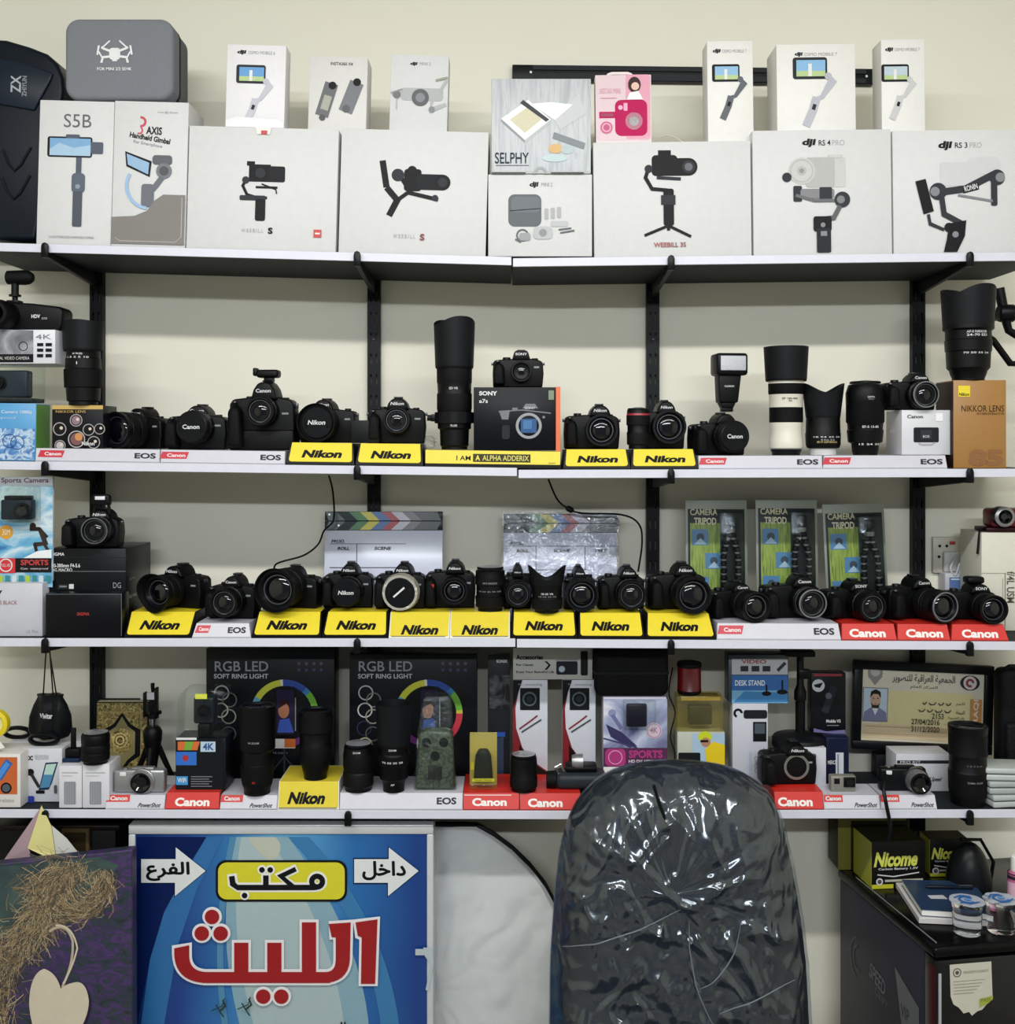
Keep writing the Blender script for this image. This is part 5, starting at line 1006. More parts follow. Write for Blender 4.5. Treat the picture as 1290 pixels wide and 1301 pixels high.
# ornate book
y = .235; k = kk(y); zb = sz(4, 150)+.001
t = thing('ornate_book', 'black and gold ornamented holy book leaning at the wall behind the mini tripod', 'book', (X(154, y), y, zb), 0, None, -.05)
H = Z(893, y)-zb; hw = 34*k; by = 893+H/k
b = MB(154, by, k); b.box(-hw, hw, 0, .028, 0, H, C('1a1712', .5), .003); b.box(-hw+.003, hw-.004, .004, .024, H-.0005, H+.0008, C('d8cfb0', .6)); b.done('cover', t)
go = mottled('gold_filigree', [(.40, '4a4228'), (.47, 'b09c58'), (.55, '6a5c30'), (.6, 'd0bc78')], 160, .4, detail=2)
b = MB(154, by, k, -.0002); b.rect(122, 894, 186, 985, go); b.rect(129, 905, 179, 983, C('b5a263', .4)); b.rect(130, 906, 178, 983, go)
def pointed(cx, cy, w_, h_, m): b.poly([(cx, cy-h_), (cx+w_*.45, cy-h_*.62), (cx+w_, cy-h_*.42), (cx+w_, cy+h_*.42), (cx+w_*.45, cy+h_*.66), (cx, cy+h_), (cx-w_*.45, cy+h_*.66), (cx-w_, cy+h_*.42), (cx-w_, cy-h_*.42), (cx-w_*.45, cy-h_*.62)], m)
pointed(154, 944, 24, 38, INK); pointed(154, 944, 17, 33, C('8c8458', .4)); b.circ(153, 942, 14, go, 16); b.circ(152, 941, 7, C('3c3420')); b.ring(152, 941, 4, 6, C('d0bc78', .4)); b.ring(152, 941, 8.5, 9.5, C('d0bc78', .4)); b.text(arabic('قران'), 148, 938, 156, 944, C('d0bc78', .4)); b.done('gilded_print', t)
t2 = thing('metal_bar', 'thin dark bar leaning above the ornate book', 'bar', (X(152, .285), .279, sz(4, 150)+.001))
b = MB(); hh = Z(887, .285)-t2.location.z; b.box(-.050, .050, 0, .008, hh-.006, hh, BLK2, .001); b.box(-.050, -.044, 0, .008, 0, hh-.006, BLK2); b.box(.044, .050, 0, .008, 0, hh-.006, BLK2); b.done('bar_frame', t2)
# mini tripod with phone clamp
y = .175; k = kk(y); zb = sz(4, 195)+.001
t = thing('mini_tripod', 'black mini tripod with a phone clamp on top, before the ornate book', 'tripod', (X(194, y), y, zb)); zz = lambda py: Z(py, y)-zb
b = MB(); b.lathe([(zz(975), .010), (zz(960), .014), (zz(940), .021), (zz(930), .022), (zz(925), .018), (zz(922), .012)], BLK, n=28); b.done('tripod_hub', t)
for a_, dx in ((PI*.93, 0), (PI*.12, 0), (-PI/2, 0)):
    b = MB(); ex, ey = .050*math.cos(a_), .045*math.sin(a_); b.tube([(ex*.2, ey*.2, zz(945)), (ex*.6, ey*.6, zz(945)*.5), (ex, ey, .004)], [.0075, .0065, .005], BLK, 10); b.done('leg', t)
b = MB(); b.lathe([(zz(922), .006), (zz(914), .008), (zz(912), .008)], CHR, n=20); b.lathe([(zz(912), .014), (zz(906), .014)], BLK, n=24); b.tube([(0, 0, zz(908)), (.020, -.004, zz(904))], .0045, BLK, 10); b.done('ball_head', t)
b = MB(); b.box(-.006, .009, -.006, .008, zz(906), zz(880), BLK2, .002); b.box(-.019, -.013, -.012, .006, zz(910), zz(879), BLK, .0015); b.box(.007, .013, -.012, .006, zz(908), zz(873), BLK, .0015); b.box(-.019, .013, -.002, .004, zz(890), zz(887), BLK); b.lathe([(zz(880), .003), (zz(872), .0045), (zz(868), .0045)], BLK, n=14)
b.done('phone_clamp', t); b = MB(); b.box(-.011, .007, -.0075, -.005, zz(888), zz(879), C('d8d8de', .3)); b.done('clamp_pad', t, 'white pad')
# stands of the lowest shelf
pl4(134, 209, 'white and red stand under the silver compact camera', 'eos', lambda b, L: (b.rect(134, -L*1.0, 164, -L*.50, RED), b.text('Canon', 139, -L*.92, 161, -L*.60, LETW, .04), b.text('PowerShot', 176, -L*.1, 204, -L*.42, INK, .02, .4)), tap=0, h=.028)
pl4(209.5, 279, 'red stand under the clear-topped action camera box', 'canon', eosart([('C', 222, 266)]), tap=1, depth=.10)
pl4(279.5, 352, 'white and red stand under the tall dark lens, left of the lone yellow stand', 'eos', lambda b, L: (b.rect(280, -L*1.0, 308, -L*.50, RED), b.text('Canon', 284, -L*.92, 304, -L*.60, LETW, .04), b.text('PowerShot', 318, -L*.1, 346, -L*.42, INK, .02, .4)), tap=0, depth=.13, h=.028)
def a(b, L): b.text('Nikon', 367, -L*.62, 413, -L*.18, INK, .05, .28); b.rect(354, -L*.06, 428, -L*.03, C('8c8240'))
pl4(352.5, 431, 'lone yellow stand on the lowest shelf, with a bordered face', 'flat', a, h=.058, sd=.012, tap=1, depth=.13)
pl4(431.5, 588, 'long white stand in front of the right ring light carton', 'eos', eosart([('e', 555, 580)]), tap=0, depth=.13)
pl4(588.5, 660, 'red stand under the yellow-backed small blister pack', 'canon', lambda b, L: (b.text('Canon', 600, -L*.22, 644, -L*.70, C('f8f0ec', .5), .045), b.rect(590, -L*.9, 650, -L*.85, C('f4dcd8'))), tap=0)
pl4(660.5, 738, 'red stand under the short lens beside the chair top', 'canon', eosart([('C', 671, 715)]), tap=0)
pl4(985, 1047, 'red stand under the lensless camera right of the chair', 'canon', eosart([('C', 989, 1033)]), tap=0, h=.036, depth=.12)
pl4(1047.5, 1119, 'white and red stand under the tiny grey action camera', 'eos', lambda b, L: (b.rect(1048, -L*1.0, 1072, -L*.50, RED), b.text('Canon', 1050, -L*.92, 1070, -L*.60, LETW, .04), b.text('PowerShot', 1087, -L*.12, 1115, -L*.46, INK, .02, .4)), tap=0, h=.028, depth=.09)
pl4(1119.5, 1191, 'white and red stand under the silver-lensed compact camera', 'eos', lambda b, L: (b.rect(1120, -L*1.0, 1144, -L*.50, RED), b.text('Canon', 1123, -L*.92, 1142, -L*.60, LETW, .04), b.text('PowerShot', 1159, -L*.12, 1187, -L*.46, INK, .02, .4)), tap=1, h=.028, depth=.09)
# compact cameras
def compact(label, x0, x1, pt, base, y, m, lx, lr, ext, rz=0, front=None):
    k = kk(y); h = Z(pt, y)-base; hw = (x1-x0)*k/2; t = thing('compact_camera', label, 'camera', (X((x0+x1)/2, y), y, base), rz, G4)
    b = MB(); b.box(-hw, hw, 0, .024, 0, h*.93, m, .006, 3); b.box(-hw*.3, hw*.55, .004, .02, h*.92, h, m, .002); b.done('camera_body', t)
    L = MB(); c = ((lx-(x0+x1)/2)*k, 0, h*.47); r = lr*k
    L.lathe([(-.002, r*1.1), (.004, r*1.08, CHR), (.006, r*.98, m), (ext, r*.9, SIL, .02), (ext+.001, r*.86), (ext+.001, r*.7, BLK2), (ext-.004, r*.45, GLASS)], m, c, '-y', 36); L.done('lens', t)
    b = MB(); b.box(-hw*.75, -hw*.5, -.001, .002, h*.68, h*.84, C('e0e2e4', .2), .001); b.lathe([(h*.93, .006), (h*.97, .006)], CHR, (-hw*.6, .012, 0), 'z', 16); b.done('flash_and_shutter', t)
    if front: b = MB(y=-.0005); front(b, hw, h); b.done('lettering', t)
    return t
compact('silver compact camera with a dark lens on the white and red stand', 144, 209, 976, T4(176, .028), .022, SIL, 181, 15, .012)
compact('black compact camera with a big silver lens, right of the tiny grey action camera', 1119, 1178, 974, T4(1150, .028), .035, BLK2, 1164, 15, .030, .0)
# action camera box
def a(b):
    x = 224; b.rect(x, 938, 283, 1012, C('16191e', .35)); b.rect(x, 937, 250, 940, LETW); b.poly([(226, 942), (254, 942), (251, 953), (226, 953)], C('d06a30', .4)); b.poly([(236, 942), (246, 942), (243, 953), (234, 953)], C('70a83c', .4)); b.rect(255, 942, 274, 955, C('b8cce0', .3)); b.text('4K', 258, 944, 272, 953, C('1c4c8c'), .03)
    b.rect(224, 955, 250, 972, C('2a6cc8', .35)); b.circ(236, 963, 4, C('a02838')); b.rect(224, 986, 239, 997, C('3c94d4', .35)); b.text('WiFi', 226, 988, 237, 994, LETW, .02)
    for i in range(5): b.rect(243, 986+i*3, 270-i%2*4, 987+i*3, GREY)
t, z = carton('action_camera_box', 'dark action camera carton with a clear domed top, standing on the red stand', 'box', 223, 287, 938, T4(246), .03, .07, C('12151a', .35), a, flap=False)
k = kk(.03); b = MB(); hb = z-t.location.z; ht = Z(877, .03)-t.location.z; hw = 32*k
b.prism([(-hw, hb), (hw, hb), (hw, ht-.008), (hw-.010, ht), (-hw+.016, ht), (-hw+.004, ht-.016)], .001, .066, CLEAR, .004, 2); b.done('clear_cover', t)
b = MB(); b.box(-.020, .026, .012, .05, hb+.028, ht-.018, C('20262c', .3), .006, 3); b.lathe([(-.010, .014), (-.004, .015), (-.004, .011, BLK2), (-.008, .008, GLASS)], BLK2, (.006, 0, (hb+ht)/2+.006), '-y', 24); b.box(-.01, .016, .01, .05, hb, hb+.028, BLK2, .003); b.done('packed_camera', t)
b = MB(y=.0); b.rect(-.012, ht-.019, .014, ht-.008, C('d8dc50', .4)); b.done('yellow_sticker', t, 'yellow sticker')
# ring light cartons
def ringart(ox, face):
    def a(b):
        q = lambda v: v+ox
        b.text('RGB LED', q(273), 840, q(341), 853, C('8a8d96', .4), .01); b.text('SOFT RING LIGHT', q(272), 856, q(341), 862, C('b8bac2', .4), .02)
        for i in range(4):
            for j in range(2): b.circ(q(380+i*9.5), 843+j*8, 2.2, C(('4a3c50', '2c2c58')[j], .5))
        for (cx, cy, c_) in ((282, 880, 'b8b8ba'), (292, 889, '6a6c6c'), (281, 902, 'c0c0bc'), (291, 910, '8c8c80'), (280, 925, '2c2c48'), (291, 932, '50504c'), (281, 946, 'b0aa90')): b.ring(q(cx), cy, 8, 9.6, C(c_, .4))
        cx, cy = q(362), 906
        segs = [(150, 166, '5fa8c8'), (98, 150, 'c8cc40'), (93, 98, 'd8d8c8'), (50, 93, '26469c'), (40, 50, '3078b0'), (6, 40, '6cae38'), (0, 6, 'c8c040'), (-50, 0, 'c43848'), (-130, -50, '6c2c78'), (-194, -130, '2c4c98')]
        for a0, a1, c_ in segs: b.ring(cx, cy, 35, 43, C(c_, .35), a0, a1)
        b.rrect(q(350), 872, q(376), 934, 3, INK); b.rrect(q(352), 876, q(374), 932, 2, C('2a2540', .3)); b.circ(q(361), 902, 7, C('a0684c', .5), 10); b.poly([(q(353), 930), (q(356), 914), (q(368), 912), (q(374), 930)], C('3450a8', .4)); b.poly([(q(354), 900), (q(358), 888), (q(368), 890), (q(369), 900), (q(365), 893)], C('30181c')); b.line([(q(376), 886), (q(376), 928)], 1.4, GREY)
        b.rrect(q(347), 938, q(376), 950, 1, C('dcdce0', .4)); b.rect(q(362), 938, q(376), 949, C('d07030', .4)); b.text('16 colors', q(348), 954, q(366), 957, GREY)
        b.line([(q(362), 960), (q(330), 1000)], 2, DGREY); b.line([(q(362), 960), (q(394), 1000)], 2, DGREY); b.line([(q(362), 950), (q(362), 990)], 2.4, DGREY)
    return a
NAVY = C('101318', .35)
s4box('ring_light_box', 'large black RGB ring light carton behind the yellow stand, the left one of two', 'box', 262, 425, 824, .165, .07, art=ringart(0, 0), mat=NAVY, flap=False, group='ring light cartons')
s4box('ring_light_box', 'large black RGB ring light carton with colourful arc, the right one of two', 'box', 444, 606, 831, .165, .07, art=ringart(183, 0), mat=NAVY, flap=False, group='ring light cartons')
# lenses
LG = 'lenses standing on the lowest shelf'
lensup('very tall dark lens between the action camera carton and the yellow stand', 304, 350, 893, T4(327, .028), .03, [(.05, .72), (.1, .82), (.2, .9, RUB, .02), (.33, .92, RUB, .02), (.34, .86), (.46, .84), (.47, .9, CHR), (.475, .9), (.5, .98), (.8, .98), (.97, 1.0)], marks=[(.16, .9, 'ED', .2, .004, C('b03028', .4)), (.6, .99, 'VR ZOOM', .6, .004, C('a0a2a6'))], group=LG)
lensup('slim dark lens standing on the lone yellow stand', 379, 423, 899, T4(392, .058)+.0, .04, [(.04, .66), (.08, .70), (.24, .86), (.3, .9, RUB, .02), (.48, .96, RUB, .02), (.5, .92), (.66, .92), (.68, 1, RUB, .02), (.9, 1, RUB, .02), (.97, .97)], group=LG)
lensup('short black lens at the left end of the long white stand, lowest shelf', 436, 475, 946, T4(455), .035, [(.06, .86), (.12, .98), (.4, 1, RUB, .02), (.43, .94), (.55, 1, RUB, .02), (.8, 1, RUB, .02), (.84, .96), (.97, .92)], topcap=True, marks=[(.9, .95, 'ZOOM', .5, .004, LETW)], group=LG)
lensup('black lens with a broad straight hood left of the camouflage camera pack', 478, 523, 893, T4(500), .03, [(.06, .60), (.12, .66), (.15, .8), (.30, .86), (.32, .92, RUB, .02), (.42, .92, RUB, .02), (.44, .84), (.54, .84)], hood=(.54, .92, 1.04, .0, 2, 0), marks=[(.36, .93, '70 50 35 28', 1.3, .004, LETW), (.50, .86, 'ZOOM', .5, .004, LETW), (.10, .7, 'AF', .3, .004, LETW)], group=LG)
lensup('short plain black lens on the red stand before the left accessory pack', 648, 683, 960, T4(666), .035, [(.06, .9), (.12, 1), (.4, 1, RUB, .02), (.43, .96), (.78, .98), (.97, .94)], topcap=True, group=LG)
lensup('large ribbed black lens with a pale ring, before the framed certificate', 1206, 1254, 921, sz(4, 1230)+.001, .045, [(.04, .86), (.1, .92), (.2, .98, RUB, .02), (.42, 1, RUB, .02), (.44, .94), (.62, .94), (.63, 1.0, CHR), (.645, 1.0), (.66, .98, RUB, .02), (.9, .98, RUB, .02), (.95, 1), (1, 1)], marks=[(.32, 1.0, 'SIGMA 18-200', .8, .004, C('8c8e92')), (.53, .95, '1.5 3 5 m', .8, .004, C('6c6e72'))], group=LG)
# camouflage action camera blister
y = .03; k = kk(y); zb = T4(552); t = thing('trail_camera_pack', 'clear pack with a camouflage trail camera on the long white stand', 'camera pack', (X(553, y), y, zb))
CAM = mottled('camouflage', [(.3, '161b15'), (.45, '353d2e'), (.55, '5c6654'), (.7, '1e241c')], 60, .5, dist=2)
b = MB(); h = Z(928, y)-zb; b.prism([(-.044, 0), (.044, 0), (.038, h*.95), (.02, h), (-.02, h), (-.036, h*.95)], .0, .035, CAM, .007, 3); b.done('camera_shell', t)
b = MB(); [b.lathe([(-.003, .011), (.003, .010), (.003, .007, BLK2)], CAM, (dx, 0, h*f), '-y', 20) for dx, f in ((0, .58), (-.019, .8), (.019, .8))]; b.box(-.015, .015, -.004, 0, h*.18, h*.42, C('1c211a', .4), .003); b.done('sensor_windows', t)
b = MB(y=-.0042); b.line([(-.018, h*.93), (-.005, h*.90), (.018, h*.94)], .003, LETW); b.line([(-.026, h*.78), (-.016, h*.8)], .003, LETW); b.line([(.014, h*.8), (.026, h*.78)], .003, LETW); b.done('glare_lines', t) if False else None
b = MB(); hc = Z(884, y)-zb; b.prism([(-.047, -.0), (.047, -.0), (.038, h*.97), (.034, hc), (-.024, hc), (-.040, h*.97)], -.006, .042, film('crisp_wrap', 'eef4f0', .04, .10, 45, .7, .01, .0), .005, 2); b.done('clear_cover', t)
# yellow-backed blister
def blister(name, label, x0, x1, pt, base, y, depth, back, inner, cat='pack'):
    k = kk(y); h = Z(pt, y)-base; hw = (x1-x0)*k/2; t = thing(name, label, cat, (X((x0+x1)/2, y), y, base))
    b = MB(); b.box(-hw+.001, hw-.001, depth-.002, depth, .001, h-.001, back, .0008); b.done('backing_card', t); inner(t, hw, h, k)
    b = MB(); b.box(-hw, hw, 0, depth-.0025, 0, h, CLEAR, .004, 2); b.done('clear_cover', t); return t
def inn(t, hw, h, k):
    b = MB(); b.prism([(-hw*.7, h*.12), (hw*.7, h*.12), (hw*.55, h*.6), (hw*.3, h*.72), (-hw*.3, h*.72), (-hw*.55, h*.6)], .008, .028, C('2a2c24', .4), .004, 2); b.done('packed_gadget', t)
    b = MB(y=.007); b.rect(-hw*.8, h*.14, hw*.8, h*.2, C('d8d430', .4)); b.text('Super Sonic', -hw*.6, h*.145, hw*.6, h*.19, INK); b.rect(-hw*.9, h*.36, -hw*.65, h*.5, C('c8b820', .4)); b.done('printed_strip', t)
blister('accessory_pack', 'small clear pack with a yellow card on the red stand', 596, 632, 935, T4(614), .03, .035, C('cdb458', .4), inn)
# long dark pack
def a(b): b.text('SONIX', 631, 838, 645, 842, LETW, .02); b.rect(622, 858, 648, 900, mottled('dark_glaze', [(.4, '181a1c'), (.6, '60666a')], 30, .2)); b.rect(628, 930, 642, 936, C('2450a8', .3)); b.poly([(622, 940), (640, 936), (640, 998), (622, 998)], C('2c3c58', .4))
s4box('monopod_pack', 'long narrow dark pack beside the right ring light carton', 'pack', 620, 648, 832, .17, .03, art=a, mat=C('23262a', .3), flap=False)
def a(b):
    b.text('Accessories', 656, 832, 690, 838, INK, .03); b.text('For Classic', 656, 843, 678, 846, INK, .02); b.text('Enjoy Your Beautiful Life', 656, 852, 704, 856, INK, .01); b.poly([(692, 840), (697, 845), (692, 851), (695, 851), (700, 845), (695, 840)], INK); b.rrect(707, 840, 734, 857, 2, C('1c2228')); b.circ(714, 850, 4, C('a8bcc8')); b.rrect(738, 827, 747, 858, 2, INK); b.rect(706, 838, 735, 839, GREY)
def a2(x):
    def f(b):
        b.poly([(x, 864), (x+10, 864), (x+3, 900), (x+4, 925), (x+12, 950), (x+24, 966), (x+44, 980), (x+44, 1000), (x, 1000)], C('7c1620', .4)); b.poly([(x, 864), (x+12, 864), (x+2, 895), (x, 900)], INK); b.poly([(x+8, 946), (x+24, 968), (x+44, 982), (x+44, 1000), (x+8, 1000)], C('1c1014', .4)); b.text('PC connecting', x+7, 868, x+37, 872, GREY); b.rrect(x+9, 874, x+34, 902, 1, C('101418')); b.ring(x+21, 888, 7, 9, C('505c60')); b.circ(x+21, 888, 4, C('24303a'))
        b.line([(x+8, 926), (x+22, 916), (x+31, 909)], 2, C('802030')); b.line([(x+11, 930), (x+36, 914)], 2, C('3a4a44')); b.poly([(x+4, 864), (x+12, 864), (x+6, 880), (x+4, 900)], C('a02028')) if False else None
    return f
tq, zq = s4box('cable_box', 'white, red and black cable carton, left one of two under the Accessories carton', 'box', 652, 696, 864, .15, .05, art=a2(652), mat=C('cfd2dc', .4), flap=False)
s4box('cable_box', 'white, red and black cable carton, right one of two under the Accessories carton', 'box', 715, 757, 864, .15, .05, art=a2(715), mat=C('cfd2dc', .4), flap=False)
carton('accessory_box', 'flat pale carton lettered Accessories lying across the two cable cartons', 'box', 652, 753, 823, zq+.001, .15, .05, C('b9bab4', .45), a, flap=False)
# black gadget on the right red stand
y = .05; k = kk(y); zb = T4(700); t = thing('binoculars', 'black binocular-like device lying on the red stand beside the chair', 'binoculars', (X(736, y), y, zb))
b = MB(); b.box(-.052, .060, -.02, .045, 0, .034, C('2a3036', .4), .012, 3); b.box(-.030, .040, -.005, .04, .034, .048, BLK, .005); b.done('device_body', t)
b = MB(); b.lathe([(-.004, .013), (.006, .016), (.02, .0165)], SIL, (-.012, .0, .058), 'x', 24); b.tube([(-.046, .0, .030), (-.053, 0, .045), (-.040, 0, .052), (-.034, 0, .036)], .003, CHR, 8); b.done('metal_knob', t, 'silver knob')
b = MB(); b.lathe([(-.02, .018), (0, .020)], RUB, (-.052, -.0, .018), 'x', 24); b.done('eyepiece', t)
# pouch under the third shelf
t, zz = s4box('hard_pouch_base', 'x', 'x', 768, 846, 885, .15, .06, mat=C('cfc8d4', .4), flap=False) if False else (None, 0)
def a(b):
    b.rect(767, 888, 848, 950, mottled('ski_print', [(.3, '4c4a78'), (.5, 'a8b0d0'), (.65, 'e4e6f0')], 10, .35)); b.poly([(770, 920), (790, 930), (810, 948), (800, 950), (776, 936)], C('2c2858')); b.line([(767, 938), (810, 950)], 2, C('3c3868')); b.circ(778, 906, 5, C('8c90b8')); b.line([(778, 908), (790, 926)], 5, C('6c70a0')); b.rect(767, 950, 848, 974, C('54284c', .4)); b.rrect(769, 951, 795, 973, 6, C('b0387c', .4)); b.ring(782, 962, 8, 9, C('e8a0c8')); b.text('SPORTS', 799, 953, 842, 963, C('b0387c', .4), .04); b.text('HD DV 1080p', 799, 965, 832, 970, LETW, .02); b.circ(831, 928, 10, C('d8c4d4', .4)); b.ring(831, 928, 8, 9, C('b07898')); b.text('4K', 826, 924, 836, 931, C('b07898'), .02); b.rect(767, 974, 848, 982, WHT)
t, z5_ = s4box('sports_camera_box', 'purple and magenta sports camera carton with a clear window above the chair', 'box', 767, 847, 886, .12, .06, art=a, mat=C('c8c6d8', .4), flap=False)
k = kk(.12); hq = lambda py: Z(py, .12)-t.location.z; b = MB(); b.box(-.028, .046, -.018, 0, hq(926), hq(888), CLEAR, .004); b.done('clear_window', t)
b = MB(); b.box(-.020, .026, -.012, -.001, hq(922), hq(893), C('262430', .3), .004); b.done('packed_camera', t)
t = thing('camera_pouch', 'large soft black pouch on top of the purple sports camera carton', 'pouch', (X(803, .12), .12, z5_+.001))
h = Z(822, .12)-z5_; b = MB(); b.prism(rr(.084, h-.003, .018, z0=0), 0, .065, C('07080a', .7, bump=.3, scale=300), .010, 3); b.done('pouch_body', t)
b = MB(); b.prism(rr(.085, .004, .0019, z0=h*.45), -.0008, .066, C('16181c', .5), 0); b.done('zip_line', t)
# yellow clear pack with cyclist
def a(b):
    b.rect(880, 932, 921, 982, C('a8c4dc', .4)); b.circ(896, 936, 9, C('c8d428', .4), 7); b.circ(897, 943, 6, C('b08060', .5)); b.rect(890, 940, 900, 943, INK); b.poly([(896, 952), (906, 942), (921, 946), (921, 982), (898, 974)], C('e6c818', .4)); b.rrect(862, 956, 890, 980, 2, C('14161a')); b.poly([(904, 970), (918, 972), (918, 982), (904, 982)], C('4c3a68'))
t, z6_ = s4box('action_camera_box', 'carton with a yellow-clad cyclist, yellowish clear top, left of the Osmo-style box', 'box', 861, 921, 930, .13, .055, art=a, mat=C('b8bcae', .4), flap=False)
t['label'] = 'carton with a yellow-clad cyclist and a yellowish clear top, above the chair'
k = kk(.13); hb = z6_-t.location.z; ht = Z(884, .13)-t.location.z; b = MB(); b.box(-.054, .052, .001, .05, hb, ht, film('yellow_plastic', 'f2e9bc', .02, .08, 25, .3, .004, .06, 'e0d8a0'), .004); b.done('clear_cover', t)
b = MB(); b.box(-.025, .028, .015, .04, hb+.012, ht-.026, C('2c2e20', .4), .004); b.box(-.045, .045, .004, .048, ht-.012, ht-.003, C('c8b050', .4), .001); b.done('packed_camera', t)
tk = thing('red_canister', 'dark red ribbed can on top of the yellowish clear pack', 'canister', (X(876, .15), .15, Z(884, .13)+.0015))
h = Z(841, .15)-tk.location.z; b = MB(); b.lathe([(0, .024), (.003, .027), (h*.12, .028, RUB), (h*.15, .027, C('6c0c18', .3)), (h*.85, .027, C('6c0c18', .3), .03), (h*.88, .028, RUB), (h*.97, .028, RUB), (h, .026, RUB)], RUB, n=40); b.done('can_body', tk)
cable('dark thin cord tangled beside the cyclist carton', [(855, 848, .26), (850, 880, .2), (858, 905, .125), (852, 935, .125), (858, 960, .125), (851, 985, .125)], .0016)
# right of the chair
def a(b):
    b.rect(930, 837, 1001, 857, C('b8bac0', .4)); b.text('VIDEO', 942, 838, 974, 843, C('8c3038'), .03); [b.rect(941+i*14, 846, 951+i*14, 853, DGREY) for i in range(3)]; b.line([(988, 852), (998, 842)], 4, DGREY); b.rect(930, 858, 1001, 877, C('2c68b0', .4)); b.text('DESK STAND', 934, 864, 972, 871, C('e8f0f8'), .02); b.poly([(930, 877), (1001, 877), (1001, 893), (930, 893)], C('78b4dc', .4)); b.poly([(932, 892), (946, 878), (1001, 880), (1001, 892)], C('3c84c0', .4)); b.circ(974, 881, 6, INK, 3); b.circ(994, 879, 7, INK, 3); b.rect(973, 870, 975, 881, INK); b.rect(993, 864, 995, 879, INK)
def aw(b):
    b.rrect(945, 902, 975, 913, 3, C('1c1e22')); b.ring(938, 906, 3, 6, INK, 0, 250); b.rect(957, 917, 974, 942, INK); b.rrect(959, 919, 972, 932, 1, C('44505c')); b.text('OSMO', 951, 968, 972, 974, C('9aa0b0'), .02, rot=90); b.rect(952, 955, 955, 990, C('b0b8d0')); b.rect(970, 950, 971, 990, GREY)
tw_, zw_ = s4box('pocket_camera_box', 'tall white carton picturing a pocket camera, under the blue desk-stand carton', 'box', 931, 976, 893, .14, .05, art=aw, mat=C('c9cbd6', .4), flap=False)
carton('desk_stand_box', 'blue and grey carton printed with small desk stands, above the tall white carton', 'box', 926, 1002, 832, zw_+.001, .14, .05, C('3a4450', .4), a, flap=False)
y = .16; k = kk(y)
t = thing('disc_base_stand', 'black microphone stand turned up to a round disc, right of the desk-stand carton', 'stand', (X(1017, y), y, sz(4, 1017)+.001))
zz = lambda py: Z(py, y)-t.location.z
def a(b): b.rect(1003, 955, 1050, 998, C('c8ccd4', .4))
b = MB(); b.lathe([(zz(950), .060), (zz(947), .064), (zz(938), .064), (zz(935), .060), (zz(933), .03), (zz(930), .014)], C('121418', .4), n=48); b.done('round_base', t)
b = MB(); b.lathe([(zz(935), .011), (zz(890), .011), (zz(889), .014, BLK2), (zz(878), .014, BLK2), (zz(870), .008), (zz(835), .008)], BLK, n=20); b.box(-.006, .022, -.010, .010, zz(862), zz(850), BLK2, .003); b.done('stem', t)
b = MB(); b.box(-.042, .030, -.02, .02, zz(833), zz(826), BLK, .002); b.done('top_plate', t)
b = MB(); b.box(-.036, .045, -.02, .04, 0, zz(951), C('1a1c20', .5), .002); b.done('packing_block', t)
def a(b): b.circ(1040, 871, 8, C('c8ccd0', .4)); b.poly([(1034, 870), (1046, 867), (1042, 874), (1036, 873)], INK); b.line([(1048, 905), (1060, 872)], 9, C('22262e')); b.circ(1053, 884, 4, C('4c5460')); b.text('Mobile V3', 1050, 914, 1068, 918, LETW, .02); b.rect(1051, 921, 1066, 922, GREY); b.rect(1034, 856, 1070, 859, C('8c2030', .4)); b.poly([(1034, 925), (1050, 929), (1074, 927), (1074, 933), (1034, 930)], C('6c6898', .4))
def an(b): b.rrect(1053, 939, 1077, 999, 3, C('121a34', .35)); b.text('MERCI', 1052, 966, 1062, 971, LETW, .02); b.rect(1062, 956, 1072, 985, C('c8ccd8', .4)); b.rect(1064, 958, 1066, 983, GREY)
tn, zn_ = s4box('navy_box', 'navy blue carton with a white barcode strip below the black stabiliser carton', 'box', 1050, 1079, 937, .12, .07, art=an, mat=C('131b36', .35), flap=False)
carton('stabiliser_box', 'narrow black carton with a white bird emblem, right of the black stand', 'box', 1031, 1075, 855, zn_+.001, .155, .035, C('101217', .35), a, flap=False)
t, _ = s4box('white_box', 'white carton partly hidden behind the lensless camera', 'box', 1018, 1050, 950, .09, .03, mat=C('cccfd8', .4), flap=False)
dslr('black camera without a lens, showing its bare mount, on the red stand', 968, 1039, 945, T4(1004, .036), .06, .04, 0, u=.12, v=.44, R=15, L=.01, bodyless=True, group=G4)
t = thing('action_camera', 'tiny grey action camera with a round black lens, beside the lensless camera', 'camera', (X(1072, .035), .035, T4(1072, .028)))
b = MB(); h = Z(986, .035)-t.location.z; hw = 16*kk(.035); b.box(-hw, hw, 0, .021, 0, h, C('8c8a80', .4, .2), .003, 2); b.done('camera_body', t)
b = MB(); b.box(hw*.0, hw*.92, -.004, 0, h*.30, h*.95, BLK, .004, 3); b.lathe([(.004, .009), (.006, .008), (.006, .005, GLASS)], BLK2, (hw*.46, 0, h*.62), '-y', 24); b.done('lens', t)
b = MB(y=-.0006); b.rect(-hw*.75, h*.5, -hw*.3, h*.85, INK); b.rect(-hw*.7, h*.2, hw*.1, h*.3, GREY); b.poly([(hw*.35, h*.5), (hw*.46, h*.66), (hw*.6, h*.5)], LETW); b.done('display', t)
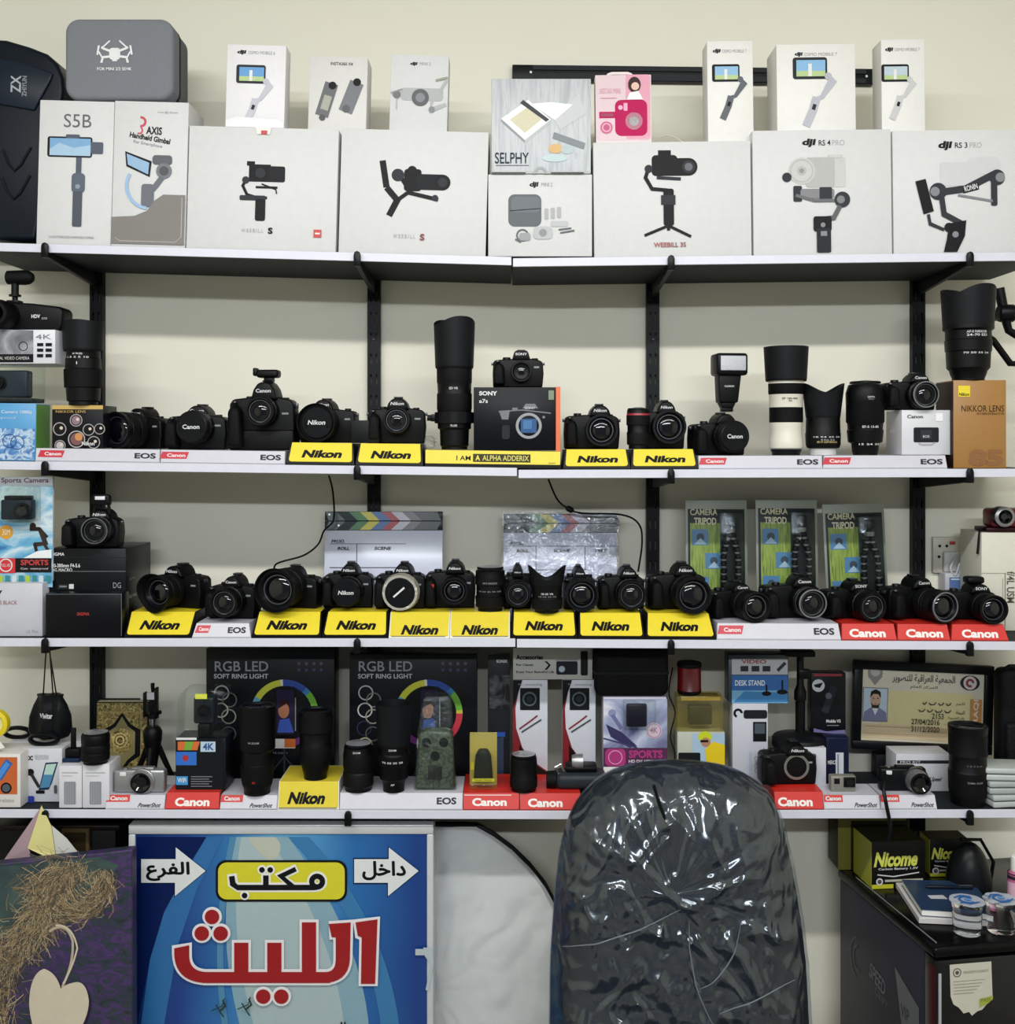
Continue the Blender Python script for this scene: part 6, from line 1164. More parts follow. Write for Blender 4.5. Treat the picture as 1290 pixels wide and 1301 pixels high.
# framed certificate
y = .235; k = kk(y); cx, x0, x1 = 1171, 1081, 1262; zb = sz(4, 1171)+.001+.055
t = thing('framed_certificate', 'black-framed certificate with a portrait photo leaning at the wall', 'certificate', (X(cx, y), y, Z(955, y)), 0, None, -.04, .045)
zf = lambda py: (955-py)*k; W = 89*k; H = 112*k
b = MB(); fr = C('0b0d10', .35); e = .0205
b.box(-W, W, -.006, .014, H-e, H, fr, .002); b.box(-W, W, -.006, .014, 0, e, fr, .002); b.box(-W, -W+e, -.006, .014, e, H-e, fr, .002); b.box(W-e, W, -.006, .014, e, H-e, fr, .002); b.done('frame', t)
b = MB(); b.box(-W+e*.5, W-e*.5, .004, .010, e*.5, H-e*.5, mottled('certificate_paper', [(.2, 'c9c6c0'), (.5, 'd8d2bc'), (.8, 'd9cba0')], 6, .4), 0); b.done('paper', t)
b = MB(cx, 955, k, .0038); A = lambda s_: arabic(s_); ink = C('3a3834')
b.rect(1120, 880, 1237, 935, C('d9cf9c', .4)); b.rect(1096, 923, 1238, 941, C('d8c4a0', .4))
b.circ(1110, 858, 9.5, C('8a8785', .5), 11); b.circ(1110, 857, 6, C('b8b4b0')); b.poly([(1100, 862), (1110, 874), (1120, 862), (1110, 866)], C('8a8785'))
b.text(A('الجمعية العراقية للتصوير'), 1132, 858, 1212, 870, ink, .01); b.text(A('المركز العام'), 1155, 872, 1190, 877, ink)
b.circ(1231, 866, 12.5, C('302c30', .4), 9.5); b.circ(1231, 866, 8.5, C('d0c8c4')); b.ring(1231, 866, 2.5, 5.5, C('802c38'), 0, 300)
b.rect(1095, 877, 1127, 920, C('6c7078')); b.rect(1096, 878, 1126, 919, C('b9cbdc', .4)); b.poly([(1096, 919), (1097, 908), (1106, 902), (1116, 902), (1125, 908), (1126, 919)], C('77799c')); b.poly([(1107, 903), (1111, 912), (1115, 903)], C('d8dce8')); b.circ(1111, 893, 6.5, C('c09c84', .5), 9); b.poly([(1104, 890), (1105, 882), (1111, 879), (1117, 882), (1118, 890), (1114, 885), (1108, 885)], C('1c1816')); b.poly([(1105, 896), (1108, 899), (1114, 899), (1117, 896), (1115, 903), (1107, 903)], C('302820')); b.rect(1107, 890, 1109.5, 891, INK); b.rect(1112.5, 890, 1115, 891, INK); b.rect(1109, 897.5, 1113, 898.3, C('8c4c44'))
b.text(A('الاسم'), 1214, 891, 1225, 896, ink); b.text(A('الصفة'), 1214, 901, 1225, 906, ink); b.text(A('رقم العضوية'), 1204, 909, 1225, 914, ink); b.text(A('تاريخ الانتساب'), 1200, 917, 1225, 922, ink)
for yy_, xs in ((893, (1170, 1178, 1190, 1200, 1209)), (902, (1165, 1176, 1186, 1198, 1209))):
    for i in range(4): b.line([(xs[i]+1, yy_), (xs[i]+3, yy_+2.5), (xs[i+1]-4, yy_+2), (xs[i+1]-2, yy_-1)], 1.3, ink)
b.text('2153', 1183, 906, 1198, 913, ink, .01); b.text('27/04/2016', 1157, 914, 1193, 921, ink, .01); b.text('31/12/2020', 1157, 923, 1193, 930, ink, .01)
b.rect(1232, 886, 1246, 922, C('c08a4c', .4)); b.text('IRAQI', 1222, 900, 1256, 907, C('e8d8c0'), .02, rot=90); b.rect(1098, 925, 1236, 925.5, C('b08c70')); b.rect(1098, 934, 1225, 934.5, C('b08c70')); b.done('certificate_print', t)
zc_ = Z(955, y)
def a(b): b.rect(1140, 966, 1206, 970, C('2a2c30')); b.text('PRO KIT', 1144, 966.6, 1170, 969.6, LETW); b.text('/// Speed', 1178, 987, 1196, 994, INK, .02, .4)
s4box('white_box', 'white carton with a black band under the framed certificate', 'box', 1139, 1208, 958, .125, .07, art=a, mat=C('cfd1d8', .4), flap=False)
t = thing('certificate_support', 'black wooden block holding up the framed certificate', 'block', (X(1171, .27), .238, sz(4, 1171)+.001))
b = MB(); hs = zc_-t.location.z-.0085; b.box(-.12, .12, 0, .035, 0, hs, C('15161a', .6), .002); b.done('block_body', t)
# bag and cables at the right end
t = thing('camera_bag', 'soft black camera bag at the right end of the lowest shelf', 'bag', (X(1320, .06), .06, sz(4, 1290)+.001))
b = MB(); h = Z(862, .06)-t.location.z; b.box(-.040, .06, .10, .15, 0.0, h, C('08090c', .6, bump=.4, scale=200), .018, 4); b.done('bag_body', t)
b = MB(); b.box(-.032, .05, .085, .102, .03, h*.55, C('0c0d11', .6, bump=.4, scale=200), .008, 3); b.done('front_pocket', t)
b = MB(); b.tube([(-.030, .12, h-.01), (-.015, .11, h+.004), (.03, .11, h+.004)], .006, C('0c0d11', .6)); b.done('bag_handle', t)
for i, (dz, c_, lab) in enumerate(((0, 'b4bab8', 'lowest grey plastic case in the small stack at the right end of the lowest shelf'), (1, 'a8b0ae', 'middle grey plastic case in the small stack at the right end'), (2, 'bcc4c0', 'topmost grey plastic case in the small stack at the right end'))):
    t = thing('plastic_case', lab, 'case', (X(1296, .0)-i*.006, .01, sz(4, 1290)+.001+dz*.0285), 0.12-.1*i, 'stacked grey plastic cases')
    b = MB(); b.box(-.055, .04, 0, .08, 0, .0135, C(c_, .35), .004, 3); b.done('case_bottom', t)
    b = MB(); b.box(-.055, .04, 0, .08, .0145, .027, C(c_, .35), .004, 3); b.done('case_lid', t)
    b = MB(); b.box(-.052, .037, .002, .078, .0130, .0150, C('3a3e40', .5)); b.done('seam', t)
# =============================================================== below the shelves
# light box sign
y = .02; k = kk(y); x0, x1, pt = 163, 551, 1048; cx = (x0+x1)/2; zt = Z(pt, y); H = zt-.012; W = (x1-x0)*k/2; by = pt+zt/k
t = thing('shop_sign', 'tall blue light box sign with big red Arabic letters in a white metal frame', 'sign', (X(cx, y), y, 0.0))
fm = C('d2d5d7', .3, .2); b = MB(); e = .021
b.box(-W, W, 0, .055, zt-e, zt, fm, .003); b.box(-W, W, 0, .055, .0, e, fm, .003); b.box(-W, -W+e*.7, 0, .055, e, zt-e, fm, .003); b.box(W-e*.7, W, 0, .055, e, zt-e, fm, .003); b.done('sign_frame', t)
m = bpy.data.materials.new('sign_print'); m.use_nodes = True; nt = m.node_tree; N_ = nt.nodes; L_ = nt.links; bs = N_['Principled BSDF']; bs.inputs['Roughness'].default_value = .3
tc = N_.new('ShaderNodeTexCoord'); sx = N_.new('ShaderNodeSeparateXYZ'); L_.new(tc.outputs['Object'], sx.inputs[0])
cr = N_.new('ShaderNodeValToRGB'); mr = N_.new('ShaderNodeMapRange'); mr.inputs[1].default_value = -W; mr.inputs[2].default_value = W
nz = N_.new('ShaderNodeTexNoise'); nz.inputs['Scale'].default_value = 4; ad = N_.new('ShaderNodeMath'); ad.operation = 'MULTIPLY_ADD'; ad.inputs[1].default_value = .10
L_.new(tc.outputs['Object'], nz.inputs['Vector']); L_.new(sx.outputs['X'], mr.inputs[0]); L_.new(nz.outputs['Fac'], ad.inputs[0]); L_.new(mr.outputs[0], ad.inputs[2]); L_.new(ad.outputs[0], cr.inputs[0])
e_ = cr.color_ramp.elements; st = [(0, '0a1f52'), (.22, '14397c'), (.40, '2c6ca4'), (.52, '5c96ba'), (.62, '4c8cb8'), (.78, '1f609c'), (1.0, '0e3678')]
while len(e_) < len(st): e_.new(.5)
for i, (p, hx) in enumerate(st): e_[i].position = p; e_[i].color = [lin(int(hx[j:j+2], 16)) for j in (0, 2, 4)]+[1]
L_.new(cr.outputs[0], bs.inputs['Base Color'])
b = MB(cx, by, k, .004); b.box(-W+.012, W-.012, .004, .05, .012, zt-.012, m, 0); b.done('sign_panel', t)
b = MB(cx, by, k, .0036)
# printed background shapes: dark corner, pale drop, arcs
import itertools
b.poly([(173, 1064), (262, 1064), (240, 1100), (208, 1160), (190, 1220), (176, 1290), (173, 1320)], C('0a1c50', .3))
b.poly([(262, 1064), (284, 1064), (250, 1130), (226, 1200), (205, 1320), (176, 1320), (190, 1220), (208, 1160), (240, 1100)], C('2c6ca8', .3))
def bez(p0, p1, p2, n=14): return [((1-i/n)**2*p0[0]+2*i/n*(1-i/n)*p1[0]+(i/n)**2*p2[0], (1-i/n)**2*p0[1]+2*i/n*(1-i/n)*p1[1]+(i/n)**2*p2[1]) for i in range(n+1)]
b.poly(bez((300, 1064), (268, 1190), (312, 1330))+bez((470, 1330), (468, 1200), (366, 1064)), C('86a9b8', .3))
b.poly(bez((306, 1064), (285, 1190), (330, 1330))+bez((440, 1330), (430, 1190), (340, 1064)), C('a9bcc0', .3))
b.poly(bez((292, 1064), (262, 1200), (286, 1330))+bez((294, 1330), (270, 1200), (300, 1064)), C('4f88ae', .3))
b.poly(bez((366, 1064), (478, 1180), (486, 1330))+bez((510, 1330), (500, 1180), (392, 1064)), C('3678ac', .3))
b.poly(bez((315, 1064), (325, 1085), (345, 1095))+bez((345, 1095), (365, 1080), (350, 1064)), C('bcc0b0', .3))
for (ax, w0) in ((179, 0), (450, 0)):
    P = [(ax, 1092), (ax+44, 1092), (ax+44, 1077), (ax+82, 1107), (ax+43, 1139), (ax+43, 1122), (ax, 1122)]
    b.poly([(p+(1.4 if p > ax+50 else -1.2), q_+(1.6 if q_ > 1107 else -1.6 if q_ < 1107 else 0)) for p, q_ in P], C('0e1c44', .3)); b.poly(P, C('dfe3e4', .3))
b.fat(arabic('الفرع'), 186, 1096, 240, 1119, INK, .8); b.fat(arabic('داخل'), 461, 1095, 515, 1118, INK, .8)
b.rrect(274, 1093, 441, 1146, 13, INK); b.rrect(277, 1096, 438, 1143, 11, C('d8d22c', .3)); 
for m_, o_ in ((C('f0f0ea', .3), 2.6), (INK, 0)):
    b.ring(403, 1120, 3.4-o_*.6, 10.2+o_, m_); b.line([(400, 1127.5), (352, 1127.5)], 7+2*o_, m_); b.line([(376+o_*.6, 1104-o_*.4), (357, 1113), (372, 1126)], 6+2*o_, m_)
    b.line([(352, 1127.5), (302, 1127.5), (296, 1123), (294.5, 1113-o_)], 7+2*o_, m_); b.rect(334.5-o_, 1112-o_, 341.5+o_, 1128+o_, m_); b.line([(391, 1127.5), (403, 1127)], 7+2*o_, m_)
    for c_ in ((333, 1105), (343.5, 1105), (311, 1137.5)): b.circ(c_[0], c_[1], 3.6+o_*.9, m_)
rd, wh = C('9c1018', .3), C('ece8ea', .3)
def body(o, m):
    def seg(pts, w_): b.line(pts, w_+2*o, m)
    q = lambda P: P
    r = 9.2
    # base sweep and teeth of the word, drawn as thick strokes
    def blk(xa, ya, xb, yb): b.rect(xa-o, ya-o, xb+o, yb+o, m)
    blk(298, 1197, 316, 1245); blk(340, 1197, 358, 1245); blk(384, 1171, 402, 1245); 
    b.poly([(222-o, 1204-o), (241+o, 1200-o)]+bez((241+o, 1215), (242+o, 1233-o), (262, 1234-o), 8)+[(300, 1234-o), (300, 1248+o)]+bez((270, 1248+o), (224-o, 1250+o), (222-o, 1212), 12), m)
    b.rect(258, 1234-o, 420, 1248+o, m)
    b.poly([(418, 1173-o), (446+o, 1171-o), (445+o, 1216)]+bez((445+o, 1218), (443+o, 1248+o), (410, 1248+o), 8)+[(410, 1234-o)]+bez((414, 1234-o), (427-o, 1234-o), (427-o, 1218), 6)+[(427-o, 1190+o), (422-o, 1190+o)], m)
    b.poly([(452-o, 1171-o), (480+o, 1167-o), (477+o, 1249+o), (459-o, 1249+o), (460-o, 1190+o), (455-o, 1188+o)], m)
    for c_ in ((270, 1164), (257, 1185), (281, 1185), (335, 1265), (358, 1265)): b.circ(c_[0], c_[1], r+o, m)
body(3.6, C('5a1c30', .3)) if False else None
body(3.2, wh); body(0, rd)
b.text(arabic('للتصوير'), 395, 1297, 440, 1325, INK, .03)
for cx_, cy_ in ((283, 1279), (316, 1277)):
    b.line([(cx_-14, cy_+4), (cx_, cy_-2), (cx_+3, cy_-12)], 1.2, C('2c3c34')); b.line([(cx_-8, cy_-4), (cx_-2, cy_+6), (cx_+2, cy_+12)], 1.6, C('2c3c34')); b.line([(cx_+1, cy_-10), (cx_+4, cy_-2), (cx_-3, cy_+4)], 2.2, C('2c3c34'))
b.done('printed_lettering', t)
b = MB(cx, by, k, -.002); wp = C('b8c4c8', .5); b.rect(528, 1205, 545, 1213, wp); b.poly([(538, 1203), (550, 1204), (551, 1225), (545, 1258), (541, 1257), (547, 1224), (540, 1214)], wp); b.done('tape_scrap', t, 'torn pale tape on the frame edge')
# folded reflector wrapped in plastic
y = .145
t = thing('reflector_panel', 'big silver photo reflector in clear wrap, black rimmed, between sign and chair', 'reflector', (X(560, y), y, 0.0))
kq = kk(y); q = lambda px, py: ((px-560)*kq, Z(py, y))
R = [(552, 1046), (580, 1046), (606, 1046.5), (628, 1058), (652, 1076), (674, 1097), (694, 1122), (710, 1152), (722, 1190), (729, 1235), (730, 1290), (722, 1350), (700, 1410), (660, 1450), (600, 1470)]
R = R+[(1104-a_, c_) for a_, c_ in R[::-1][:-1]]
o = [q(*p) for p in R]; c0 = q(552, 1260)
rim = C('0c0d10', .5); b = MB(); b.prism(o, .004, .014, rim, .003, 2); b.done('black_rim', t, 'black fabric rim')
ins = [(c0[0]+(p[0]-c0[0])*.955, c0[1]+(p[1]-c0[1])*.962) for p in o]
b = MB(); b.prism(ins, -.001, .006, C('f2f4f4', .35, .1, .06, 9, .6), .002, 1); b.done('silver_face', t, 'silver reflective face')
def sheet(b, inside, x0, x1, z0, z1, n, m, yf, amp, sc):
    pass
b = MB(); n = 60; rings = 26; vs = []
oo = []
for i in range(len(o)):
    p, q2 = o[i], o[(i+1) % len(o)]; oo += [(p[0]+(q2[0]-p[0])*j/5, p[1]+(q2[1]-p[1])*j/5) for j in range(5)]
n = len(oo)
for r_ in range(rings+1):
    f = r_/rings
    for p in oo:
        px_, pz_ = c0[0]+(p[0]-c0[0])*f*.985, c0[1]+(p[1]-c0[1])*f*.985
        v = Vector((px_*11, pz_*11, 2)); d_ = abs(noise.noise(v))*.010+abs(noise.noise(v*2.7))*.005
        vs.append((px_, -.004-d_, pz_))
b.add(vs, [(r_*n+i, r_*n+(i+1) % n, (r_+1)*n+(i+1) % n, (r_+1)*n+i) for r_ in range(rings) for i in range(n)], film('reflector_wrap', 'fdfdfd', .12, .16, 9, 1.0, .014, .35, 'f6fafa', ridged=True)); b.done('plastic_wrap', t)
# ---- office chair wrapped in plastic
y = -.34; k = kk(y); tch = thing('office_chair', 'high-backed dark leather office chair covered in crinkled clear plastic', 'chair', (X(868, y), y, 0.0))
O = [(868, 977), (900, 979), (930, 984), (955, 993), (974, 1007), (988, 1025), (998, 1048), (1008, 1085), (1017, 1130), (1025, 1180), (1031, 1230), (1035, 1290), (1036, 1350), (1030, 1400), (1010, 1430), (960, 1445), (868, 1450)]
Lf = [(868, 977), (838, 978), (805, 983), (780, 991), (757, 1005), (738, 1025), (724, 1050), (714, 1085), (708, 1130), (704, 1180), (701, 1230), (700, 1290), (700, 1350), (706, 1400), (726, 1430), (776, 1445), (868, 1450)]
loop = O[:-1]+Lf[::-1][:-1]; P = [((a_-868)*k, Z(c_, y)) for a_, c_ in loop]; fine = []
for i in range(len(P)):
    p0, p1, p2, p3 = [Vector(P[(i+j) % len(P)]) for j in (-1, 0, 1, 2)]
    for j in range(10):
        u = j/10; fine.append(.5*((2*p1)+(p2-p0)*u+(2*p0-5*p1+4*p2-p3)*u*u+(3*p1-p0-3*p2+p3)*u**3))
cc = Vector((-.03, Z(1120, y))); n = len(fine); RR = 84
def shell(off, amp, fold, yb, seed, gr):
    vs = []
    for r_ in range(RR+1):
        f = r_/RR
        for i, p in enumerate(fine):
            d = p-cc; pos = cc+d*(f*gr)
            ang = math.atan2(d.y, d.x)
            bulge = -.050*(1-f**5)+.045*(f**8)*1.0
            v = Vector((pos.x*16, pos.y*5, seed)); v2 = Vector((math.cos(ang)*7, math.sin(ang)*7, f*1.3+seed))
            rg = lambda q_: (1-min(1, 2.2*abs(noise.noise(q_))))**2
            wv = Vector((pos.x, pos.y, seed))+.05*noise.noise_vector(Vector((pos.x*6, pos.y*6, seed)))
            wr = -amp*.55*rg(Vector((wv.x*9+wv.y*4, wv.y*7-wv.x*3, seed)))-amp*.35*rg(Vector((wv.x*24-wv.y*9, wv.y*16+wv.x*8, seed+4)))+fold*noise.noise(v2)*(f**.9)*1.5*(1-f**10)
            seam = .0*math.exp(-((pos.x+.052+.03*(pos.y-cc.y))/.004)**2)*(1 if pos.y > cc.y+.10 else 0) if fold else 0
            vs.append((pos.x, bulge+off+wr+seam, pos.y))
    # back side closes the cushion
    base = len(vs); vs += [(p.x*.98, .075+yb, cc.y+(p.y-cc.y)*.98) for p in fine]+[(p.x*.9, .095+yb, cc.y+(p.y-cc.y)*.92) for p in fine]
    fs = [(r_*n+i, r_*n+(i+1) % n, (r_+1)*n+(i+1) % n, (r_+1)*n+i) for r_ in range(RR) for i in range(n)]
    fs += [(RR*n+i, RR*n+(i+1) % n, base+(i+1) % n, base+i) for i in range(n)]+[(base+i, base+(i+1) % n, base+n+(i+1) % n, base+n+i) for i in range(n)]+[tuple(base+n+i for i in range(n))]
    return vs, fs
LEA = C('111c28', .34, bump=.3, scale=250)
b = MB(); b.add(*shell(0, .006, .003, 0, 3.1, 1.0), LEA); b.done('backrest', tch)
wr = film('chair_wrap', 'f4f8fc', 0.10, .17, 20, 1.0, .012, .006, stretch=(1, 1, .75), ridged=True)
b = MB(); b.add(*shell(-.008, .014, .0045, .006, 3.1, 1.012), wr); o_ = b.done('plastic_wrap', tch)
# long creases standing off the wrap
def smooth3(P, m=6):
    P = [Vector(p) for p in P]; o_ = []
    for i in range(len(P)-1):
        p0, p1, p2, p3 = P[max(i-1, 0)], P[i], P[i+1], P[min(i+2, len(P)-1)]
        for j in range(m):
            u = j/m; o_.append(.5*((2*p1)+(p2-p0)*u+(2*p0-5*p1+4*p2-p3)*u*u+(3*p1-p0-3*p2+p3)*u**3))
    return o_+[P[-1]]
b = MB(); q = lambda px, py, dy=-.067: ((px-868)*k, dy, Z(py, y)); crm = C('6c737b', .25)
for pts in ([(712, 1182), (760, 1177), (810, 1160), (858, 1136)], [(932, 1152), (924, 1190), (902, 1222), (882, 1234)], [(868, 1150), (870, 1190), (880, 1240), (905, 1292)], [(905, 1265), (950, 1248), (1000, 1222)]):
    P_ = smooth3([q(*p) for p in pts]); nn = len(P_); b.tube([p+Vector((.0015*noise.noise(p*40), 0, .002*noise.noise(p*33))) for p in P_], [.0003+.0011*math.sin(PI*i/(nn-1)) for i in range(nn)], crm, 6)
b.done('wrap_creases', tch, 'raised pale creases in the plastic'); None
b = MB(); P_ = smooth3([q(*p, -.0535) for p in ((826, 986), (833, 1010), (842, 1034), (846, 1062))]); b.tube(P_, [.0025, .003]+[.0028]*(len(P_)-3)+[.001], C('020304', .6), 6, .6); b.done('leather_seam', tch)
b = MB(); b.box(-.25, .25, .02-.42, .10, .42, .52, LEA, .04, 4); b.done('seat', tch)
b = MB(); b.box(-.05, .05, .09, .12, .30, .80, BLK2, .01); b.box(-.08, .08, -.25, .12, .38, .42, BLK2, .01); b.done('back_support', tch)
b = MB(); b.lathe([(.10, .03), (.25, .03), (.25, .018, CHR), (.39, .018, CHR)], BLK2, (0, -.16, 0), 'z', 24); b.done('gas_column', tch)
for i in range(5):
    a_ = 2*PI*i/5+.3; b = MB(); ex, ey = .30*math.cos(a_), -.16+.30*math.sin(a_)
    b.tube([(0, -.16, .12), ((ex)*.5, -.16+(ey+.16)*.5, .11), (ex, ey, .075)], [.026, .02, .015], BLK2, 10); lg = b.done('base_leg', tch)
    b = MB(); b.lathe([(-.022, .027), (-.018, .0295), (.018, .0295), (.022, .027)], BLK, (ex, ey, .030), 'x', 20); b.done('caster', lg)
# ---- printed canvas with the heart
y = -.06; k = kk(y); t = thing('printed_canvas', 'dark purple printed canvas with a white wooden heart and tan fur, lower left corner', 'picture', (X(80, y), y, Z(1330, y)-.30), 0, None, -.006)
zb = t.location.z; by = HY+(ZC-zb)/k
pp = mottled('purple_grass', [(.32, '18222c'), (.43, '26363f'), (.51, '33264e'), (.58, '482f66'), (.66, '2a3540')], 22, .5, (1, 1, 2.2), 8, 1.5)
zq = lambda px, py: ((px-80)*k, (by-py)*k)
b = MB(); b.prism([zq(-40, 1103), zq(167, 1081), zq(169, 1500), zq(-40, 1500)], 0, .03, pp, .002, 1); b.done('canvas_body', t)
b = MB(80, by, k, -.0003); random.seed(5)
tl = mottled('teal_blur', [(.3, '20343c'), (.6, '3c5450')], 12, .5)
b.poly([(-40, 1106), (125, 1089), (150, 1100), (130, 1130), (60, 1180), (-40, 1200)], tl)
furs = [C('8c7454', .7), C('6e5c44', .7), C('a8926c', .7), C('4c4434', .7), C('bca984', .7), C('3c4038', .7)]
def spine(t_):
    pts = [(95, 1095), (62, 1118), (58, 1150), (38, 1185), (10, 1210), (-6, 1260), (-12, 1310)]
    f = t_*(len(pts)-1); i = min(int(f), len(pts)-2); u = f-i; return (pts[i][0]+(pts[i+1][0]-pts[i][0])*u, pts[i][1]+(pts[i+1][1]-pts[i][1])*u)
for i in range(1900):
    b.n = 2+i%5
    s_ = spine(random.random()); a_ = random.gauss(2.0, .7); L = random.uniform(14, 34); x_, y_ = s_[0]+random.gauss(0, 14), s_[1]+random.gauss(0, 8)
    cu = random.uniform(-.6, .6); p1 = (x_+L*.5*math.cos(a_), y_+L*.5*math.sin(a_)); p2 = (p1[0]+L*.5*math.cos(a_+cu), p1[1]+L*.5*math.sin(a_+cu)); b.line([(x_, y_), p1, p2], random.uniform(.3, .85), random.choice(furs))
for i in range(800):
    b.n = 3+i%4
    th = random.uniform(-.4, 1.7); r_ = random.gauss(44, 7); x_, y_ = 88+r_*math.cos(th)*1.0, 1120+r_*.9*math.sin(th); a_ = th+PI/2+random.gauss(0, .5); L = random.uniform(10, 22); b.line([(x_, y_), (x_+L*.5*math.cos(a_), y_+L*.5*math.sin(a_)), (x_+L*math.cos(a_+.3), y_+L*math.sin(a_+.3))], random.uniform(.35, .9), random.choice(furs))
b.n = 40; b.n = min(b.n, 40)
b.done('fur_print', t); b = MB(80, by, k, -.115*0-.0003); b.n = 0
b.y = -.0012
sg = C('b9ab92', .6); 
b.line(bez((62, 1184), (84, 1168), (92, 1196), 10)+bez((92, 1196), (94, 1225), (78, 1256), 10), 3.0, sg); b.line(bez((70, 1176), (92, 1174), (98, 1205), 10)+bez((98, 1205), (92, 1230), (80, 1250), 10), 2.2, C('d0c4ac', .6)); b.done('printed_string', t)
hp = bez((77, 1256), (72, 1236), (56, 1231))+bez((56, 1231), (38, 1236), (37, 1275))+bez((37, 1275), (40, 1320), (66, 1345))+bez((66, 1345), (112, 1310), (113, 1272))+bez((113, 1272), (110, 1246), (96, 1248))+bez((96, 1248), (84, 1250), (77, 1256))
b = MB(80, by, k, -.0018); b.poly([(p[0]+2.5, p[1]+3) for p in hp], C('2a2038', .6)); b.poly(hp, C('cfc4ae', .7, var=.1, scale=25)); b.done('printed_heart', t)
# folded paper triangle
y = -.010; k = kk(y); t = thing('folded_paper', 'pale yellow and pink folded paper peak above the purple canvas', 'paper', (X(52, y), y, Z(1110, y)))
q = lambda px, py, d=0: ((px-52)*k, d, (1110-py)*k)
b = MB(); b.add([q(53, 1024, .0), q(0, 1098, .010), q(46, 1100, -.008), q(38, 1076, -.006)], [(0, 1, 2, 3)], C('a88f96', .6), True); b.done('left_fold', t, 'dull pink fold')
b = MB(); b.add([q(53, 1023, -.001), q(37, 1076, -.008), q(60, 1086, -.010), q(72, 1084, -.006), q(66, 1048, -.004)], [(0, 1, 2, 3, 4)], C('d9d28c', .6), True); b.done('front_fold', t, 'pale yellow fold')
b = MB(); b.add([q(66, 1048, -.002), q(72, 1084, -.004), q(68, 1096, -.004), q(100, 1088, .008), q(84, 1066, .004)], [(0, 1, 2, 3, 4)], C('c9c9c4', .6), True); b.add([q(40, 1082, -.009), q(62, 1090, -.010), q(66, 1108, -.008), q(44, 1108, -.006)], [(0, 1, 2, 3)], C('60505c', .6), True); b.done('right_fold', t, 'pale grey fold')
# dark cabinet behind the canvas
t = thing('dark_cabinet', 'black open cabinet in the shade under the lowest shelf at far left', 'cabinet', (X(70, .08), .08, 0))
zt = Z(1046, .09); b = MB(); b.box(-.25, .135, 0, .21, 0, zt-.012, C('0e0d0e', .5), .003); b.box(-.26, .145, -.005, .215, zt-.012, zt, C('17130f', .4), .002); b.done('cabinet_body', t)
t = thing('wooden_box', 'small brown wooden-edged panel in front of the dark cabinet, behind the folded paper', 'panel', (X(98, .06), .06, Z(1120, .06)))
t.location.z = 0; b = MB(); ztp = Z(1053, .06); b.box(-.035, .026, 0, .014, 0, ztp, C('4a3a1c', .5), .002); b.box(-.028, .019, -.001, 0, ztp-.07, ztp-.008, C('2a2212', .5)); b.done('panel_board', t)
# ---- fridge
FZ = .803; ang = math.radians(9.3)
t = thing('small_fridge', 'black low fridge with dark red side strip and torn sticker, lower right corner', 'fridge', (.849, -.20, 0.0), ang)
W = .46; Dp = .42
b = MB(); b.box(0, W, .05, Dp, .03, FZ-.022, C('33323d', .4), .006); b.done('fridge_body', t)
b = MB(); b.box(-.004, W+.004, .0, Dp+.004, FZ-.022, FZ, C('0a0a0c', .22), .007, 3); b.done('top_panel', t)
b = MB(); b.box(0, W, .0, .046, .04, FZ-.025, C('08080a', .2), .006); d_ = b.done('door', t)
b = MB(); b.box(-.001, .004, .004, .030, .05, FZ-.04, C('3c0d14', .35), .001); b.done('door_edge_trim', d_, 'dark red edge strip'); b = MB(); b.box(.004, .010, -.003, .0, .05, FZ-.05, C('b9bcc2', .3, .4), .001); b.done('chrome_strip', d_, 'pale vertical strip')
b = MB(); [b.box(x_-.02, x_+.02, .05+yy_, .09+yy_, 0, .03, BLK) for x_, yy_ in ((.05, 0), (W-.05, 0), (.05, .3), (W-.05, .3))]; b.done('feet', t)
b = MB(y=-.0012, M=Matrix.Translation((0, 0, .011)))
Tt = [(.028, FZ-.045), (.118, FZ-.045), (.121, FZ-.120), (.110, FZ-.128), (.098, FZ-.140), (.088, FZ-.142), (.076, FZ-.150), (.070, FZ-.142), (.058, FZ-.144), (.048, FZ-.132), (.036, FZ-.124), (.030, FZ-.108)]
b.poly(Tt, C('c9c6b6', .6)); b.ring(.044, FZ-.062, .007, .009, C('4a4a44'), 0, 360); b.circ(.044, FZ-.062, .004, C('4a4a44')); b.text('KINGDOM OF QUALITY', .058, FZ-.066, .112, FZ-.060, C('6a6a60')); [b.rect(.036, FZ-.080-i*.006, .104-i*.006, FZ-.079-i*.006, C('8c8a7c')) for i in range(5)]; b.poly([(.092, FZ-.118), (.121, FZ-.113), (.121, FZ-.120), (.110, FZ-.128), (.092, FZ-.134)], C('a0ac3c', .5)); b.text('PASS', .095, FZ-.124, .116, FZ-.117, C('4c6420')); b.done('sticker', d_, 'torn pale paper sticker')
# prints on the left flank of the fridge (faces -x)
b = MB(M=Matrix.Rotation(-PI/2, 4, 'Z')); b.y = -.0006   # local x of the art runs towards the viewer
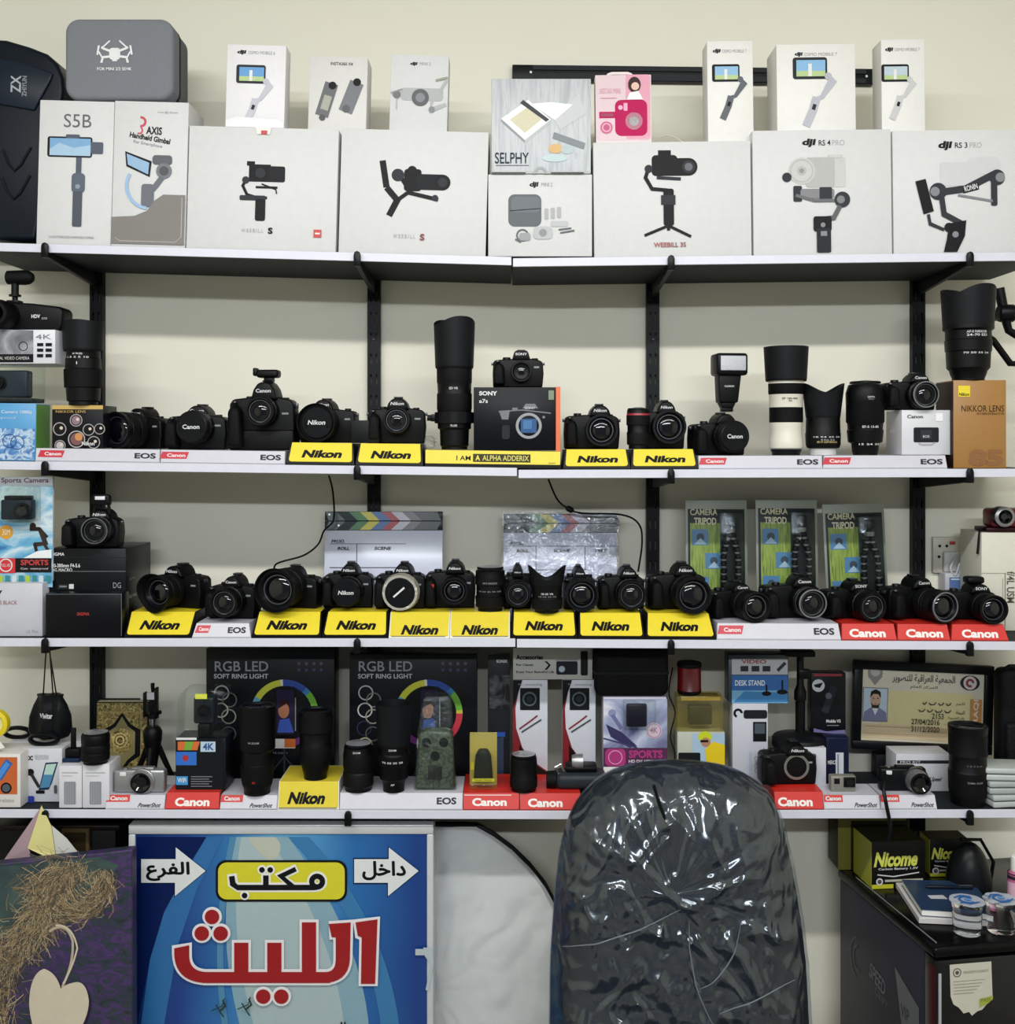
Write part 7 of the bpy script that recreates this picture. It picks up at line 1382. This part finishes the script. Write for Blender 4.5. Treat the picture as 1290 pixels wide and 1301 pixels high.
# art x = -y of the fridge
b.ring(-.33, FZ-.17, .030, .034, C('4a4854', .5), 100, 260, 1.4); b.ring(-.33, FZ-.17, .016, .020, C('4a4854', .5), 90, 300, 1.4); b.text('SPEED', -.27, FZ-.19, -.20, FZ-.155, C('6c6a74'), .02, rot=-12); b.text('DRIFT', -.245, FZ-.215, -.19, FZ-.198, C('5c5a64'), 0, rot=-12)
b.poly([(-.16, FZ-.11), (-.062, FZ-.15), (-.062, FZ-.36), (-.10, FZ-.34)], C('63686c', .5)); b.text('VIP', -.135, FZ-.20, -.10, FZ-.175, C('33363a'), .02); b.text('OS', -.105, FZ-.235, -.080, FZ-.212, C('c4c8cc'), .02); b.poly([(-.10, FZ-.34), (-.062, FZ-.325), (-.062, FZ-.42), (-.085, FZ-.44)], C('7c1c2c', .5)); b.done('side_print', t)
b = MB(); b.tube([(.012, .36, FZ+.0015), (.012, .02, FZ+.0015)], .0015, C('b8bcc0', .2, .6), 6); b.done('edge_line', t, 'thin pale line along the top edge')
def at(px, py, z=FZ):
    d = (ZC-z)*(D/S)/(py-HY); return Vector(((px-HX)*d*S/D, d-D, z))
ca, sa = math.cos(ang), math.sin(ang)
# battery cartons
def batt(label, px0, px1, pyb, h, depth, rz, full):
    p0, p1 = at(px0, pyb), at(px1, pyb); w_ = (p1-p0).length; t = thing('battery_carton', label, 'box', (p0.x, p0.y, FZ+.001), rz, 'battery cartons on the fridge')
    b = MB(); b.box(0, w_, 0, depth, 0, h, C('121210', .4), .001); b.box(.002, w_-.002, .002, depth-.002, h-.0005, h+.0006, C('2c2a18', .5)); b.done('box_body', t)
    b = MB(y=-.0004); yl = C('c8c830', .4); b.rect(0, 0, w_ if not full else w_*.4, h*.09, yl); b.text('Nicome', w_*.06, h*.46, w_*.86 if full else w_*.95, h*.78, C('d8dc60'), .04, .2); b.text('Carbon Battery 1.5V', w_*.12, h*.38, w_*.86, h*.44, LETW, .02); b.line([(w_*.1, h*.30), (w_*.4, h*.25), (w_*.88, h*.32)], .0025, LETW); b.circ(w_*.14, h*.15, .008, LETW); b.circ(w_*.14, h*.15, .005, C('4c4c44')); b.rect(w_*.24, h*.14, w_*.95, h*.19, C('b8b8a8')); b.done('printed_front', t)
    b = MB(); b.box(-.0006, 0, .001, depth-.001, .001, h-.001, C('a8a82c', .45)); b.done('yellow_side', t, 'yellow side face'); 
    return t
batt('yellow and black battery carton at the left on the fridge top', 1108, 1179, 1130, .105, .10, .10, True)
batt('yellow and black battery carton at the back, partly hidden by the dark dome', 1182, 1232, 1114, .085, .06, .02, False)
t = thing('battery_carton', 'open yellow-trimmed carton in the shade behind the left battery carton', 'box', tuple(at(1094, 1106)+Vector((0, 0.0, .001))), .06, 'battery cartons on the fridge')
t.location = (.775, .205, FZ+.001)
t.rotation_euler.z = 0
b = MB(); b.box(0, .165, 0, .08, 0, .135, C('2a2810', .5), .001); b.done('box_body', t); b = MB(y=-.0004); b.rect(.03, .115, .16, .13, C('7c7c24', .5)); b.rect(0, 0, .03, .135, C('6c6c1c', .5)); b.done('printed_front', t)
# dark dome
p = at(1222, 1130); t = thing('dark_dome', 'round dark translucent dome beside the back battery carton', 'dome', (p.x+.012, p.y-.01, FZ+.001), .2)
b = MB(); pr = [(0, .046), (.012, .049)]+[(.012+.098*math.sin(a_), .049*math.cos(a_)) for a_ in [i*PI/2/9 for i in range(1, 9)]]; b.lathe(pr, C('101316', .35), n=40); b.done('dome_shell', t)
b = MB(); b.tube([(.052, .0, .005), (.062, -.0, .06), (.03, .0, .112), (-.02, 0, .116)], .004, BLK, 8); b.done('strap', t)
# notebooks
def slab(name, label, cat, pts, z0, th, m, pages=None, rzv=None, cover=None):
    cx_ = sum(p.x for p in pts)/4; cy_ = sum(p.y for p in pts)/4; t = thing(name, label, cat, (cx_, cy_, z0)); L = [(p.x-cx_, p.y-cy_) for p in pts]
    if pages:
        b = MB(); b.prism([(p[0]*.985, p[1]*.985) for p in L], .0015, th-.0015, pages, 0, axis='z'); b.done('pages', t)
        b = MB(); b.prism(L, 0, .0015, m, .0005, 1, axis='z'); b.done('back_cover', t); b = MB(); b.prism(L, th-.0015, th, m, .0005, 1, axis='z'); b.done('front_cover', t)
    else:
        b = MB(); b.prism(L, 0, th, m, .001, 1, axis='z'); b.done('body', t)
    return t
A_, B_, C_, D_ = at(1180, 1176-4), at(1262, 1176), at(1235, 1130), at(1140, 1124)
slab('paper_pad', 'white paper pad lying under the blue notebook on the fridge', 'paper', [at(1168, 1174), at(1265, 1178), at(1240, 1134), at(1138, 1128)], FZ+.001, .012, C('d6d2d2', .6))
zt_ = FZ+.0135
slab('notebook', 'blue notebook with a pen lying on the white paper pad', 'notebook', [at(1171, 1154, FZ+.03), at(1268, 1160, FZ+.03), at(1236, 1118, FZ+.03), at(1146, 1116, FZ+.03)], zt_, .014, C('263c5c', .35), WHT)
t = thing('pen', 'dark pen lying on the blue notebook', 'pen', tuple(at(1176, 1129, zt_+.014)+Vector((0, 0, .0045))), -.05); b = MB(); b.lathe([(0, .0015), (.008, .004), (.100, .0042), (.102, .003)], C('101826', .3), (0, 0, 0), 'x', 12); b.done('pen_barrel', t); b = MB(); b.box(.07, .1, -.001, .001, .0035, .0055, CHR); b.done('pen_clip', t)
t = thing('sticky_note', 'small scribbled white note on the blue notebook', 'note', tuple(at(1190, 1140, zt_+.0145))); b = MB(); b.prism([(-.015, -.008), (.02, -.010), (.018, .010), (-.016, .008)], .0003, .0008, C('c8ccd4', .6), axis='z'); b.done('note_sheet', t)
# water cups with foil lids
cups = []
for i, (px, py, lab) in enumerate(((1229, 1192, 'clear sealed water cup with a blue-printed foil lid, the left of two'), (1272, 1190, 'clear sealed water cup with a blue-printed foil lid, the right of two'))):
    p = at(px, py-6); t = thing('water_cup', lab, 'cup', (p.x, p.y, FZ+.0008), .4*i+.2, 'sealed water cups on the fridge'); h = .066
    wm = bpy.data.materials.get('clear_cup')
    if not wm:
        wm = bpy.data.materials.new('clear_cup'); wm.use_nodes = True; bs = wm.node_tree.nodes['Principled BSDF']; bs.inputs['Transmission Weight'].default_value = 1; bs.inputs['Roughness'].default_value = .02; bs.inputs['IOR'].default_value = 1.33; bs.inputs['Base Color'].default_value = (.97, .98, 1, 1)
    b = MB(); b.lathe([(0, .021), (.002, .026), (.012, .028, None, .05), (.040, .029, None, .05), (.046, .0275), (h-.004, .031), (h, .034)], wm, n=40); b.done('cup_body', t)
    b = MB(); n = 40; vs = [(0, 0, h+.001)]+[((.0345+.0025*noise.noise(Vector((math.cos(a_)*3, math.sin(a_)*3, i))))*math.cos(a_), .0345*math.sin(a_), h+.0008+.003*noise.noise(Vector((math.cos(a_)*2, math.sin(a_)*2, i+5)))) for a_ in [j*2*PI/n for j in range(n)]]
    b.add(vs, [(0, j+1, (j+1) % n+1) for j in range(n)], C('c4ccd8', .3, .2)); lid = b.done('foil_lid', t)
    b = MB(M=Matrix.Translation((0, 0, h+.0022)) @ Matrix.Rotation(-PI/2, 4, 'X')); bl_ = C('2c68b8', .35); b.ring(0, 0, .012, .017, bl_, 20, 300); b.circ(.002, 0, .007, C('5c98d8', .35)); b.line([(-.02, .014), (0, .022), (.016, .012)], .004, bl_); b.line([(-.022, -.010), (-.006, -.020), (.018, -.016)], .004, bl_); b.done('lid_print', lid)
# pink bottle
p = at(1290, 1150); t = thing('spray_bottle', 'small pink-labelled white-capped bottle at the right edge of the fridge', 'bottle', (p.x-.006, p.y-.02, FZ+.001))
b = MB(); b.lathe([(0, .016), (.003, .018), (.075, .018), (.082, .012)], C('c06a90', .3), n=28); b.done('bottle_body', t); b = MB(); b.lathe([(.082, .0115), (.084, .012), (.112, .0115), (.114, .009)], WHT, n=24); b.done('cap', t); b = MB(); b.lathe([(.020, .0184), (.060, .0184)], C('e0b4c8', .4), n=28, cap=False); b.done('label_band', t); b = MB(); b.lathe([(.066, .0183), (.078, .0178)], C('2a2a34', .4), n=28, cap=False); b.done('dark_band', t)
# strap hanging over the shelf edge
cable('black camera strap hanging over the edge of the lowest shelf above the batteries', [(1127, 985, .02), (1123, 1000, -.004), (1126, 1020, -.020), (1130, 1040, -.016), (1131, 1056, -.014), (1128, 1070, -.012)], .0042, BLK2, 'camera_strap')
